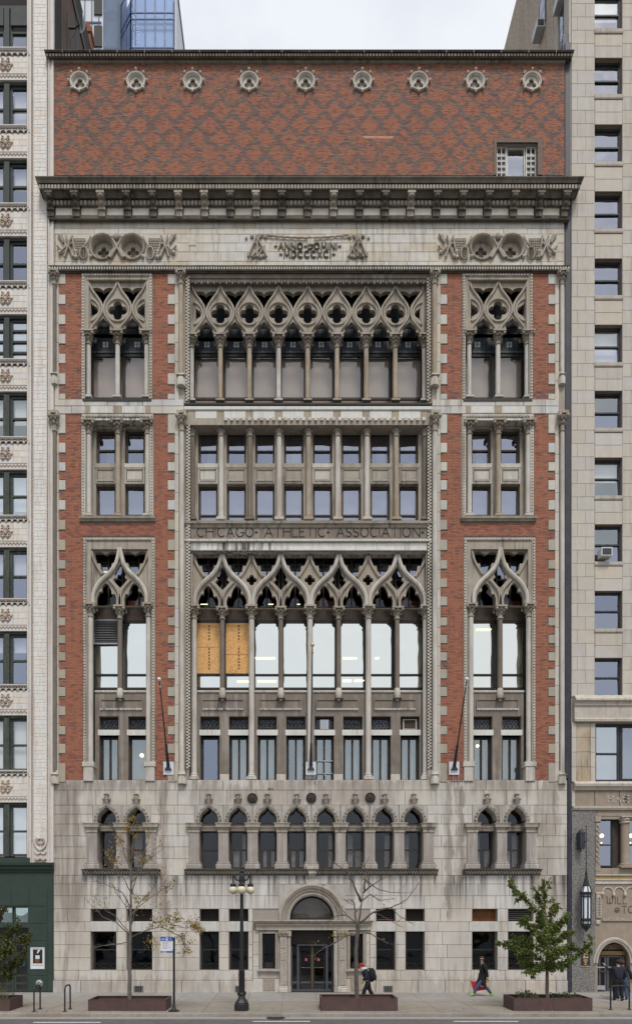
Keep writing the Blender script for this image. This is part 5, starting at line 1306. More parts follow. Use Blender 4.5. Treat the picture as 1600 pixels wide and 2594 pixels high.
q.add([(x,y,0) for x,y in inn]+[(x,y,tz-.5) for x,y in inn], [(i,(i+1)%5,(i+1)%5+5,i+5) for i in range(5)]+[(5,6,7,8,9)]); q.build('core', 'tower_floor', tower)
levels = [0, 30, 60, 90, 110, 118, 122.2, 124.3, 125.3, 129.3, 130.2, tz]
nx = [331, 343, 368, 393, 417.5, 442]
for a, b in zip(nx, nx[1:]):
    for c, d in zip(levels[4:], levels[5:]): face((X(a,ty),ty), (X(b,ty),ty), c, d, 'pane', 'tower_glass', tower)
for k in range(6):
    a = (tl[0]+(tx0-tl[0])*k/6, tl[1]+(ty-tl[1])*k/6); b = (tl[0]+(tx0-tl[0])*(k+1)/6, tl[1]+(ty-tl[1])*(k+1)/6)
    for c, d in zip(levels[4:], levels[5:]): face(a, b, c, d, 'pane', 'tower_glass', tower)
q = MB()
for a in nx: q.box(X(a,ty)-.06, X(a,ty)+.06, ty-.10, ty+.02, 60, tz)
for c in levels[4:]: q.box(tx0, tx1, ty-.08, ty+.02, c-.07, c+.07)
for k in range(7): x, y = tl[0]+(tx0-tl[0])*k/6, tl[1]+(ty-tl[1])*k/6; q.box(x-.06, x+.06, y-.1, y+.03, 60, tz)
for c in levels[4:]: q.tube([(tl[0],tl[1]-.05,c),(tx0,ty-.05,c)], .08, 4)
q.build('mullions', 'mullion_blue', tower, kind='stuff')
q = MB(); q.box(tx1+.02, tx1+.25, ty, ty+16, 0, tz); q.build('side_wall', 'tower_white', tower)
q = MB(); q.box(tx1+.25, tx1+.40, ty+.02, ty+16, tz-.3, tz+.1); q.build('parapet', 'mullion_blue', tower)
slab = thing('residential_tower', 'white clad tower with dark balcony slot beside the blue glass tower', 'tower', (X(225,50), 55, 0))
sx0, sx1 = X(180,50), X(261,50)
q = MB(); q.box(sx0, sx1, 50, 62, 0, 140); q.build('body', 'tower_white', slab)
q = MB()
for k in range(14): q.box(sx0, sx1-.2, 49.9, 50.02, 100+k*3, 100.16+k*3)
for k in range(5): x = sx0+(sx1-sx0)*k/4.6; q.box(x-.05, x+.05, 49.9, 50.02, 90, 140)
q.build('panel_joints', 'mullion_blue', slab, kind='stuff')
for k in range(8): q = MB(); q.box(sx1-1.1, sx1-.1, 49.85, 50.05, 104+k*4, 106.6+k*4); q.build('balcony_opening', 'frame_dark', slab)
q = MB(); q.box(sx1+.0, sx1+.15, 50, 62, 0, 140); q.build('edge_panel', 'tower_glass', slab)
# ================================================================ right neighbour: tan limestone tower
M['tan_stone'] = mk('tan_stone', 0, attr=True, var=.06, ns=3, streak=.3, scol=(.30,.245,.18), stain=.15, stcol=(.40,.33,.25), bump=.08, bs=25)
M['tan_plain'] = mk('tan_plain', (.47,.425,.365), var=.1, ns=3, streak=.5, scol=(.26,.21,.16))
M['tan_stained'] = mk('tan_stained', (.44,.37,.28), var=.1, ns=3, streak=1.0, scol=(.05,.036,.02), stain=.8, stcol=(.27,.145,.05), sfreq=2.5)
M['tan_brown'] = mk('tan_brown', (.30,.245,.19), var=.14, ns=3, streak=.3)
M['joint_metal'] = mk('joint_metal', (.040,.042,.055), rough=.5, var=.3, ns=2)
def granite():
    m = bpy.data.materials.new('granite'); m.use_nodes = True; t = m.node_tree; b = t.nodes['Principled BSDF']
    g = nn(t, 'ShaderNodeNewGeometry'); v = nn(t, 'ShaderNodeTexVoronoi', Scale=24.0, feature='F1'); t.links.new(g.outputs['Position'], v.inputs['Vector'])
    r = nn(t, 'ShaderNodeValToRGB'); r.color_ramp.elements[0].color = (.30,.28,.255,1); r.color_ramp.elements[1].color = (.11,.104,.098,1); r.color_ramp.elements[0].position = .25; r.color_ramp.elements[1].position = .62
    t.links.new(v.outputs['Distance'], r.inputs[0]); t.links.new(r.outputs[0], b.inputs['Base Color']); b.inputs['Roughness'].default_value = .6
    u = nn(t, 'ShaderNodeBump', Strength=.6, Distance=.03, invert=True); t.links.new(v.outputs['Distance'], u.inputs['Height']); t.links.new(u.outputs[0], b.inputs['Normal'])
    return m
M['granite'] = granite()
M['side_brick'] = mk('side_brick', (.42,.345,.27), var=.5, ns=9, streak=.5, scol=(.22,.175,.14), bump=.6, bs=12)
right = thing('stone_tower', 'tall tan limestone tower with dark sash windows above a carved arched entrance', 'building', (X(1530), 0, 0))
RX1 = X(1730); RT = 58.
wt = [-25,145,314,483.6,654,822,989.4,1158.7,1328,1497,1666.7]; wb = [74,240,410.6,580,749,918.5,1084.6,1256,1423,1592.6,1762]
plate('wall', [(X(1446.5),-.03),(X(1446.5),RT),(RX1,RT),(RX1,-.03)], [rect(X(1506), X(1576), Z(b), Z(a)) for a, b in zip(wt, wb)]+[rect(X(1508), X(1690), Z(1980), Z(1833)), rect(X(1512), X(1690), Z(2202), Z(2060)), [(X(1511),-.01),(X(1598),-.01),(X(1598),Z(2441))]+[(X(1554.5)+43.5*K*math.cos(PI*i/14), Z(2441)+56*K*math.sin(PI*i/14)) for i in range(1,14)]+[(X(1511),Z(2441))]], .04, .5, 'tan_brown', right)
q = MB(); q.box(X(1500), RX1, 1.6, 1.8, 0, RT); q.build('interior_walls', 'interior', right)
st = []
py = -60; r = 0
while py < 1765:
    zb_, zt_ = Z(min(py+33.8, 1766)), Z(py)
    for seg in ([1447.2, 1462 if r % 2 else 1483, 1506], [1576, 1598 if r % 2 else 1622, 1668, 1730]):
        for a, b in zip(seg, seg[1:]): st.append((X(a), X(b)-.009, zb_, zt_-.009, tone((.49,.45,.395), .05, .04)))
    py += 33.8; r += 1
for a, b in zip(wb, wt[1:]):
    m = (a+11+b)/2
    for c, d in ((a+11, m), (m, b)): st.append((X(1506.5), X(1575.5), Z(d), Z(c)-.012, tone((.50,.455,.40), .06, .06)))
for i, (a, b, c, d, cc) in enumerate(st):
    t = MB(); t.block(a, b, .0, .06, c, d, .008, cc); t.build('stone', 'tan_stone', right)
panes = [['teal2','blue'],['blue','blue'],['blue','blue'],['blue','blue'],['blue','blue'],['grey','blue'],['grey','blue'],['grey','grey'],['grey','blue'],['bluedark','blue'],['blue','blue']]
for i, (a, b) in enumerate(zip(wt, wb)):
    p = panes[i]
    window(right, X(1506), X(1576), Z(b), Z(a), .20, 'blue', 'joint_metal', rails=(.5 if i != 6 else .48,), fw=.085, name='window', panes=[G_ if G_ in G else 'grey' for G_ in (p[1], p[0])])
    q = MB(); q.prof([(.3,Z(b+10.5)),(-.03,Z(b+10.5)),(-.05,Z(b+8)),(-.06,Z(b+1)),(.3,Z(b))], X(1504.5), X(1577)); q.build('sill', 'tan_plain', right)
    if i in (0, 5, 7): t = MB(); t.box(X(1509), X(1573), .42, .44, Z(b)+(.9 if i in (7, 0) else 0), Z(a)); t.build('blind', 'blind', right)
q = MB(); q.box(X(1428), X(1446.5), .10, .2, 0, 46); q.box(X(1431.5), X(1445), .02, .12, Z(1972), 45.5); q.box(X(1438), X(1446), .0, .12, .0, Z(1970)); q.build('joint_cover', 'joint_metal', right)
# lower storeys of the tower
q = MB(); q.prof([(.04,Z(1831)),(-.16,Z(1830)),(-.18,Z(1824)),(-.12,Z(1821)),(-.12,Z(1792)),(-.18,Z(1790)),(-.20,Z(1782)),(-.30,Z(1779)),(-.30,Z(1775)),(-.1,Z(1763)),(.04,Z(1762))], X(1452), RX1, ret=0); q.build('cornice', 'tan_plain', right)
for k, (a, b, c, d) in enumerate(((1459,1495,1831,1868),(1459,1495,1868,1905),(1459,1495,1905,1943),(1459,1495,1943,1981))):
    q = MB(); q.block(X(a), X(b), .0, .06, Z(d), Z(c)-.012, .01); q.build('stained_stone', 'tan_stained', right)
for k in range(4):
    for a, b in ((1447,1458.5),(1495.5,1507.5)): q = MB(); q.block(X(a), X(b), -.03 if a < 1450 else .0, .06, Z(1831+37.5*(k+1)), Z(1831+37.5*k)-.012, .008, tone((.47,.43,.375), .08)); q.build('stone', 'tan_stone', right)
window(right, X(1508.5), X(1573), Z(1979), Z(1834), .18, 'grey', 'joint_metal', rails=(.49,), fw=.10, name='window', panes=['teal2','teal2'])
window(right, X(1573), X(1640), Z(1979), Z(1834), .16, 'blue', 'frame_dark', rails=(), fw=.14, name='window')
window(right, X(1640), X(1690), Z(1979), Z(1834), .16, 'blue', 'frame_dark', rails=(), fw=.14, name='window')
q = MB(); q.box(X(1510), X(1690), .6, .62, Z(1979), Z(1834)); q.build('blind', 'blind_grey', right)
q = MB(); q.prof([(.04,Z(2004)),(-.10,Z(2003)),(-.14,Z(1998)),(-.22,Z(1994)),(-.24,Z(1988)),(-.1,Z(1981)),(.04,Z(1980.5))], X(1451), RX1); q.build('cornice', 'tan_plain', right)
for a, b in ((1456,1504.5),(1506,1567),(1568.5,1632),(1633,1730)):
    q = MB(); q.block(X(a), X(b), -.02, .06, Z(2043), Z(2004.5), .012); fz_ = q.build('frieze_stone', 'tan_brown', right)
    if a == 1506: letters('HAB', X(1538.5), Z(2033), .30, -.04, .045, .022, 'tan_plain', fz_, .13)
    if a == 1568.5: letters('ER', X(1584), Z(2033), .30, -.04, .045, .022, 'tan_plain', fz_, .13)
q = MB(); q.box(X(1447), X(1455.5), -.03, .06, Z(2043), Z(2004)); q.prof([(.04,Z(2054)),(-.08,Z(2053)),(-.13,Z(2048)),(-.13,Z(2044)),(.04,Z(2043.4))], X(1449), RX1); q.build('ledge', 'tan_plain', right)
q = MB(); q.box(X(1447), X(1506), -.03, .06, .0, Z(2054)); q.build('granite_pier', 'granite', right)
q = MB(); q.box(X(1506), X(1600), .02, .06, Z(2076), Z(2054)); q.box(X(1512), X(1690), .0, .3, Z(2068), Z(2054)); q.build('lintel', 'tan_brown', right)
q = MB(); q.block(X(1507), X(1517), -.06, .3, Z(2200), Z(2085), .02); q.block(X(1505), X(1519), -.08, .3, Z(2208), Z(2195), .02); q.block(X(1505), X(1520), -.10, .3, Z(2084), Z(2070), .03)
qa = q.build('carved_pilaster', 'carved', right)
q = MB()
for k in range(8): q.tube([(X(1509),-.07,Z(2195-13*k)),(X(1515),-.07,Z(2188-13*k)),(X(1509),-.07,Z(2182-13*k))], .03, 5)
q.build('carving', 'carved', qa, kind='stuff')
column(right, X(1582,.1), .1, Z(2200,.1), Z(2070,.1), .20, 'tan_brown', caph=.32, baseh=.22, capw=.28, capm='tan_plain')
for a, b in ((1518,1558),(1592,1640)): window(right, X(a), X(b), Z(2196), Z(2074), .25, 'blue', 'frame_dark', rails=(.46,), fw=.07, name='window')
q = MB(); q.box(X(1556), X(1592), .3, .36, Z(2200), Z(2070)); q.build('mullion_panel', 'frame_brown', right)
for px in (1523.5, 1597): q = MB(); q.ball(X(px,.18), .18, Z(2118,.18), .10, 10, 7); q.ball(X(px,.18)-.02, .18, Z(2136,.18), .04, 8, 6); q.build('globe_lamp', 'lamp_glow', right)
for a, b, y0, m_ in ((2200,2216,-.06,'tan_brown'),(2216,2219,-.09,'tan_plain'),(2219,2228,-.03,'carved_gold'),(2228,2231,-.09,'tan_plain'),(2231,2240,-.05,'limed'),(2240,2246,-.0,'tan_brown')):
    q = MB(); q.box(X(1506.2), RX1, y0, .06, Z(b), Z(a)-.002); q.build('band_course', m_, right)
q = MB(); q.box(X(1506.2), RX1, .0, .06, Z(2336), Z(2246.5)); np_ = q.build('name_panel', 'tan_brown', right)
for k in range(4):
    q = MB(); cx_ = X(1538+29*k); q.tube([(cx_+14*K*math.cos(PI*i/10), -.02, Z(2266)+18*K*math.sin(PI*i/10)) for i in range(11)], .035, 5); q.ball(cx_+14.5*K, -.06, Z(2267), .075, 7, 5, sz=1.4); q.build('blind_arch', 'tan_plain', np_)
letters('WILL', X(1535), Z(2290), .33, -.02, .026, .022, 'letter_faint', np_, .09)
letters('TO', X(1574), Z(2313), .32, -.02, .028, .022, 'letter_faint', np_, .07)
q = MB(); q.tube([(X(1562)+.11*math.cos(2*PI*i/12), -.01, Z(2306)+.11*math.sin(2*PI*i/12)) for i in range(12)], .02, 4, closed=True); q.tube([(X(1562)-.11,-.01,Z(2306)),(X(1562)+.11,-.01,Z(2306))], .02, 4); q.tube([(X(1562)-.1,-.01,Z(2308.5)),(X(1562)+.1,-.01,Z(2308.5))], .015, 4); q.build('ornament', 'letter_faint', np_)
q = MB(); q.block(X(1508), X(1521), -.08, .06, Z(2326), Z(2266), .02); q.ball(X(1523), -.09, Z(2265), .09, 7, 5); q.block(X(1506.5), X(1523), -.10, .06, Z(2266), Z(2262), .02); q.block(X(1508), X(1518), -.07, .06, Z(2342), Z(2332), .02); ps = q.build('carved_panel', 'tan_plain', right)
q = MB()
for k in range(7): q.tube([(X(1511),-.09,Z(2320-7*k)),(X(1515),-.10,Z(2316-7*k)),(X(1518),-.09,Z(2320-7*k))], .03, 5)
q.build('carving', 'carved', ps, kind='stuff')
q = MB(); q.box(X(1524), RX1, -.06, .06, Z(2334), Z(2327)); lb_ = q.build('leaf_band', 'carved', right)
acx, acz = X(1554.5), Z(2441)
outer = rect(X(1506.2), RX1, .0, Z(2336.3))
plate('entrance_wall', outer, [[(X(1513),.004),(X(1596),.004),(X(1596),acz)]+[(acx+41.5*K*math.cos(PI*i/18), acz+54*K*math.sin(PI*i/18)) for i in range(1,18)]+[(X(1513),acz)]], .005, .4, 'tan_brown', right)
for r0, dy in ((42,.0),(46,-.04),(50,-.02)):
    q = MB(); q.tube([(acx+(r0+1)*K*math.cos(PI*i/18), dy, acz+(r0+13)*K*math.sin(PI*i/18)) for i in range(19)], .05, 6); q.build('arch_moulding', 'carved' if r0 == 46 else 'tan_plain', right)
# bronze lattice with the house number
q = MB(); q.box(acx-42*K, acx+42*K, .42, .44, Z(2410), Z(2384)); la = q.build('lattice_backing', 'frame_dark', right)
def inside(x, z): return ((x-acx)/(40*K))**2+((z-Z(2410))/(42*K))**2 < 1 and z > Z(2409.5)
q = MB()
for s_ in (-1, 1):
    for k in range(-16, 17):
        pts = [(acx+k*.14+s_*t_*.05, Z(2410)+t_*.05) for t_ in range(0, 32)]; run = [p for p in pts if inside(*p) and ((p[0]-acx)**2+(p[1]-Z(2384))**2) > .24**2]
        seg_ = []
        for p in run:
            if seg_ and abs(p[1]-seg_[-1][1]) > .06:
                if len(seg_) > 1: q.tube([(a,.38,b) for a, b in (seg_[0], seg_[-1])], .014, 4)
                seg_ = []
            seg_.append(p)
        if len(seg_) > 1: q.tube([(a,.38,b) for a, b in (seg_[0], seg_[-1])], .014, 4)
q.build('lattice', 'lattice_gold', right)
q = MB(); q.lathe([(.001,.33),(.23,.33),(.25,.30),(.30,.30),(.30,.36)], X(1552.5), 0, Z(2384), seg=20, ax='y'); nb = q.build('number_disc', 'bronze', right)
q = MB(); q.lathe([(.001,.325),(.22,.325)], X(1552.5), 0, Z(2384), seg=18, ax='y', cap=False); q.build('disc_face', 'frame_dark', nb)
letters('8', X(1552.5)-.095, Z(2384)-.16, .34, .30, .035, .022, 'lattice_gold', nb, 0, name='numeral')
q = MB(); q.box(X(1513), X(1596), .2, .42, Z(2421), Z(2411)); q.build('bronze_transom', 'bronze', right)
for a, b in ((1514,1535),(1535,1575),(1575,1594)):
    d_ = window(right, X(a,.3)+.03, X(b,.3), .03, Z(2421.5,.3), .3, 'dark', 'door_frame' if a < 1575 else 'bronze', rails=(.55,) if a == 1514 else (), fw=.09, name='door')
q = MB(); q.box(X(1515), X(1552), .10, .14, Z(2453.5), Z(2450.5)); q.build('push_bar', 'alu', right)
q = MB(); q.box(X(1516), X(1537), .2, .31, .1, .30); q.build('kick_plate', 'alu', right)
# side wall over the clubhouse roof
q = MB(); q.box(X(1446.5), X(1446.5)+.2, .55, 14.7, 38, RT); sw = q.build('side_wall', 'side_brick', right)
q = MB(); q.box(X(1446.5)-.06, X(1446.5)+.15, 1.4, 1.9, 38, RT); q.box(X(1446.5)-.1, X(1446.5)+.15, .04, .6, 38, RT); q.build('corner_stones', 'tan_plain', right)
for (y0, y1, z0, z1) in ((3.0,3.9,50.7,52.6),(3.0,3.9,47.3,48.6),(.75,1.3,46.5,48.4),(.75,1.3,50.3,52.6)):
    q = MB(); q.box(X(1446.5)-.03, X(1446.5)+.05, y0, y1, z0, z1); w_ = q.build('window', 'joint_metal', right)
    q = MB(); q.box(X(1446.5)-.04, X(1446.5)-.03, y0+.12, y1-.12, z0+.1, (z0+z1)/2-.03); q.build('pane', 'blue', w_)
    q = MB(); q.box(X(1446.5)-.04, X(1446.5)-.03, y0+.12, y1-.12, (z0+z1)/2+.03, z1-.1); q.build('pane', 'blue', w_)
M['ac_white'] = mk('ac_white', (.55,.55,.53), rough=.5, var=.1)
def air_con(label, x, y, z, w, d, h, face='y'):
    t = thing('air_conditioner', label, 'air conditioner', (x, y, z), 'window air conditioners of the stone tower')
    q = MB()
    if face == 'y':
        q.box(x-w/2, x+w/2, y-d, y, z, z+h); q.build('casing', 'ac_white', t)
        q = MB(); q.box(x-w/2+.05, x+w/2-.05, y-d-.012, y-d, z+.05, z+h-.06); g_ = q.build('grille', 'joint_metal', t)
        q = MB()
        for k in range(6): q.box(x-w/2+.06, x+w/2-.06, y-d-.02, y-d-.012, z+.07+(h-.16)*k/5, z+.09+(h-.16)*k/5)
        q.build('louvre_bars', 'louvre', g_, kind='stuff')
    else:
        q.box(x-d, x, y-w/2, y+w/2, z, z+h); q.build('casing', 'ac_white', t)
        q = MB(); q.box(x-d+.04, x-.1, y-w/2-.012, y-w/2, z+.05, z+h-.06); g_ = q.build('grille', 'joint_metal', t)
        q = MB()
        for k in range(4): q.box(x-d+.05+.12*k, x-d+.07+.12*k, y-w/2-.02, y-w/2-.012, z+.06, z+h-.07)
        q.build('louvre_bars', 'louvre', g_, kind='stuff')
    return t
air_con('white window air conditioner in the dark sash of the limestone front', X(1529), .12, Z(1416), .52, .42, .40)
air_con('grey air conditioner jutting from the shaded side wall near the sky', X(1446.5), 3.45, Z(88,3.45), .7, .45, .42, 'x')
air_con('small air conditioner at the top edge of the picture above the side wall windows', X(1446.5), 1.0, Z(20,1.0), .6, .35, .4, 'x')
# ================================================================ street
M['concrete'] = mk('concrete', 0, attr=True, var=.16, ns=2.2, stain=.35, stcol=(.19,.165,.14), bump=.12, bs=40)
M['kerb'] = mk('kerb', 0, attr=True, var=.2, ns=4, stain=.5, stcol=(.16,.135,.11), bump=.15, bs=40)
M['asphalt'] = mk('asphalt', (.115,.112,.11), var=.22, ns=5, stain=.4, stcol=(.085,.08,.078), bump=.3, bs=90)
M['road_paint'] = mk('road_paint', (.62,.62,.60), var=.25, ns=12)
M['ground'] = mk('ground', (.12,.12,.11), var=.2, ns=.1)
def struct(name, mb, m): o = mb.build(name, m); o['kind'] = 'structure'; return o
KY = -6.38
g = MB(); g.add([(-900,-900,-.20),(900,-900,-.20),(900,900,-.20),(-900,900,-.20)], [(0,1,2,3)]); struct('ground', g, 'ground')
g = MB(); g.box(-80, 80, -27, KY-.17, -.19, -.14); road = struct('road', g, 'asphalt')
g = MB(); g.box(-80, 80, KY, 1.0, -.19, -.03); side = struct('sidewalk', g, 'mortar_grey')
g = MB(); g.box(-80, 80, -60, -27.2, -.19, .0); struct('park_path', g, 'ground')
xs = [X(716)+1.52*k for k in range(-13, 15)]
ys = [.05, -1.55, -3.15, -4.75, KY+.01]
for a, b in zip(xs, xs[1:]):
    for y1, y0 in zip(ys, ys[1:]):
        q = MB(); dz = random.uniform(-.002, .002); v = tone((.285,.27,.25), .06, .03)
        if y0 < -4.7: v = (v[0]*.92, v[1]*.86, v[2]*.78)
        q.add([(a+.008,y0+.008,dz),(b-.008,y0+.008,dz),(b-.008,y1-.008,dz),(a+.008,y1-.008,dz),(a+.004,y0+.004,-.03),(b-.004,y0+.004,-.03),(b-.004,y1-.004,-.03),(a+.004,y1-.004,-.03)],
              [(0,1,2,3),(4,5,1,0),(5,6,2,1),(6,7,3,2),(7,4,0,3)], v); q.build('slab', 'concrete', side)
kerb = MB(); kerb.box(-80, 80, KY-.14, KY-.002, -.19, -.012); kerb = struct('kerb', kerb, 'mortar_grey')
for k in range(-9, 10):
    q = MB(); x0 = X(716)+2.4*k; q.add([(x0,KY-.16,-.19),(x0+2.385,KY-.16,-.19),(x0+2.385,KY-.15,-.02),(x0,KY-.15,-.02),(x0,KY-.125,.004),(x0+2.385,KY-.125,.004),(x0+2.385,KY-.004,.006),(x0,KY-.004,.006)], [(0,1,2,3),(3,2,5,4),(4,5,6,7)], tone((.25,.23,.205), .1)); q.build('kerb_stone', 'kerb', kerb)
g = MB(); g.box(-80, 80, KY-.62, KY-.172, -.18, -.132); struct('gutter', g, 'mortar_grey')
def ground_y(py, h): return F*(EYE+.136-h*0)/(py-HY)-D
for a, b, py in ((85, 255, 2591), (640, 785, 2588.5), (1148, 1312, 2588.5), (-150, -40, 2592), (1700, 1850, 2588)):
    d = F*(EYE+.135)/(py-HY); y = d-D; q = MB(); q.box((a-CX)*d/F, (b-CX)*d/F, y-.05, y+.05, -.139, -.133); o = q.build('lane_marking', 'road_paint', road)
mh = thing('drain_cover', 'flat dark iron drain cover in the gutter in front of the lamp post', 'drain cover', (X(698,-6.78), -6.78, -.13))
q = MB(); q.lathe([(.36,-.135),(.36,-.122),(.30,-.120),(.30,-.126),(.001,-.126)], X(698,-6.78), -6.78, 0, seg=20); q.build('frame', 'iron_brown', mh)
q = MB(); 
for k in range(5): q.box(X(698,-6.78)-.2+.1*k-.02, X(698,-6.78)-.2+.1*k+.02, -6.95, -6.61, -.126, -.119)
q.build('grating_bars', 'black_iron', mh, kind='stuff')
# ---- planters
M['corten'] = mk('corten', (.085,.052,.048), rough=.7, var=.18, ns=3, stain=.4, stcol=(.12,.07,.055))
M['soil'] = mk('soil', (.045,.032,.024), var=.4, ns=12)
PY0, PY1 = -5.95, -4.72
def planter(xa, xb, h, label):
    t = thing('planter_box', label, 'planter', ((xa+xb)/2, (PY0+PY1)/2, 0), 'steel planter boxes along the kerb')
    w = .06
    for nm, (a, b, c, d) in (('front_panel',(xa,xb,PY0,PY0+.02)),('back_panel',(xa,xb,PY1-.02,PY1)),('side_panel',(xa,xa+.02,PY0+.02,PY1-.02)),('side_panel',(xb-.02,xb,PY0+.02,PY1-.02))):
        q = MB(); q.box(a, b, c, d, .0, h-.02)
        q.build(nm, 'corten', t)
    q = MB(); q.box(xa-.005, xb+.005, PY0-.005, PY0+w, h-.02, h); q.box(xa-.005, xb+.005, PY1-w, PY1+.005, h-.02, h); q.box(xa-.005, xa+w, PY0+w, PY1-w, h-.02, h); q.box(xb-w, xb+.005, PY0+w, PY1-w, h-.02, h); q.build('rim', 'corten', t)
    q = MB(); q.box((xa+xb)/2-.006, (xa+xb)/2+.006, PY0-.004, PY0, .02, h-.03); q.build('panel_seam', 'black_iron', t)
    q = MB(); q.box(xa+.02, xb-.02, PY0+.02, PY1-.02, .02, h-.16); q.build('soil', 'soil', t)
    return t
def px_at(px, y): return (px-CX)*(D+y)/F
planter(px_at(223,PY0), px_at(420,PY0), .44, 'rust brown steel planter holding the sparse yellowing tree beside the bus stop sign')
planter(px_at(813,PY0), px_at(1007,PY0), .50, 'rust brown steel planter holding the bare tree in front of the entrance')
planter(px_at(1301,PY0), px_at(1500,PY0), .50, 'rust brown steel planter with low green plants under the leafy green tree')
planter(px_at(-175,PY0), px_at(25,PY0), .47, 'rust brown steel planter with tuft of grass in front of the green shopfront')
# ---- street lamp
LY = -5.75
lx = px_at(612, LY)
M['globe'] = mk('globe', (.62,.56,.40), rough=.25, var=.05, ns=2, spec=.5)
lamp = thing('street_lamp', 'black cast iron street lamp with four hanging cream globes beside the kerb', 'street lamp', (lx, LY, 0))
def zz(py): return EYE+(HY-py)*(D+LY)/F
def octo(mb, prof, n=8): mb.lathe(prof, lx, LY, 0, seg=n, a0=PI/8, a1=2*PI+PI/8)
q = MB(); octo(q, [(.29,0),(.30,.02),(.30,.24),(.26,.27),(.27,.31),(.24,.36),(.17,.44),(.13,.56)]); q.build('base', 'black_iron', lamp)
q = MB(); q.lathe([(.13,.56),(.15,.60),(.15,.66),(.12,.70)], lx, LY, seg=14)
for k in range(4):
    a = PI/4+k*PI/2; q.tube([(lx+.12*math.cos(a),LY+.12*math.sin(a),.72),(lx+.2*math.cos(a),LY+.2*math.sin(a),.70),(lx+.19*math.cos(a),LY+.19*math.sin(a),.60)], .028, 5)
q.build('collar', 'black_iron', lamp, smooth=True)
q = MB(); q.lathe([(.105,.70),(.105,1.5),(.12,1.53),(.12,1.57),(.085,1.6)], lx, LY, seg=12)
for k in range(12): a = 2*PI*k/12; q.tube([(lx+.107*math.cos(a),LY+.107*math.sin(a),.74),(lx+.107*math.cos(a),LY+.107*math.sin(a),1.48)], .013, 4)
q.build('fluted_shaft', 'black_iron', lamp, smooth=True)
zt = zz(2234)
q = MB(); q.lathe([(.078,1.6),(.062,zz(2262)),(.062,zt-.1)], lx, LY, seg=12); q.build('pole', 'black_iron', lamp, smooth=True)
q = MB(); q.lathe([(.07,zt-.12),(.12,zt-.02),(.115,zz(2224)),(.07,zz(2216)),(.055,zz(2213)),(.085,zz(2210)),(.085,zz(2206)),(.05,zz(2203)),(.07,zz(2200)),(.03,zz(2196)),(.035,zz(2194)),(.001,zz(2190))], lx, LY, seg=10); q.build('finial', 'black_iron', lamp, smooth=True)
for k in range(4):
    a = -PI/2+k*PI/2+.04; r = .335; u, v = math.cos(a), math.sin(a)
    P = lambda rr, z: (lx+u*rr, LY+v*rr, z)
    q = MB(); q.tube(smooth_pts([P(.06,zz(2230)),P(.18,zz(2231)),P(.25,zz(2226)),P(.30,zz(2218)),P(.345,zz(2219)),P(.335,zz(2226)),P(.335,zz(2236))]), .03, 6, up=(-v,u,0)); am = q.build('arm', 'black_iron', lamp, smooth=True)
    q = MB(); zc = zz(2245)
    q.lathe([(.03,.15),(.045,.1),(.10,.07),(.115,.06),(.115,-.06),(.09,-.07)], lx+u*r, LY+v*r, zc, seg=12); q.build('lamp_cap', 'black_iron', am, smooth=True)
    q = MB(); gz = zz(2255.5); q.ball(lx+u*r, LY+v*r, gz, .168, 16, 10, sz=1.0); q.build('globe', 'globe', am, smooth=True)
    q = MB(); q.ball(lx+u*r, LY+v*r, gz-.17, .02, 6, 4); q.build('globe_tip', 'black_iron', am)
# ---- bus stop sign
BY = -6.0; bx0 = px_at(440.5, BY); zb = lambda py: EYE+(HY-py)*(D+BY)/F
M['sign_blue'] = mk('sign_blue', (.02,.10,.34), rough=.4, var=.04)
M['sign_white'] = mk('sign_white', (.62,.64,.66), rough=.4, var=.04)
M['sign_pink'] = mk('sign_pink', (.50,.30,.34), rough=.4, var=.1)
bs = thing('bus_stop_sign', 'blue and white bus stop sign on a thin black pole at the kerb', 'bus stop sign', (bx0, BY, 0))
q = MB(); q.lathe([(.22,0),(.22,.03),(.12,.06),(.075,.11),(.06,.2),(.045,.24)], bx0, BY, seg=12); q.build('base', 'black_iron', bs, smooth=True)
q = MB(); q.lathe([(.045,.22),(.045,zb(2376))], bx0, BY, seg=10); q.build('pole', 'black_iron', bs, smooth=True)
sx0, sx1 = px_at(407, BY-.05), px_at(438, BY-.05)
q = MB(); q.box(sx0, sx1, BY-.05, BY-.035, zb(2414), zb(2374)); sg = q.build('sign_panel', 'sign_white', bs)
q = MB(); q.box(sx0-.004, sx1+.004, BY-.054, BY-.051, zb(2385), zb(2373.7)); hd = q.build('header', 'sign_blue', sg)
q = MB(); q.box(sx0-.004, sx1+.004, BY-.054, BY-.051, zb(2414.3), zb(2410)); q.build('footer', 'sign_blue', sg)
q = MB()
for k, (p, w) in enumerate(((2388,.30),(2390.5,.22),(2394,.26),(2396.5,.20),(2400,.32),(2402.5,.2))): q.box(sx0+.06, sx0+.06+w, BY-.053, BY-.0505, zb(p+1.2), zb(p))
q.build('route_lines', 'sign_pink', sg)
q = MB(); y_ = BY-.056
bxc = sx0+.235
q.prism([(bxc-.045,zb(2383.5)),(bxc+.045,zb(2383.5)),(bxc+.045,zb(2376.5)),(bxc+.03,zb(2375.5)),(bxc-.03,zb(2375.5)),(bxc-.045,zb(2376.5))], y_, y_+.002); q.build('bus_symbol', 'sign_white', sg)
q = MB(); q.box(bxc-.03, bxc+.03, y_-.002, y_, zb(2380), zb(2377.6)); q.build('bus_window', 'sign_blue', sg)
letters('BUS', bxc+.08, zb(2379), .05, y_, .012, .002, 'sign_white', sg, .014, one=True, name='lettering'); letters('STOP', bxc+.08, zb(2383.6), .05, y_, .012, .002, 'sign_white', sg, .012, one=True, name='lettering')
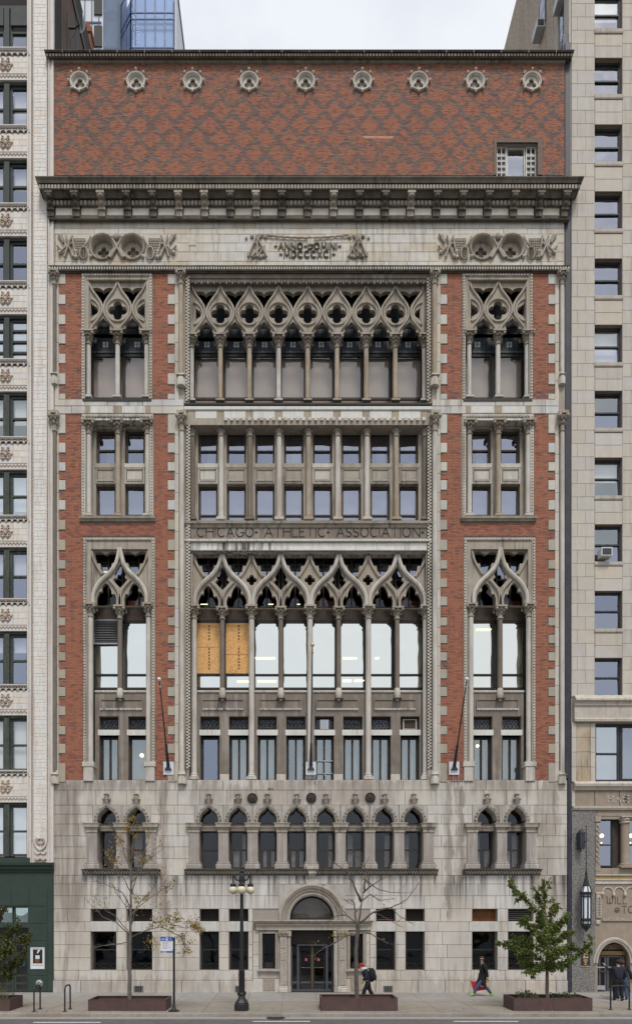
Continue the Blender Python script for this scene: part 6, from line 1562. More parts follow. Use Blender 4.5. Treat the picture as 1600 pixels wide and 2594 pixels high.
q = MB(); q.box(sx0+.03, sx0+.14, y_, y_+.002, zb(2382), zb(2380.6)); q.box(sx0+.05, sx0+.15, y_, y_+.002, zb(2378.6), zb(2377.8)); q.build('operator_emblem', 'sign_white', sg)
q = MB(); q.box(sx0+.06, sx0+.22, y_, y_+.002, zb(2413.2), zb(2411.6)); q.build('footer_text', 'sign_white', sg)
for p in (2380, 2407): q = MB(); q.box(sx1-.04, bx0+.05, BY-.06, BY+.06, zb(p+1), zb(p)); q.build('clamp', 'black_iron', bs)
# ---- bike racks
def rack(x, y, w, h, label, along):
    t = thing('bike_rack', label, 'bike rack', (x, y, 0), 'black tube bike racks')
    u = Vector((1,0,0)) if along else Vector((0,1,0)); P = lambda a, z: tuple(Vector((x,y,0))+u*a+Vector((0,0,z)))
    pts = [P(-w/2,.0), P(-w/2,h-.16)]+[P(-w/2+.16-.16*math.cos(k*PI/10), h-.16+.16*math.sin(k*PI/10)) for k in range(1,6)]+[P(w/2-.16+.16*math.cos(k*PI/10), h-.16+.16*math.sin(k*PI/10)) for k in range(5,0,-1)]+[P(w/2,h-.16), P(w/2,0)]
    q = MB(); q.tube(pts, .032, 8, up=(u.y,u.x,0)); q.build('hoop', 'black_iron', t, smooth=True)
    for s_ in (-1, 1): q = MB(); a = P(s_*w/2, 0); q.lathe([(.09,0),(.09,.012),(.04,.02)], a[0], a[1], seg=10); q.build('foot_plate', 'black_iron', t)
    return t
rack(px_at(94,-5.75), -5.75, .62, .96, 'black hoop bike rack directly in front of the green shopfront', False)
rack(px_at(171,-5.75), -5.75, .62, .98, 'black hoop bike rack between the green shopfront and the yellowing tree planter', False)
rack(px_at(1569.5,-5.6), -5.6, .73, .94, 'black hoop bike rack in front of the arched bronze doorway', True)
# ---- wall fittings
stp = thing('standpipe', 'chrome fire hose connection on the green shopfront wall', 'standpipe', (X(100), -.02, .5))
q = MB(); q.lathe([(.17,.0),(.17,-.02),(.11,-.04),(.10,-.10)], X(100), 0, Z(2492), seg=16, ax='y'); q.build('flange', 'chrome', stp, smooth=True)
for dx in (-.07, .07): q = MB(); q.lathe([(.06,-.09),(.065,-.18),(.05,-.20),(.001,-.20)], X(100)+dx, 0, Z(2492), seg=10, ax='y'); q.build('hose_cap', 'chrome', stp, smooth=True)
pf = thing('poster_frame', 'white framed dark poster on the green shopfront wall', 'poster', (X(95.5), -.05, Z(2428)))
a, b, c, d = X(78), X(113.5), Z(2455.5), Z(2401)
q = MB(); 
for bx_ in ((a,a+.035,c,d),(b-.035,b,c,d),(a+.035,b-.035,c,c+.035),(a+.035,b-.035,d-.035,d)): q.box(bx_[0], bx_[1], -.055, -.015, bx_[2], bx_[3])
q.build('frame', 'sign_white', pf)
q = MB(); q.box(a+.03, b-.03, -.035, -.015, c+.03, d-.03); q.build('mount', 'sign_white', pf)
q = MB(); q.box(a+.115, b-.10, -.038, -.034, Z(2441.5), Z(2406)); po = q.build('poster_print', 'poster_dark', pf)
q = MB(); q.prism([(X(94),Z(2416)),(X(97),Z(2416)),(X(103),Z(2407)),(X(97),Z(2407))], -.041, -.038); q.prism([(X(90.5),Z(2430)),(X(101),Z(2430)),(X(101),Z(2421)),(X(90.5),Z(2421))], -.041, -.038); q.build('poster_light_shapes', 'sign_white', po)
q = MB(); q.prism([(X(89),Z(2440)),(X(101),Z(2440)),(X(101),Z(2431)),(X(89),Z(2431))], -.041, -.038); q.build('poster_warm_shape', 'board_orange', po)
q = MB()
for k in range(6): q.box(X(84+4.4*k), X(87+4.4*k), -.038, -.034, Z(2446.5), Z(2445)); 
q.build('caption', 'louvre', po, kind='stuff')
pq = thing('wall_plaque', 'black and gold tenant plaque on the speckled granite pier', 'plaque', (X(1481), -.05, Z(2430)))
a, b, c, d = X(1470.5), X(1492), Z(2448), Z(2409)
q = MB(); q.box(a, b, -.06, -.02, c, d); pb = q.build('plate', 'frame_dark', pq)
for bx_ in ((a-.01,b+.01,c-.03,c),(a-.01,b+.01,d,d+.025)): q = MB(); q.box(bx_[0], bx_[1], -.065, -.02, bx_[2], bx_[3]); q.build('edge_strip', 'lattice_gold', pq)
q = MB(); q.box(X(1474), X(1488), -.064, -.06, Z(2428), Z(2411)); q.build('gold_square', 'lattice_gold', pb)
letters('NR', X(1475), Z(2425), .17, -.068, .035, .004, 'frame_dark', pb, .02, one=True, name='monogram')
q = MB()
for k, w in enumerate((10,11,8,7,3,9)): q.box(X(1481-w/2), X(1481+w/2), -.064, -.06, Z(2432.3+2.5*k), Z(2431+2.5*k))
q.build('tenant_lines', 'lattice_gold', pb)
# ---- gothic wall lantern
la_y = -.48
wl = thing('wall_lantern', 'large black gothic wall lantern with glass coloured as its pale reflection hung on the granite pier', 'lantern', (X(1484), la_y, Z(2300)))
zl_ = lambda py: Z(py, la_y); lcx = X(1484, la_y)
def hexa(mb, prof): mb.lathe(prof, lcx, la_y, 0, seg=6, a0=PI/6, a1=2*PI+PI/6)
q = MB(); hexa(q, [(.02,zl_(2190)),(.025,zl_(2207)),(.06,zl_(2213)),(.045,zl_(2218)),(.08,zl_(2226)),(.14,zl_(2243)),(.145,zl_(2246))][::-1]); q.tube([(lcx,la_y,zl_(2190)),(lcx,la_y,zl_(2092))], .022, 6); q.build('spire', 'black_iron', wl)
q = MB(); hexa(q, [(.001,zl_(2363)),(.05,zl_(2358)),(.15,zl_(2352)),(.20,zl_(2347)),(.20,zl_(2344))]); q.build('pendant', 'black_iron', wl)
M['lantern_glass'] = mk('lantern_glass', (.70,.76,.82), rough=.15, var=.03, spec=.6)  # unlit glass; its blue-white reflection is put into the base colour
q = MB(); hexa(q, [(.175,zl_(2344)),(.175,zl_(2336)),(.19,zl_(2335)),(.19,zl_(2270)),(.2,zl_(2268)),(.2,zl_(2262)),(.22,zl_(2266)),(.13,zl_(2246))]); q.build('glass', 'lantern_glass', wl)
q = MB()
for p, r in ((2342,.205),(2333,.225),(2329,.225),(2272,.235),(2266,.255),(2262,.27)): 
    hexa(q, [(r-.05,zl_(p)-.035),(r,zl_(p)-.03),(r,zl_(p)+.03),(r-.05,zl_(p)+.035)])
for k in range(6):
    a = PI/6+k*PI/3; u, v = math.cos(a), math.sin(a)
    q.tube([(lcx+u*.20,la_y+v*.20,zl_(2345)),(lcx+u*.20,la_y+v*.20,zl_(2262))], .026, 5); q.tube([(lcx+u*.26,la_y+v*.26,zl_(2264)),(lcx+u*.14,la_y+v*.14,zl_(2244))], .02, 5)
    m_ = a+PI/6; u2, v2 = math.cos(m_)*.175, math.sin(m_)*.175
    for s_ in (-1, 1):
        w_ = Vector((-math.sin(m_), math.cos(m_)))*s_*.072
        q.tube([(lcx+u2+w_.x,la_y+v2+w_.y,zl_(2330)),(lcx+u2+w_.x,la_y+v2+w_.y,zl_(2275))], .013, 4)
        for j in range(9): q.ball(lcx+u2*1.02+w_.x*1.25, la_y+v2*1.02+w_.y*1.25, zl_(2327)+j*.105, .022, 5, 4)
q.build('cage', 'black_iron', wl)
bk = MB(); bk.box(lcx-.25, lcx-.03, la_y+.05, -.03, zl_(2150), zl_(2110)); bk.build('back_bracket', 'joint_metal', wl)
bk = MB(); bk.add([(lcx-.27,la_y+.03,zl_(2110)),(lcx-.01,la_y+.03,zl_(2110)),(lcx-.01,-.03,zl_(2110)),(lcx-.27,-.03,zl_(2110)),(lcx-.14,(la_y)/2,zl_(2098))], [(0,1,4),(1,2,4),(2,3,4),(3,0,4),(3,2,1,0)]); bk.tube([(lcx-.14,la_y/2,zl_(2150)),(lcx-.14,la_y/2,zl_(2158))], .03, 5); bk.tube([(lcx-.05,la_y,zl_(2132)),(lcx,la_y,zl_(2132))], .03, 5); bk.build('bracket_roof', 'joint_metal', wl, kind='stuff')
# ---- flagpoles
M['pole_brown'] = mk('pole_brown', (.085,.06,.052), rough=.5, var=.3, ns=2)
M['pole_grey'] = mk('pole_grey', (.10,.10,.10), rough=.4, var=.1, metal=.4)
M['gold_ball'] = mk('gold_ball', (.60,.46,.18), rough=.25, var=.05, metal=.7)
M['plate_white'] = mk('plate_white', (.62,.64,.68), rough=.5, var=.08, ns=5)
def flagpole(bpx, bpy, tip, label, m, ball):
    """tip: pixel of the ball and its distance out from the wall"""
    b0 = Vector((X(bpx), -.05, Z(bpy))); ty_ = tip[2]; e = Vector((X(tip[0],ty_), ty_, Z(tip[1],ty_)))
    t = thing('flagpole', label, 'flagpole', tuple(b0), 'bare flagpoles on the front wall')
    q = MB(); q.block(X(bpx-13), X(bpx+13), -.06, .02, Z(bpy+17), Z(bpy-16), .01); wp = q.build('wall_plate', 'plate_white', t)
    d = (e-b0).normalized(); s = b0+d*.1
    q = MB(); q.tube([tuple(s), tuple(s+d*1.1)], [.085,.05], 8); q.prism([(X(bpx-9),Z(bpy+5)),(X(bpx+9),Z(bpy+5)),(X(bpx),Z(bpy-8))], -.16, -.06); q.build('socket', 'joint_metal', t)
    q = MB(); q.tube([tuple(s), tuple(s+(e-s)*.5), tuple(e)], [.042,.037,.024], 8); q.build('pole', m, t, smooth=True)
    q = MB(); q.ball(*tuple(e), .085, 10, 7); q.tube([tuple(e-d*.35), tuple(e-d*.28)], .05, 6); q.build('ball', ball, t, smooth=True)
    q = MB(); q.tube([(X(bpx-3),-.07,Z(bpy+17)),(X(bpx-3),-.06,Z(bpy+38))], .012, 4); q.tube([(X(bpx+11),-.07,Z(bpy+17)),(X(bpx+11),-.06,Z(bpy+36))], .02, 4); q.build('conduit', 'alu', t)
flagpole(427, 1947, (403, 1721, -2.6), 'slanted brown flagpole over the red brick of the side bay nearer the cream building', 'pole_brown', 'plate_white')
flagpole(787, 1947, (791, 1634, -2.6), 'upright grey flagpole with gilded ball in front of the middle column', 'pole_grey', 'gold_ball')
flagpole(1149, 1947, (1182, 1721, -2.6), 'slanted brown flagpole over the red brick of the side bay nearer the tan tower', 'pole_brown', 'plate_white')
# ---- car waiting in the road, only its roof shows
M['car_paint'] = mk('car_paint', (.30,.34,.42), rough=.25, var=.03, spec=.6)
M['rubber'] = mk('rubber', (.02,.02,.02), rough=.8, var=.1)
car = thing('parked_car', 'silver blue car of which only the roof edge shows at the bottom corner', 'car', (-8.9, -15.6, -.14))
def carbody():
    q = MB(); sec = [(-2.2,.55,.75),(-2.0,.35,.95),(-1.0,.28,1.02),(.4,.28,1.0),(1.7,.3,.86),(2.15,.4,.70)]
    W_ = .88; rings = []
    for x, lo, hi in sec:
        w = W_*(.9 if abs(x) > 1.9 else 1); rings.append([(x,-w*.85,lo),(x,-w,lo+.15),(x,-w,(lo+hi)/2),(x,-w*.92,hi),(x,w*.92,hi),(x,w,(lo+hi)/2),(x,w,lo+.15),(x,w*.85,lo)])
    vs = [v for r in rings for v in r]; n = 8; fs = [(i*n+k, i*n+(k+1)%n, (i+1)*n+(k+1)%n, (i+1)*n+k) for i in range(len(rings)-1) for k in range(n)]
    fs += [tuple(range(n))[::-1], tuple((len(rings)-1)*n+k for k in range(n))]; q.add(vs, fs); return q
def place(q, dx=-8.9, dy=-15.6, dz=-.14): q.v = [(x+dx, y+dy, z+dz) for x, y, z in q.v]; return q
place(carbody()).build('body', 'car_paint', car)
q = MB(); prof = [(-1.75,.98,.80),(-.95,1.40,.64),(.2,1.45,.64),(1.15,1.0,.80)]
vs = [];
for x, z, w in prof: vs += [(x,-w,z),(x,w,z)]
q.add(vs+[(-1.75,-.8,.95),(-1.75,.8,.95),(1.15,-.8,.95),(1.15,.8,.95)], [(0,1,3,2),(4,5,7,6),(0,2,4,6),(1,7,5,3)]); place(q).build('glasshouse', 'frame_dark', car)
q = MB(); q.add([(-1.05,-.66,1.40),(-1.05,.66,1.40),(.25,.66,1.46),(.25,-.66,1.46),(-1.0,-.5,1.47),(-1.0,.5,1.47),(.15,.5,1.50),(.15,-.5,1.50)], [(0,4,5,1),(1,5,6,2),(2,6,7,3),(3,7,4,0),(4,7,6,5)]); place(q).build('roof', 'car_paint', car)
for x in (-1.35, 1.35):
    for s_ in (-1, 1):
        q = MB(); q.lathe([(.32,-.1),(.32,.1),(.2,.11),(.001,.11)] if s_ > 0 else [(.001,-.11),(.2,-.11),(.32,-.1),(.32,.1)], x, s_*.82, .32, seg=16, ax='y'); place(q).build('wheel', 'rubber', car)
# ================================================================ trees
M['bark'] = mk('bark', (.135,.115,.098), var=.3, ns=9, bump=.4, bs=30)
M['bark_dark'] = mk('bark_dark', (.105,.085,.072), var=.3, ns=9, bump=.4, bs=30)
M['bark_red'] = mk('bark_red', (.15,.115,.095), var=.25, ns=9)
def leaf_mat(name):
    m = bpy.data.materials.new(name); m.use_nodes = True; t = m.node_tree; b = t.nodes['Principled BSDF']
    a = nn(t, 'ShaderNodeAttribute', attribute_name='Col'); t.links.new(a.outputs['Color'], b.inputs['Base Color']); b.inputs['Roughness'].default_value = .55; b.inputs['Specular IOR Level'].default_value = .3
    tr = nn(t, 'ShaderNodeBsdfTranslucent'); t.links.new(a.outputs['Color'], tr.inputs['Color']); mx = nn(t, 'ShaderNodeMixShader'); mx.inputs[0].default_value = .3
    o = t.nodes['Material Output']; t.links.new(b.outputs[0], mx.inputs[1]); t.links.new(tr.outputs[0], mx.inputs[2]); t.links.new(mx.outputs[0], o.inputs['Surface'])
    return m
M['leaf'] = leaf_mat('leaf')
TY = -5.33
def P3(px, py, dy=0.): y = TY+dy; return Vector((px_at(px, y), y, EYE+(HY-py)*(D+y)/F))
R_ = random.Random(11)
def wiggle(pts, amt, n=4):
    out = []
    for a, b in zip(pts, pts[1:]):
        for k in range(n):
            t_ = k/n; p = a.lerp(b, t_); s_ = amt*(1 if 0 < k else .4)
            out.append(p+Vector((R_.uniform(-s_,s_), R_.uniform(-s_,s_), R_.uniform(-s_,s_))))
    out.append(pts[-1]); return out
def branch(mb, pts, r0, r1, tips, twigs=0, tl=.5, seg=6, amt=.02):
    pts = wiggle(pts, amt); n = len(pts)
    mb.tube(pts, [r0+(r1-r0)*(i/(n-1))**.8 for i in range(n)], seg)
    for _ in range(twigs):
        t_ = R_.uniform(.3, 1); i = min(n-2, int(t_*(n-1))); p = pts[i].lerp(pts[i+1], t_*(n-1)-i); d = (pts[i+1]-pts[i]).normalized()
        q = (d*R_.uniform(.2,1)+Vector((R_.gauss(0,.7), R_.gauss(0,.7), R_.gauss(.25,.5)))).normalized(); L_ = tl*R_.uniform(.4,1.1)
        a = p+q*L_*.5+Vector((R_.gauss(0,.04),0,R_.gauss(0,.04))); b = p+q*L_+Vector((R_.gauss(0,.06),R_.gauss(0,.06),R_.gauss(.05,.06)))
        rr = max(.006, (r0+(r1-r0)*t_)*.45); mb.tube([p,a,b], [rr, rr*.7, .004], 4); tips.append((p,a,b))
        for __ in range(2):
            s_ = p.lerp(b, R_.uniform(.3,.9)); e = s_+(q+Vector((R_.gauss(0,.8),R_.gauss(0,.8),R_.gauss(.1,.6)))).normalized()*L_*R_.uniform(.25,.5); mb.tube([s_,e], [.006,.003], 3); tips.append((s_,(s_+e)/2,e))
    return pts
def leaves(cents, size, cols, name, parent, asp=1.0, droop=.3):
    """little folded leaves, one mesh"""
    n = len(cents); c = np.array([tuple(p) for p in cents]); rs = np.random.default_rng(len(cents))
    d = rs.normal(size=(n,3)); d[:,2] -= droop; d /= np.linalg.norm(d, axis=1, keepdims=True)
    u = rs.normal(size=(n,3)); u -= d*(u*d).sum(1, keepdims=True); u /= np.linalg.norm(u, axis=1, keepdims=True); w = np.cross(d, u)
    s = size*rs.uniform(.6, 1.25, (n,1))
    v = np.stack([c, c+d*s*.5+u*s*.5*asp+w*s*.1, c+d*s, c+d*s*.5-u*s*.5*asp+w*s*.1], 1).reshape(-1,3)
    me = bpy.data.meshes.new(name); me.vertices.add(4*n); me.vertices.foreach_set('co', v.ravel())
    f = np.arange(4*n).reshape(n,4); tri = np.stack([f[:,[0,1,2]], f[:,[0,2,3]]], 1).reshape(-1)
    me.loops.add(6*n); me.loops.foreach_set('vertex_index', tri); me.polygons.add(2*n); me.polygons.foreach_set('loop_start', np.arange(0,6*n,3)); me.polygons.foreach_set('loop_total', np.full(2*n,3)); me.update()
    cc = np.array(cols)[rs.integers(0, len(cols), n)]*rs.uniform(.7,1.25,(n,1)); cc = np.repeat(np.concatenate([cc, np.ones((n,1))],1), 4, 0).astype(np.float32)
    a = me.color_attributes.new('Col', 'FLOAT_COLOR', 'POINT'); a.data.foreach_set('color', cc.ravel())
    o = obj(name, me, 'leaf', parent); o['kind'] = 'stuff'; return o
TG = 'young street trees in the planters'
# --- sparse yellowing tree
t1 = thing('street_tree', 'slender nearly bare tree with sparse yellow leaves behind the bus stop sign', 'tree', tuple(P3(329,2545)), TG)
mb = MB(); tips = []
branch(mb, [P3(328,2547),P3(328.5,2460),P3(330,2375)], .088, .068, tips, 0, amt=.012, seg=9)
branch(mb, [P3(330,2376),P3(331,2300),P3(332,2240)], .06, .035, tips, 2, amt=.015); branch(mb, [P3(332,2240),P3(333,2170,.1),P3(338,2085,.1)], .034, .01, tips, 10)
L1 = [([(324,2366),(294,2338,-.3),(262,2325,-.4),(240,2302,-.5),(215,2277,-.5)],7),([(331,2372),(318,2352,.2),(290,2320,.3),(268,2308,.4),(248,2290,.4)],6),([(330,2350),(318,2295,.2),(293,2262,.3),(276,2218,.4)],8),
  ([(332,2345),(345,2303,-.2),(380,2275,-.4),(412,2252,-.5),(440,2246,-.6)],9),([(333,2374),(350,2366,-.3),(376,2356,-.5),(405,2350,-.6),(440,2338,-.7),(458,2322,-.7)],14),([(328,2388),(298,2392,-.4),(262,2396,-.6),(228,2405,-.7)],5),
  ([(331,2262),(302,2205,-.3),(281,2158,-.5)],8),([(332,2240),(368,2184,.3),(420,2146,.5)],9),([(332,2268),(350,2205,-.4),(372,2140,-.5),(384,2100,-.6)],9),([(332,2210),(308,2140,.4),(290,2098,.5)],8),([(331,2300),(310,2262,-.5),(262,2238,-.7),(236,2232,-.8)],7),([(332,2320),(352,2290,.4),(382,2262,.6),(400,2225,.7)],8),([(430,2342,-.7),(470,2352,-.9),(500,2345,-1)],10),([(410,2350,-.6),(450,2370,-.7),(478,2400,-.8)],10)]
for pl, tw in L1: branch(mb, [P3(*p) for p in pl], .024, .006, tips, tw, .55)
mb.build('trunk', 'bark', t1, smooth=True)
cl = [(275,2158,22,60),(332,2085,26,80),(305,2118,24,70),(350,2150,30,80),(382,2148,22,45),(425,2205,22,26),(482,2338,28,170),(500,2352,16,60),(470,2395,24,130),(402,2312,30,140),(352,2288,24,110),(390,2388,22,70),(255,2262,20,20),(415,2272,22,36),(300,2160,26,60),(360,2105,18,40),(450,2330,20,70),(330,2200,40,40),(270,2190,14,40)]
cs = []
for px, py, r, n in cl:
    near = [q for q in tips if abs((q[2].x*F/(D+q[2].y)+CX)-px) < r*1.2 and abs(HY-(q[2].z-EYE)*F/(D+q[2].y)-py) < r*1.2]
    for _ in range(int(n*1.4)):
        if near and R_.random() < .8: s_ = R_.choice(near); p = s_[0].lerp(s_[2], R_.uniform(.2,1.1))+Vector((R_.gauss(0,.06),R_.gauss(0,.06),R_.gauss(-.03,.06)))
        else: p = P3(px+R_.gauss(0,r*.5), py+R_.gauss(0,r*.45), R_.uniform(-.7,.3))
        cs.append(p)
leaves(cs, .105, [(.40,.24,.045),(.32,.19,.04),(.20,.15,.04),(.40,.28,.07),(.14,.12,.035)], 'crown', t1, .45)
# --- bare tree by the entrance
t2 = thing('street_tree', 'bare forked tree in front of the entrance with only a few yellow leaves', 'tree', tuple(P3(904,2545)), TG)
mb = MB(); tips = []
branch(mb, [P3(905,2547),P3(902,2460),P3(901,2405),P3(904,2366)], .088, .075, tips, 0, amt=.015, seg=9)
L2 = [([(903,2372),(900,2335,.1),(900,2308,.1),(896,2288,.2),(888,2281,.2),(868,2281,.3)],.05,4),([(906,2372),(911,2320,-.1),(915,2284,-.1),(922,2255,-.1)],.058,2),([(922,2255,-.1),(925,2225,0),(923,2200,.1),(920,2160,.2)],.045,4),([(921,2262),(936,2248,-.3),(930,2222,-.4),(922,2198,-.5),(935,2170,-.5)],.036,4),
  ([(923,2200,.1),(908,2175,.2),(888,2158,.3)],.025,3),([(914,2285),(902,2258,-.3),(892,2232,-.4),(878,2212,-.5),(862,2197,-.6),(848,2187,-.6),(832,2164,-.7)],.045,6),([(905,2345),(945,2312,-.3),(990,2300,-.4),(1030,2280,-.5),(1060,2236,-.6)],.045,8),([(915,2285),(938,2266,.3),(962,2283,.5),(1002,2275,.6)],.03,4),
  ([(900,2368),(876,2372,-.4),(846,2391,-.6),(820,2402,-.8),(792,2424,-.9)],.045,7),([(900,2338),(876,2319,.4),(850,2322,.5),(822,2340,.6)],.032,5),([(908,2362),(940,2366,-.4),(962,2380,-.6),(984,2393,-.7)],.03,4),([(925,2230),(960,2255,.3),(1000,2262,.4),(1030,2262,.5)],.024,4),([(876,2319,.4),(862,2298,.5),(835,2262,.6)],.022,3),([(990,2300,-.4),(1012,2322,-.5),(1045,2342,-.6)],.022,4),([(936,2248,-.3),(962,2230,-.4),(985,2218,-.5)],.022,3),([(945,2312,-.3),(985,2330,-.2),(1020,2350,-.1)],.02,3)]
for pl, r, tw in L2: branch(mb, [P3(*p) for p in pl], r, .008, tips, tw, .38)
mb.build('trunk', 'bark_dark', t2, smooth=True)
cs = [P3(845+R_.gauss(0,9), 2372+R_.gauss(0,4), -.5) for _ in range(26)]+[P3(793+R_.gauss(0,5), 2387+R_.gauss(0,2), -.8) for _ in range(8)]+[P3(875+R_.gauss(0,5), 2366+R_.gauss(0,3), -.4) for _ in range(12)]
cs += [R_.choice(tips)[2] for _ in range(18)]
leaves(cs, .11, [(.30,.26,.04),(.22,.22,.05),(.34,.24,.05)], 'crown', t2, .5)
# --- leafy green ginkgo
def ginkgo(label, trunk, limbs, seed, cols, n_leaf, lsize=.095):
    global R_
    R_ = random.Random(seed); t = thing('street_tree', label, 'tree', tuple(P3(*trunk[0])), TG)
    mb = MB(); tips = []; cs = []
    branch(mb, [P3(*p) for p in trunk], .085, .03, tips, 0, amt=.01, seg=8)
    tot = sum(l[1] for l in limbs)
    for pl, dens, w in limbs:
        p = branch(mb, [P3(*q) for q in pl], .03, .007, tips, int(4+dens*3), .36)
        n = int(n_leaf*dens/tot); tl_ = [q for q in tips[-int(4+dens*3)*3:]]
        for _ in range(n):
            k = R_.uniform(.12, 1.0)*(len(p)-1); i = min(len(p)-2, int(k)); c = p[i].lerp(p[i+1], k-i); fall = (1-.55*k/(len(p)-1))*w*.8
            if R_.random() < .45 and tl_: q = R_.choice(tl_); c = q[0].lerp(q[2], R_.uniform(.3,1.05)); fall = .07
            g = Vector((R_.gauss(0,1), R_.gauss(0,1), R_.gauss(0,1)))
            cs.append(c+g*fall*.55)
    mb.build('trunk', 'bark_red', t, smooth=True); leaves(cs, lsize, cols, 'crown', t, .95, .6)
    return t
gl = [([(1384,2440),(1350,2420,-.3),(1310,2405,-.5),(1272,2392,-.6)],1.5,.26),([(1384,2450),(1345,2448,.2),(1318,2440,.3)],1.2,.26),([(1383,2420),(1340,2390,.4),(1300,2380,.6)],1.3,.28),([(1382,2380),(1345,2350,-.4),(1315,2335,-.6)],1.3,.28),([(1380,2340),(1352,2300,-.2),(1322,2270,-.4),(1287,2238,-.5)],1.3,.15),
  ([(1380,2310),(1377,2270),(1376,2228)],.75,.12),([(1380,2330),(1368,2290,.3),(1360,2262,.4)],.7,.14),([(1382,2350),(1402,2310,.3),(1412,2290,.4)],.9,.2),([(1383,2385),(1412,2350,-.4),(1436,2325,-.5)],1.2,.24),([(1384,2400),(1420,2378,.4),(1450,2362,.6)],1.3,.26),([(1384,2425),(1420,2410,-.4),(1448,2400,-.5)],1.2,.26),([(1384,2452),(1425,2440,-.3),(1458,2424,-.5),(1480,2405,-.6),(1498,2388,-.6)],1.1,.15),
  ([(1384,2455),(1400,2452,-.5),(1440,2446,-.7)],1.1,.22),([(1383,2410),(1375,2390,-.8),(1365,2372,-1.0)],1.3,.3),([(1383,2400),(1392,2375,.8),(1400,2350,1.0)],1.2,.3),([(1382,2370),(1372,2340,-.7),(1366,2315,-.8)],1.1,.26),([(1384,2440),(1365,2452,-.5),(1338,2462,-.6)],.9,.2),([(1384,2430),(1400,2425,-.8),(1412,2408,-.9)],1.2,.28)]
ginkgo('leafy green tree in front of the tan tower end of the stone front', [(1386,2547),(1385,2480),(1384,2420),(1382,2330),(1379,2290)], gl, 5, [(.10,.145,.03),(.13,.17,.036),(.15,.175,.04),(.065,.10,.025),(.19,.20,.05)], 15000, .082)
gl2 = [([(-20,2440),(20,2400,-.3),(52,2378,-.4),(70,2392,-.4)],1.6,.24),([(-20,2420),(15,2370,.3),(48,2352,.4)],1.4,.24),([(-20,2380),(-5,2330,.2),(8,2306,.2)],1.2,.16),([(-20,2450),(20,2450,-.3),(46,2444,-.4),(62,2425,-.4)],1.5,.22),([(-20,2455),(10,2470,-.4),(28,2478,-.4)],1.0,.2),([(-20,2410),(-60,2380),(-100,2370)],1.8,.3),([(-20,2440),(-60,2430,.3),(-95,2430)],1.6,.3),([(-20,2380),(-45,2330),(-60,2290)],1.4,.25),([(-20,2430),(5,2420,-.9),(30,2412,-1.0)],1.2,.26)]
ginkgo('leafy yellow green tree cut by the picture edge before the green shopfront', [(-22,2547),(-21,2480),(-20,2400),(-20,2330)], gl2, 9, [(.06,.08,.02),(.09,.10,.028),(.12,.12,.03),(.045,.06,.018)], 6500, .085)
# --- low plants and grass in planters
def plants(label, name, xa, xb, z, n, hmin, hmax, cols, cat, blade=False, y0=PY0+.12, y1=PY1-.12):
    R2 = random.Random(n); t = thing(name, label, cat, ((xa+xb)/2, (y0+y1)/2, z))
    mb = MB(); cs = []
    for _ in range(n):
        x, y = R2.uniform(xa, xb), R2.uniform(y0, y1); h = R2.uniform(hmin, hmax)*(1-.4*abs((x-(xa+xb)/2)/((xb-xa)/2))**2)
        dx, dy = R2.gauss(0,.12 if blade else .06), R2.gauss(0,.1 if blade else .05)
        p = [Vector((x,y,z)), Vector((x+dx*.4,y+dy*.4,z+h*.6)), Vector((x+dx*(2 if blade else 1),y+dy,z+h*(.9 if blade else 1)))]
        mb.tube(p, [.008,.006,.002], 3)
        if not blade:
            for _k in range(9): k = R2.uniform(.15,1); cs.append(p[0].lerp(p[2], k)+Vector((R2.gauss(0,.05),R2.gauss(0,.05),R2.gauss(0,.03))))
    st_ = mb.build('stems' if not blade else 'blades', 'grass_dry' if blade else 'bark_red', t); st_['kind'] = 'stuff'
    if cs: leaves(cs, .07, cols, 'foliage', t, .8, 0)
M['grass_dry'] = mk('grass_dry', (.16,.15,.07), var=.4, ns=20)
plants('taller clump of low green plants on the entrance side of the ginkgo trunk', 'low_shrub', px_at(1310,TY), px_at(1356,TY), .34, 70, .16, .42, [(.05,.08,.02),(.07,.10,.03)], 'shrub')
plants('flatter clump of low green plants on the tower side of the ginkgo trunk', 'low_shrub', px_at(1396,TY), px_at(1466,TY), .34, 80, .14, .30, [(.05,.08,.02),(.035,.06,.018)], 'shrub')
plants('tuft of pale ornamental grass in the planter before the shopfront', 'grass_tuft', px_at(-30,TY), px_at(28,TY), .31, 90, .45, .95, [], 'grass', True)
# fallen leaves on the pavement
cs = []
for _ in range(260):
    u = R_.random(); x = R_.uniform(-14,15); y = R_.uniform(KY+.03,-5.6) if u < .6 else R_.uniform(-5.6,-.2)
    cs.append(Vector((x,y,.012)))
fl = leaves(cs, .06, [(.25,.16,.05),(.18,.10,.04),(.30,.22,.08),(.33,.31,.28)], 'fallen_leaves', None, .7, 0)
fl['kind'] = 'stuff'
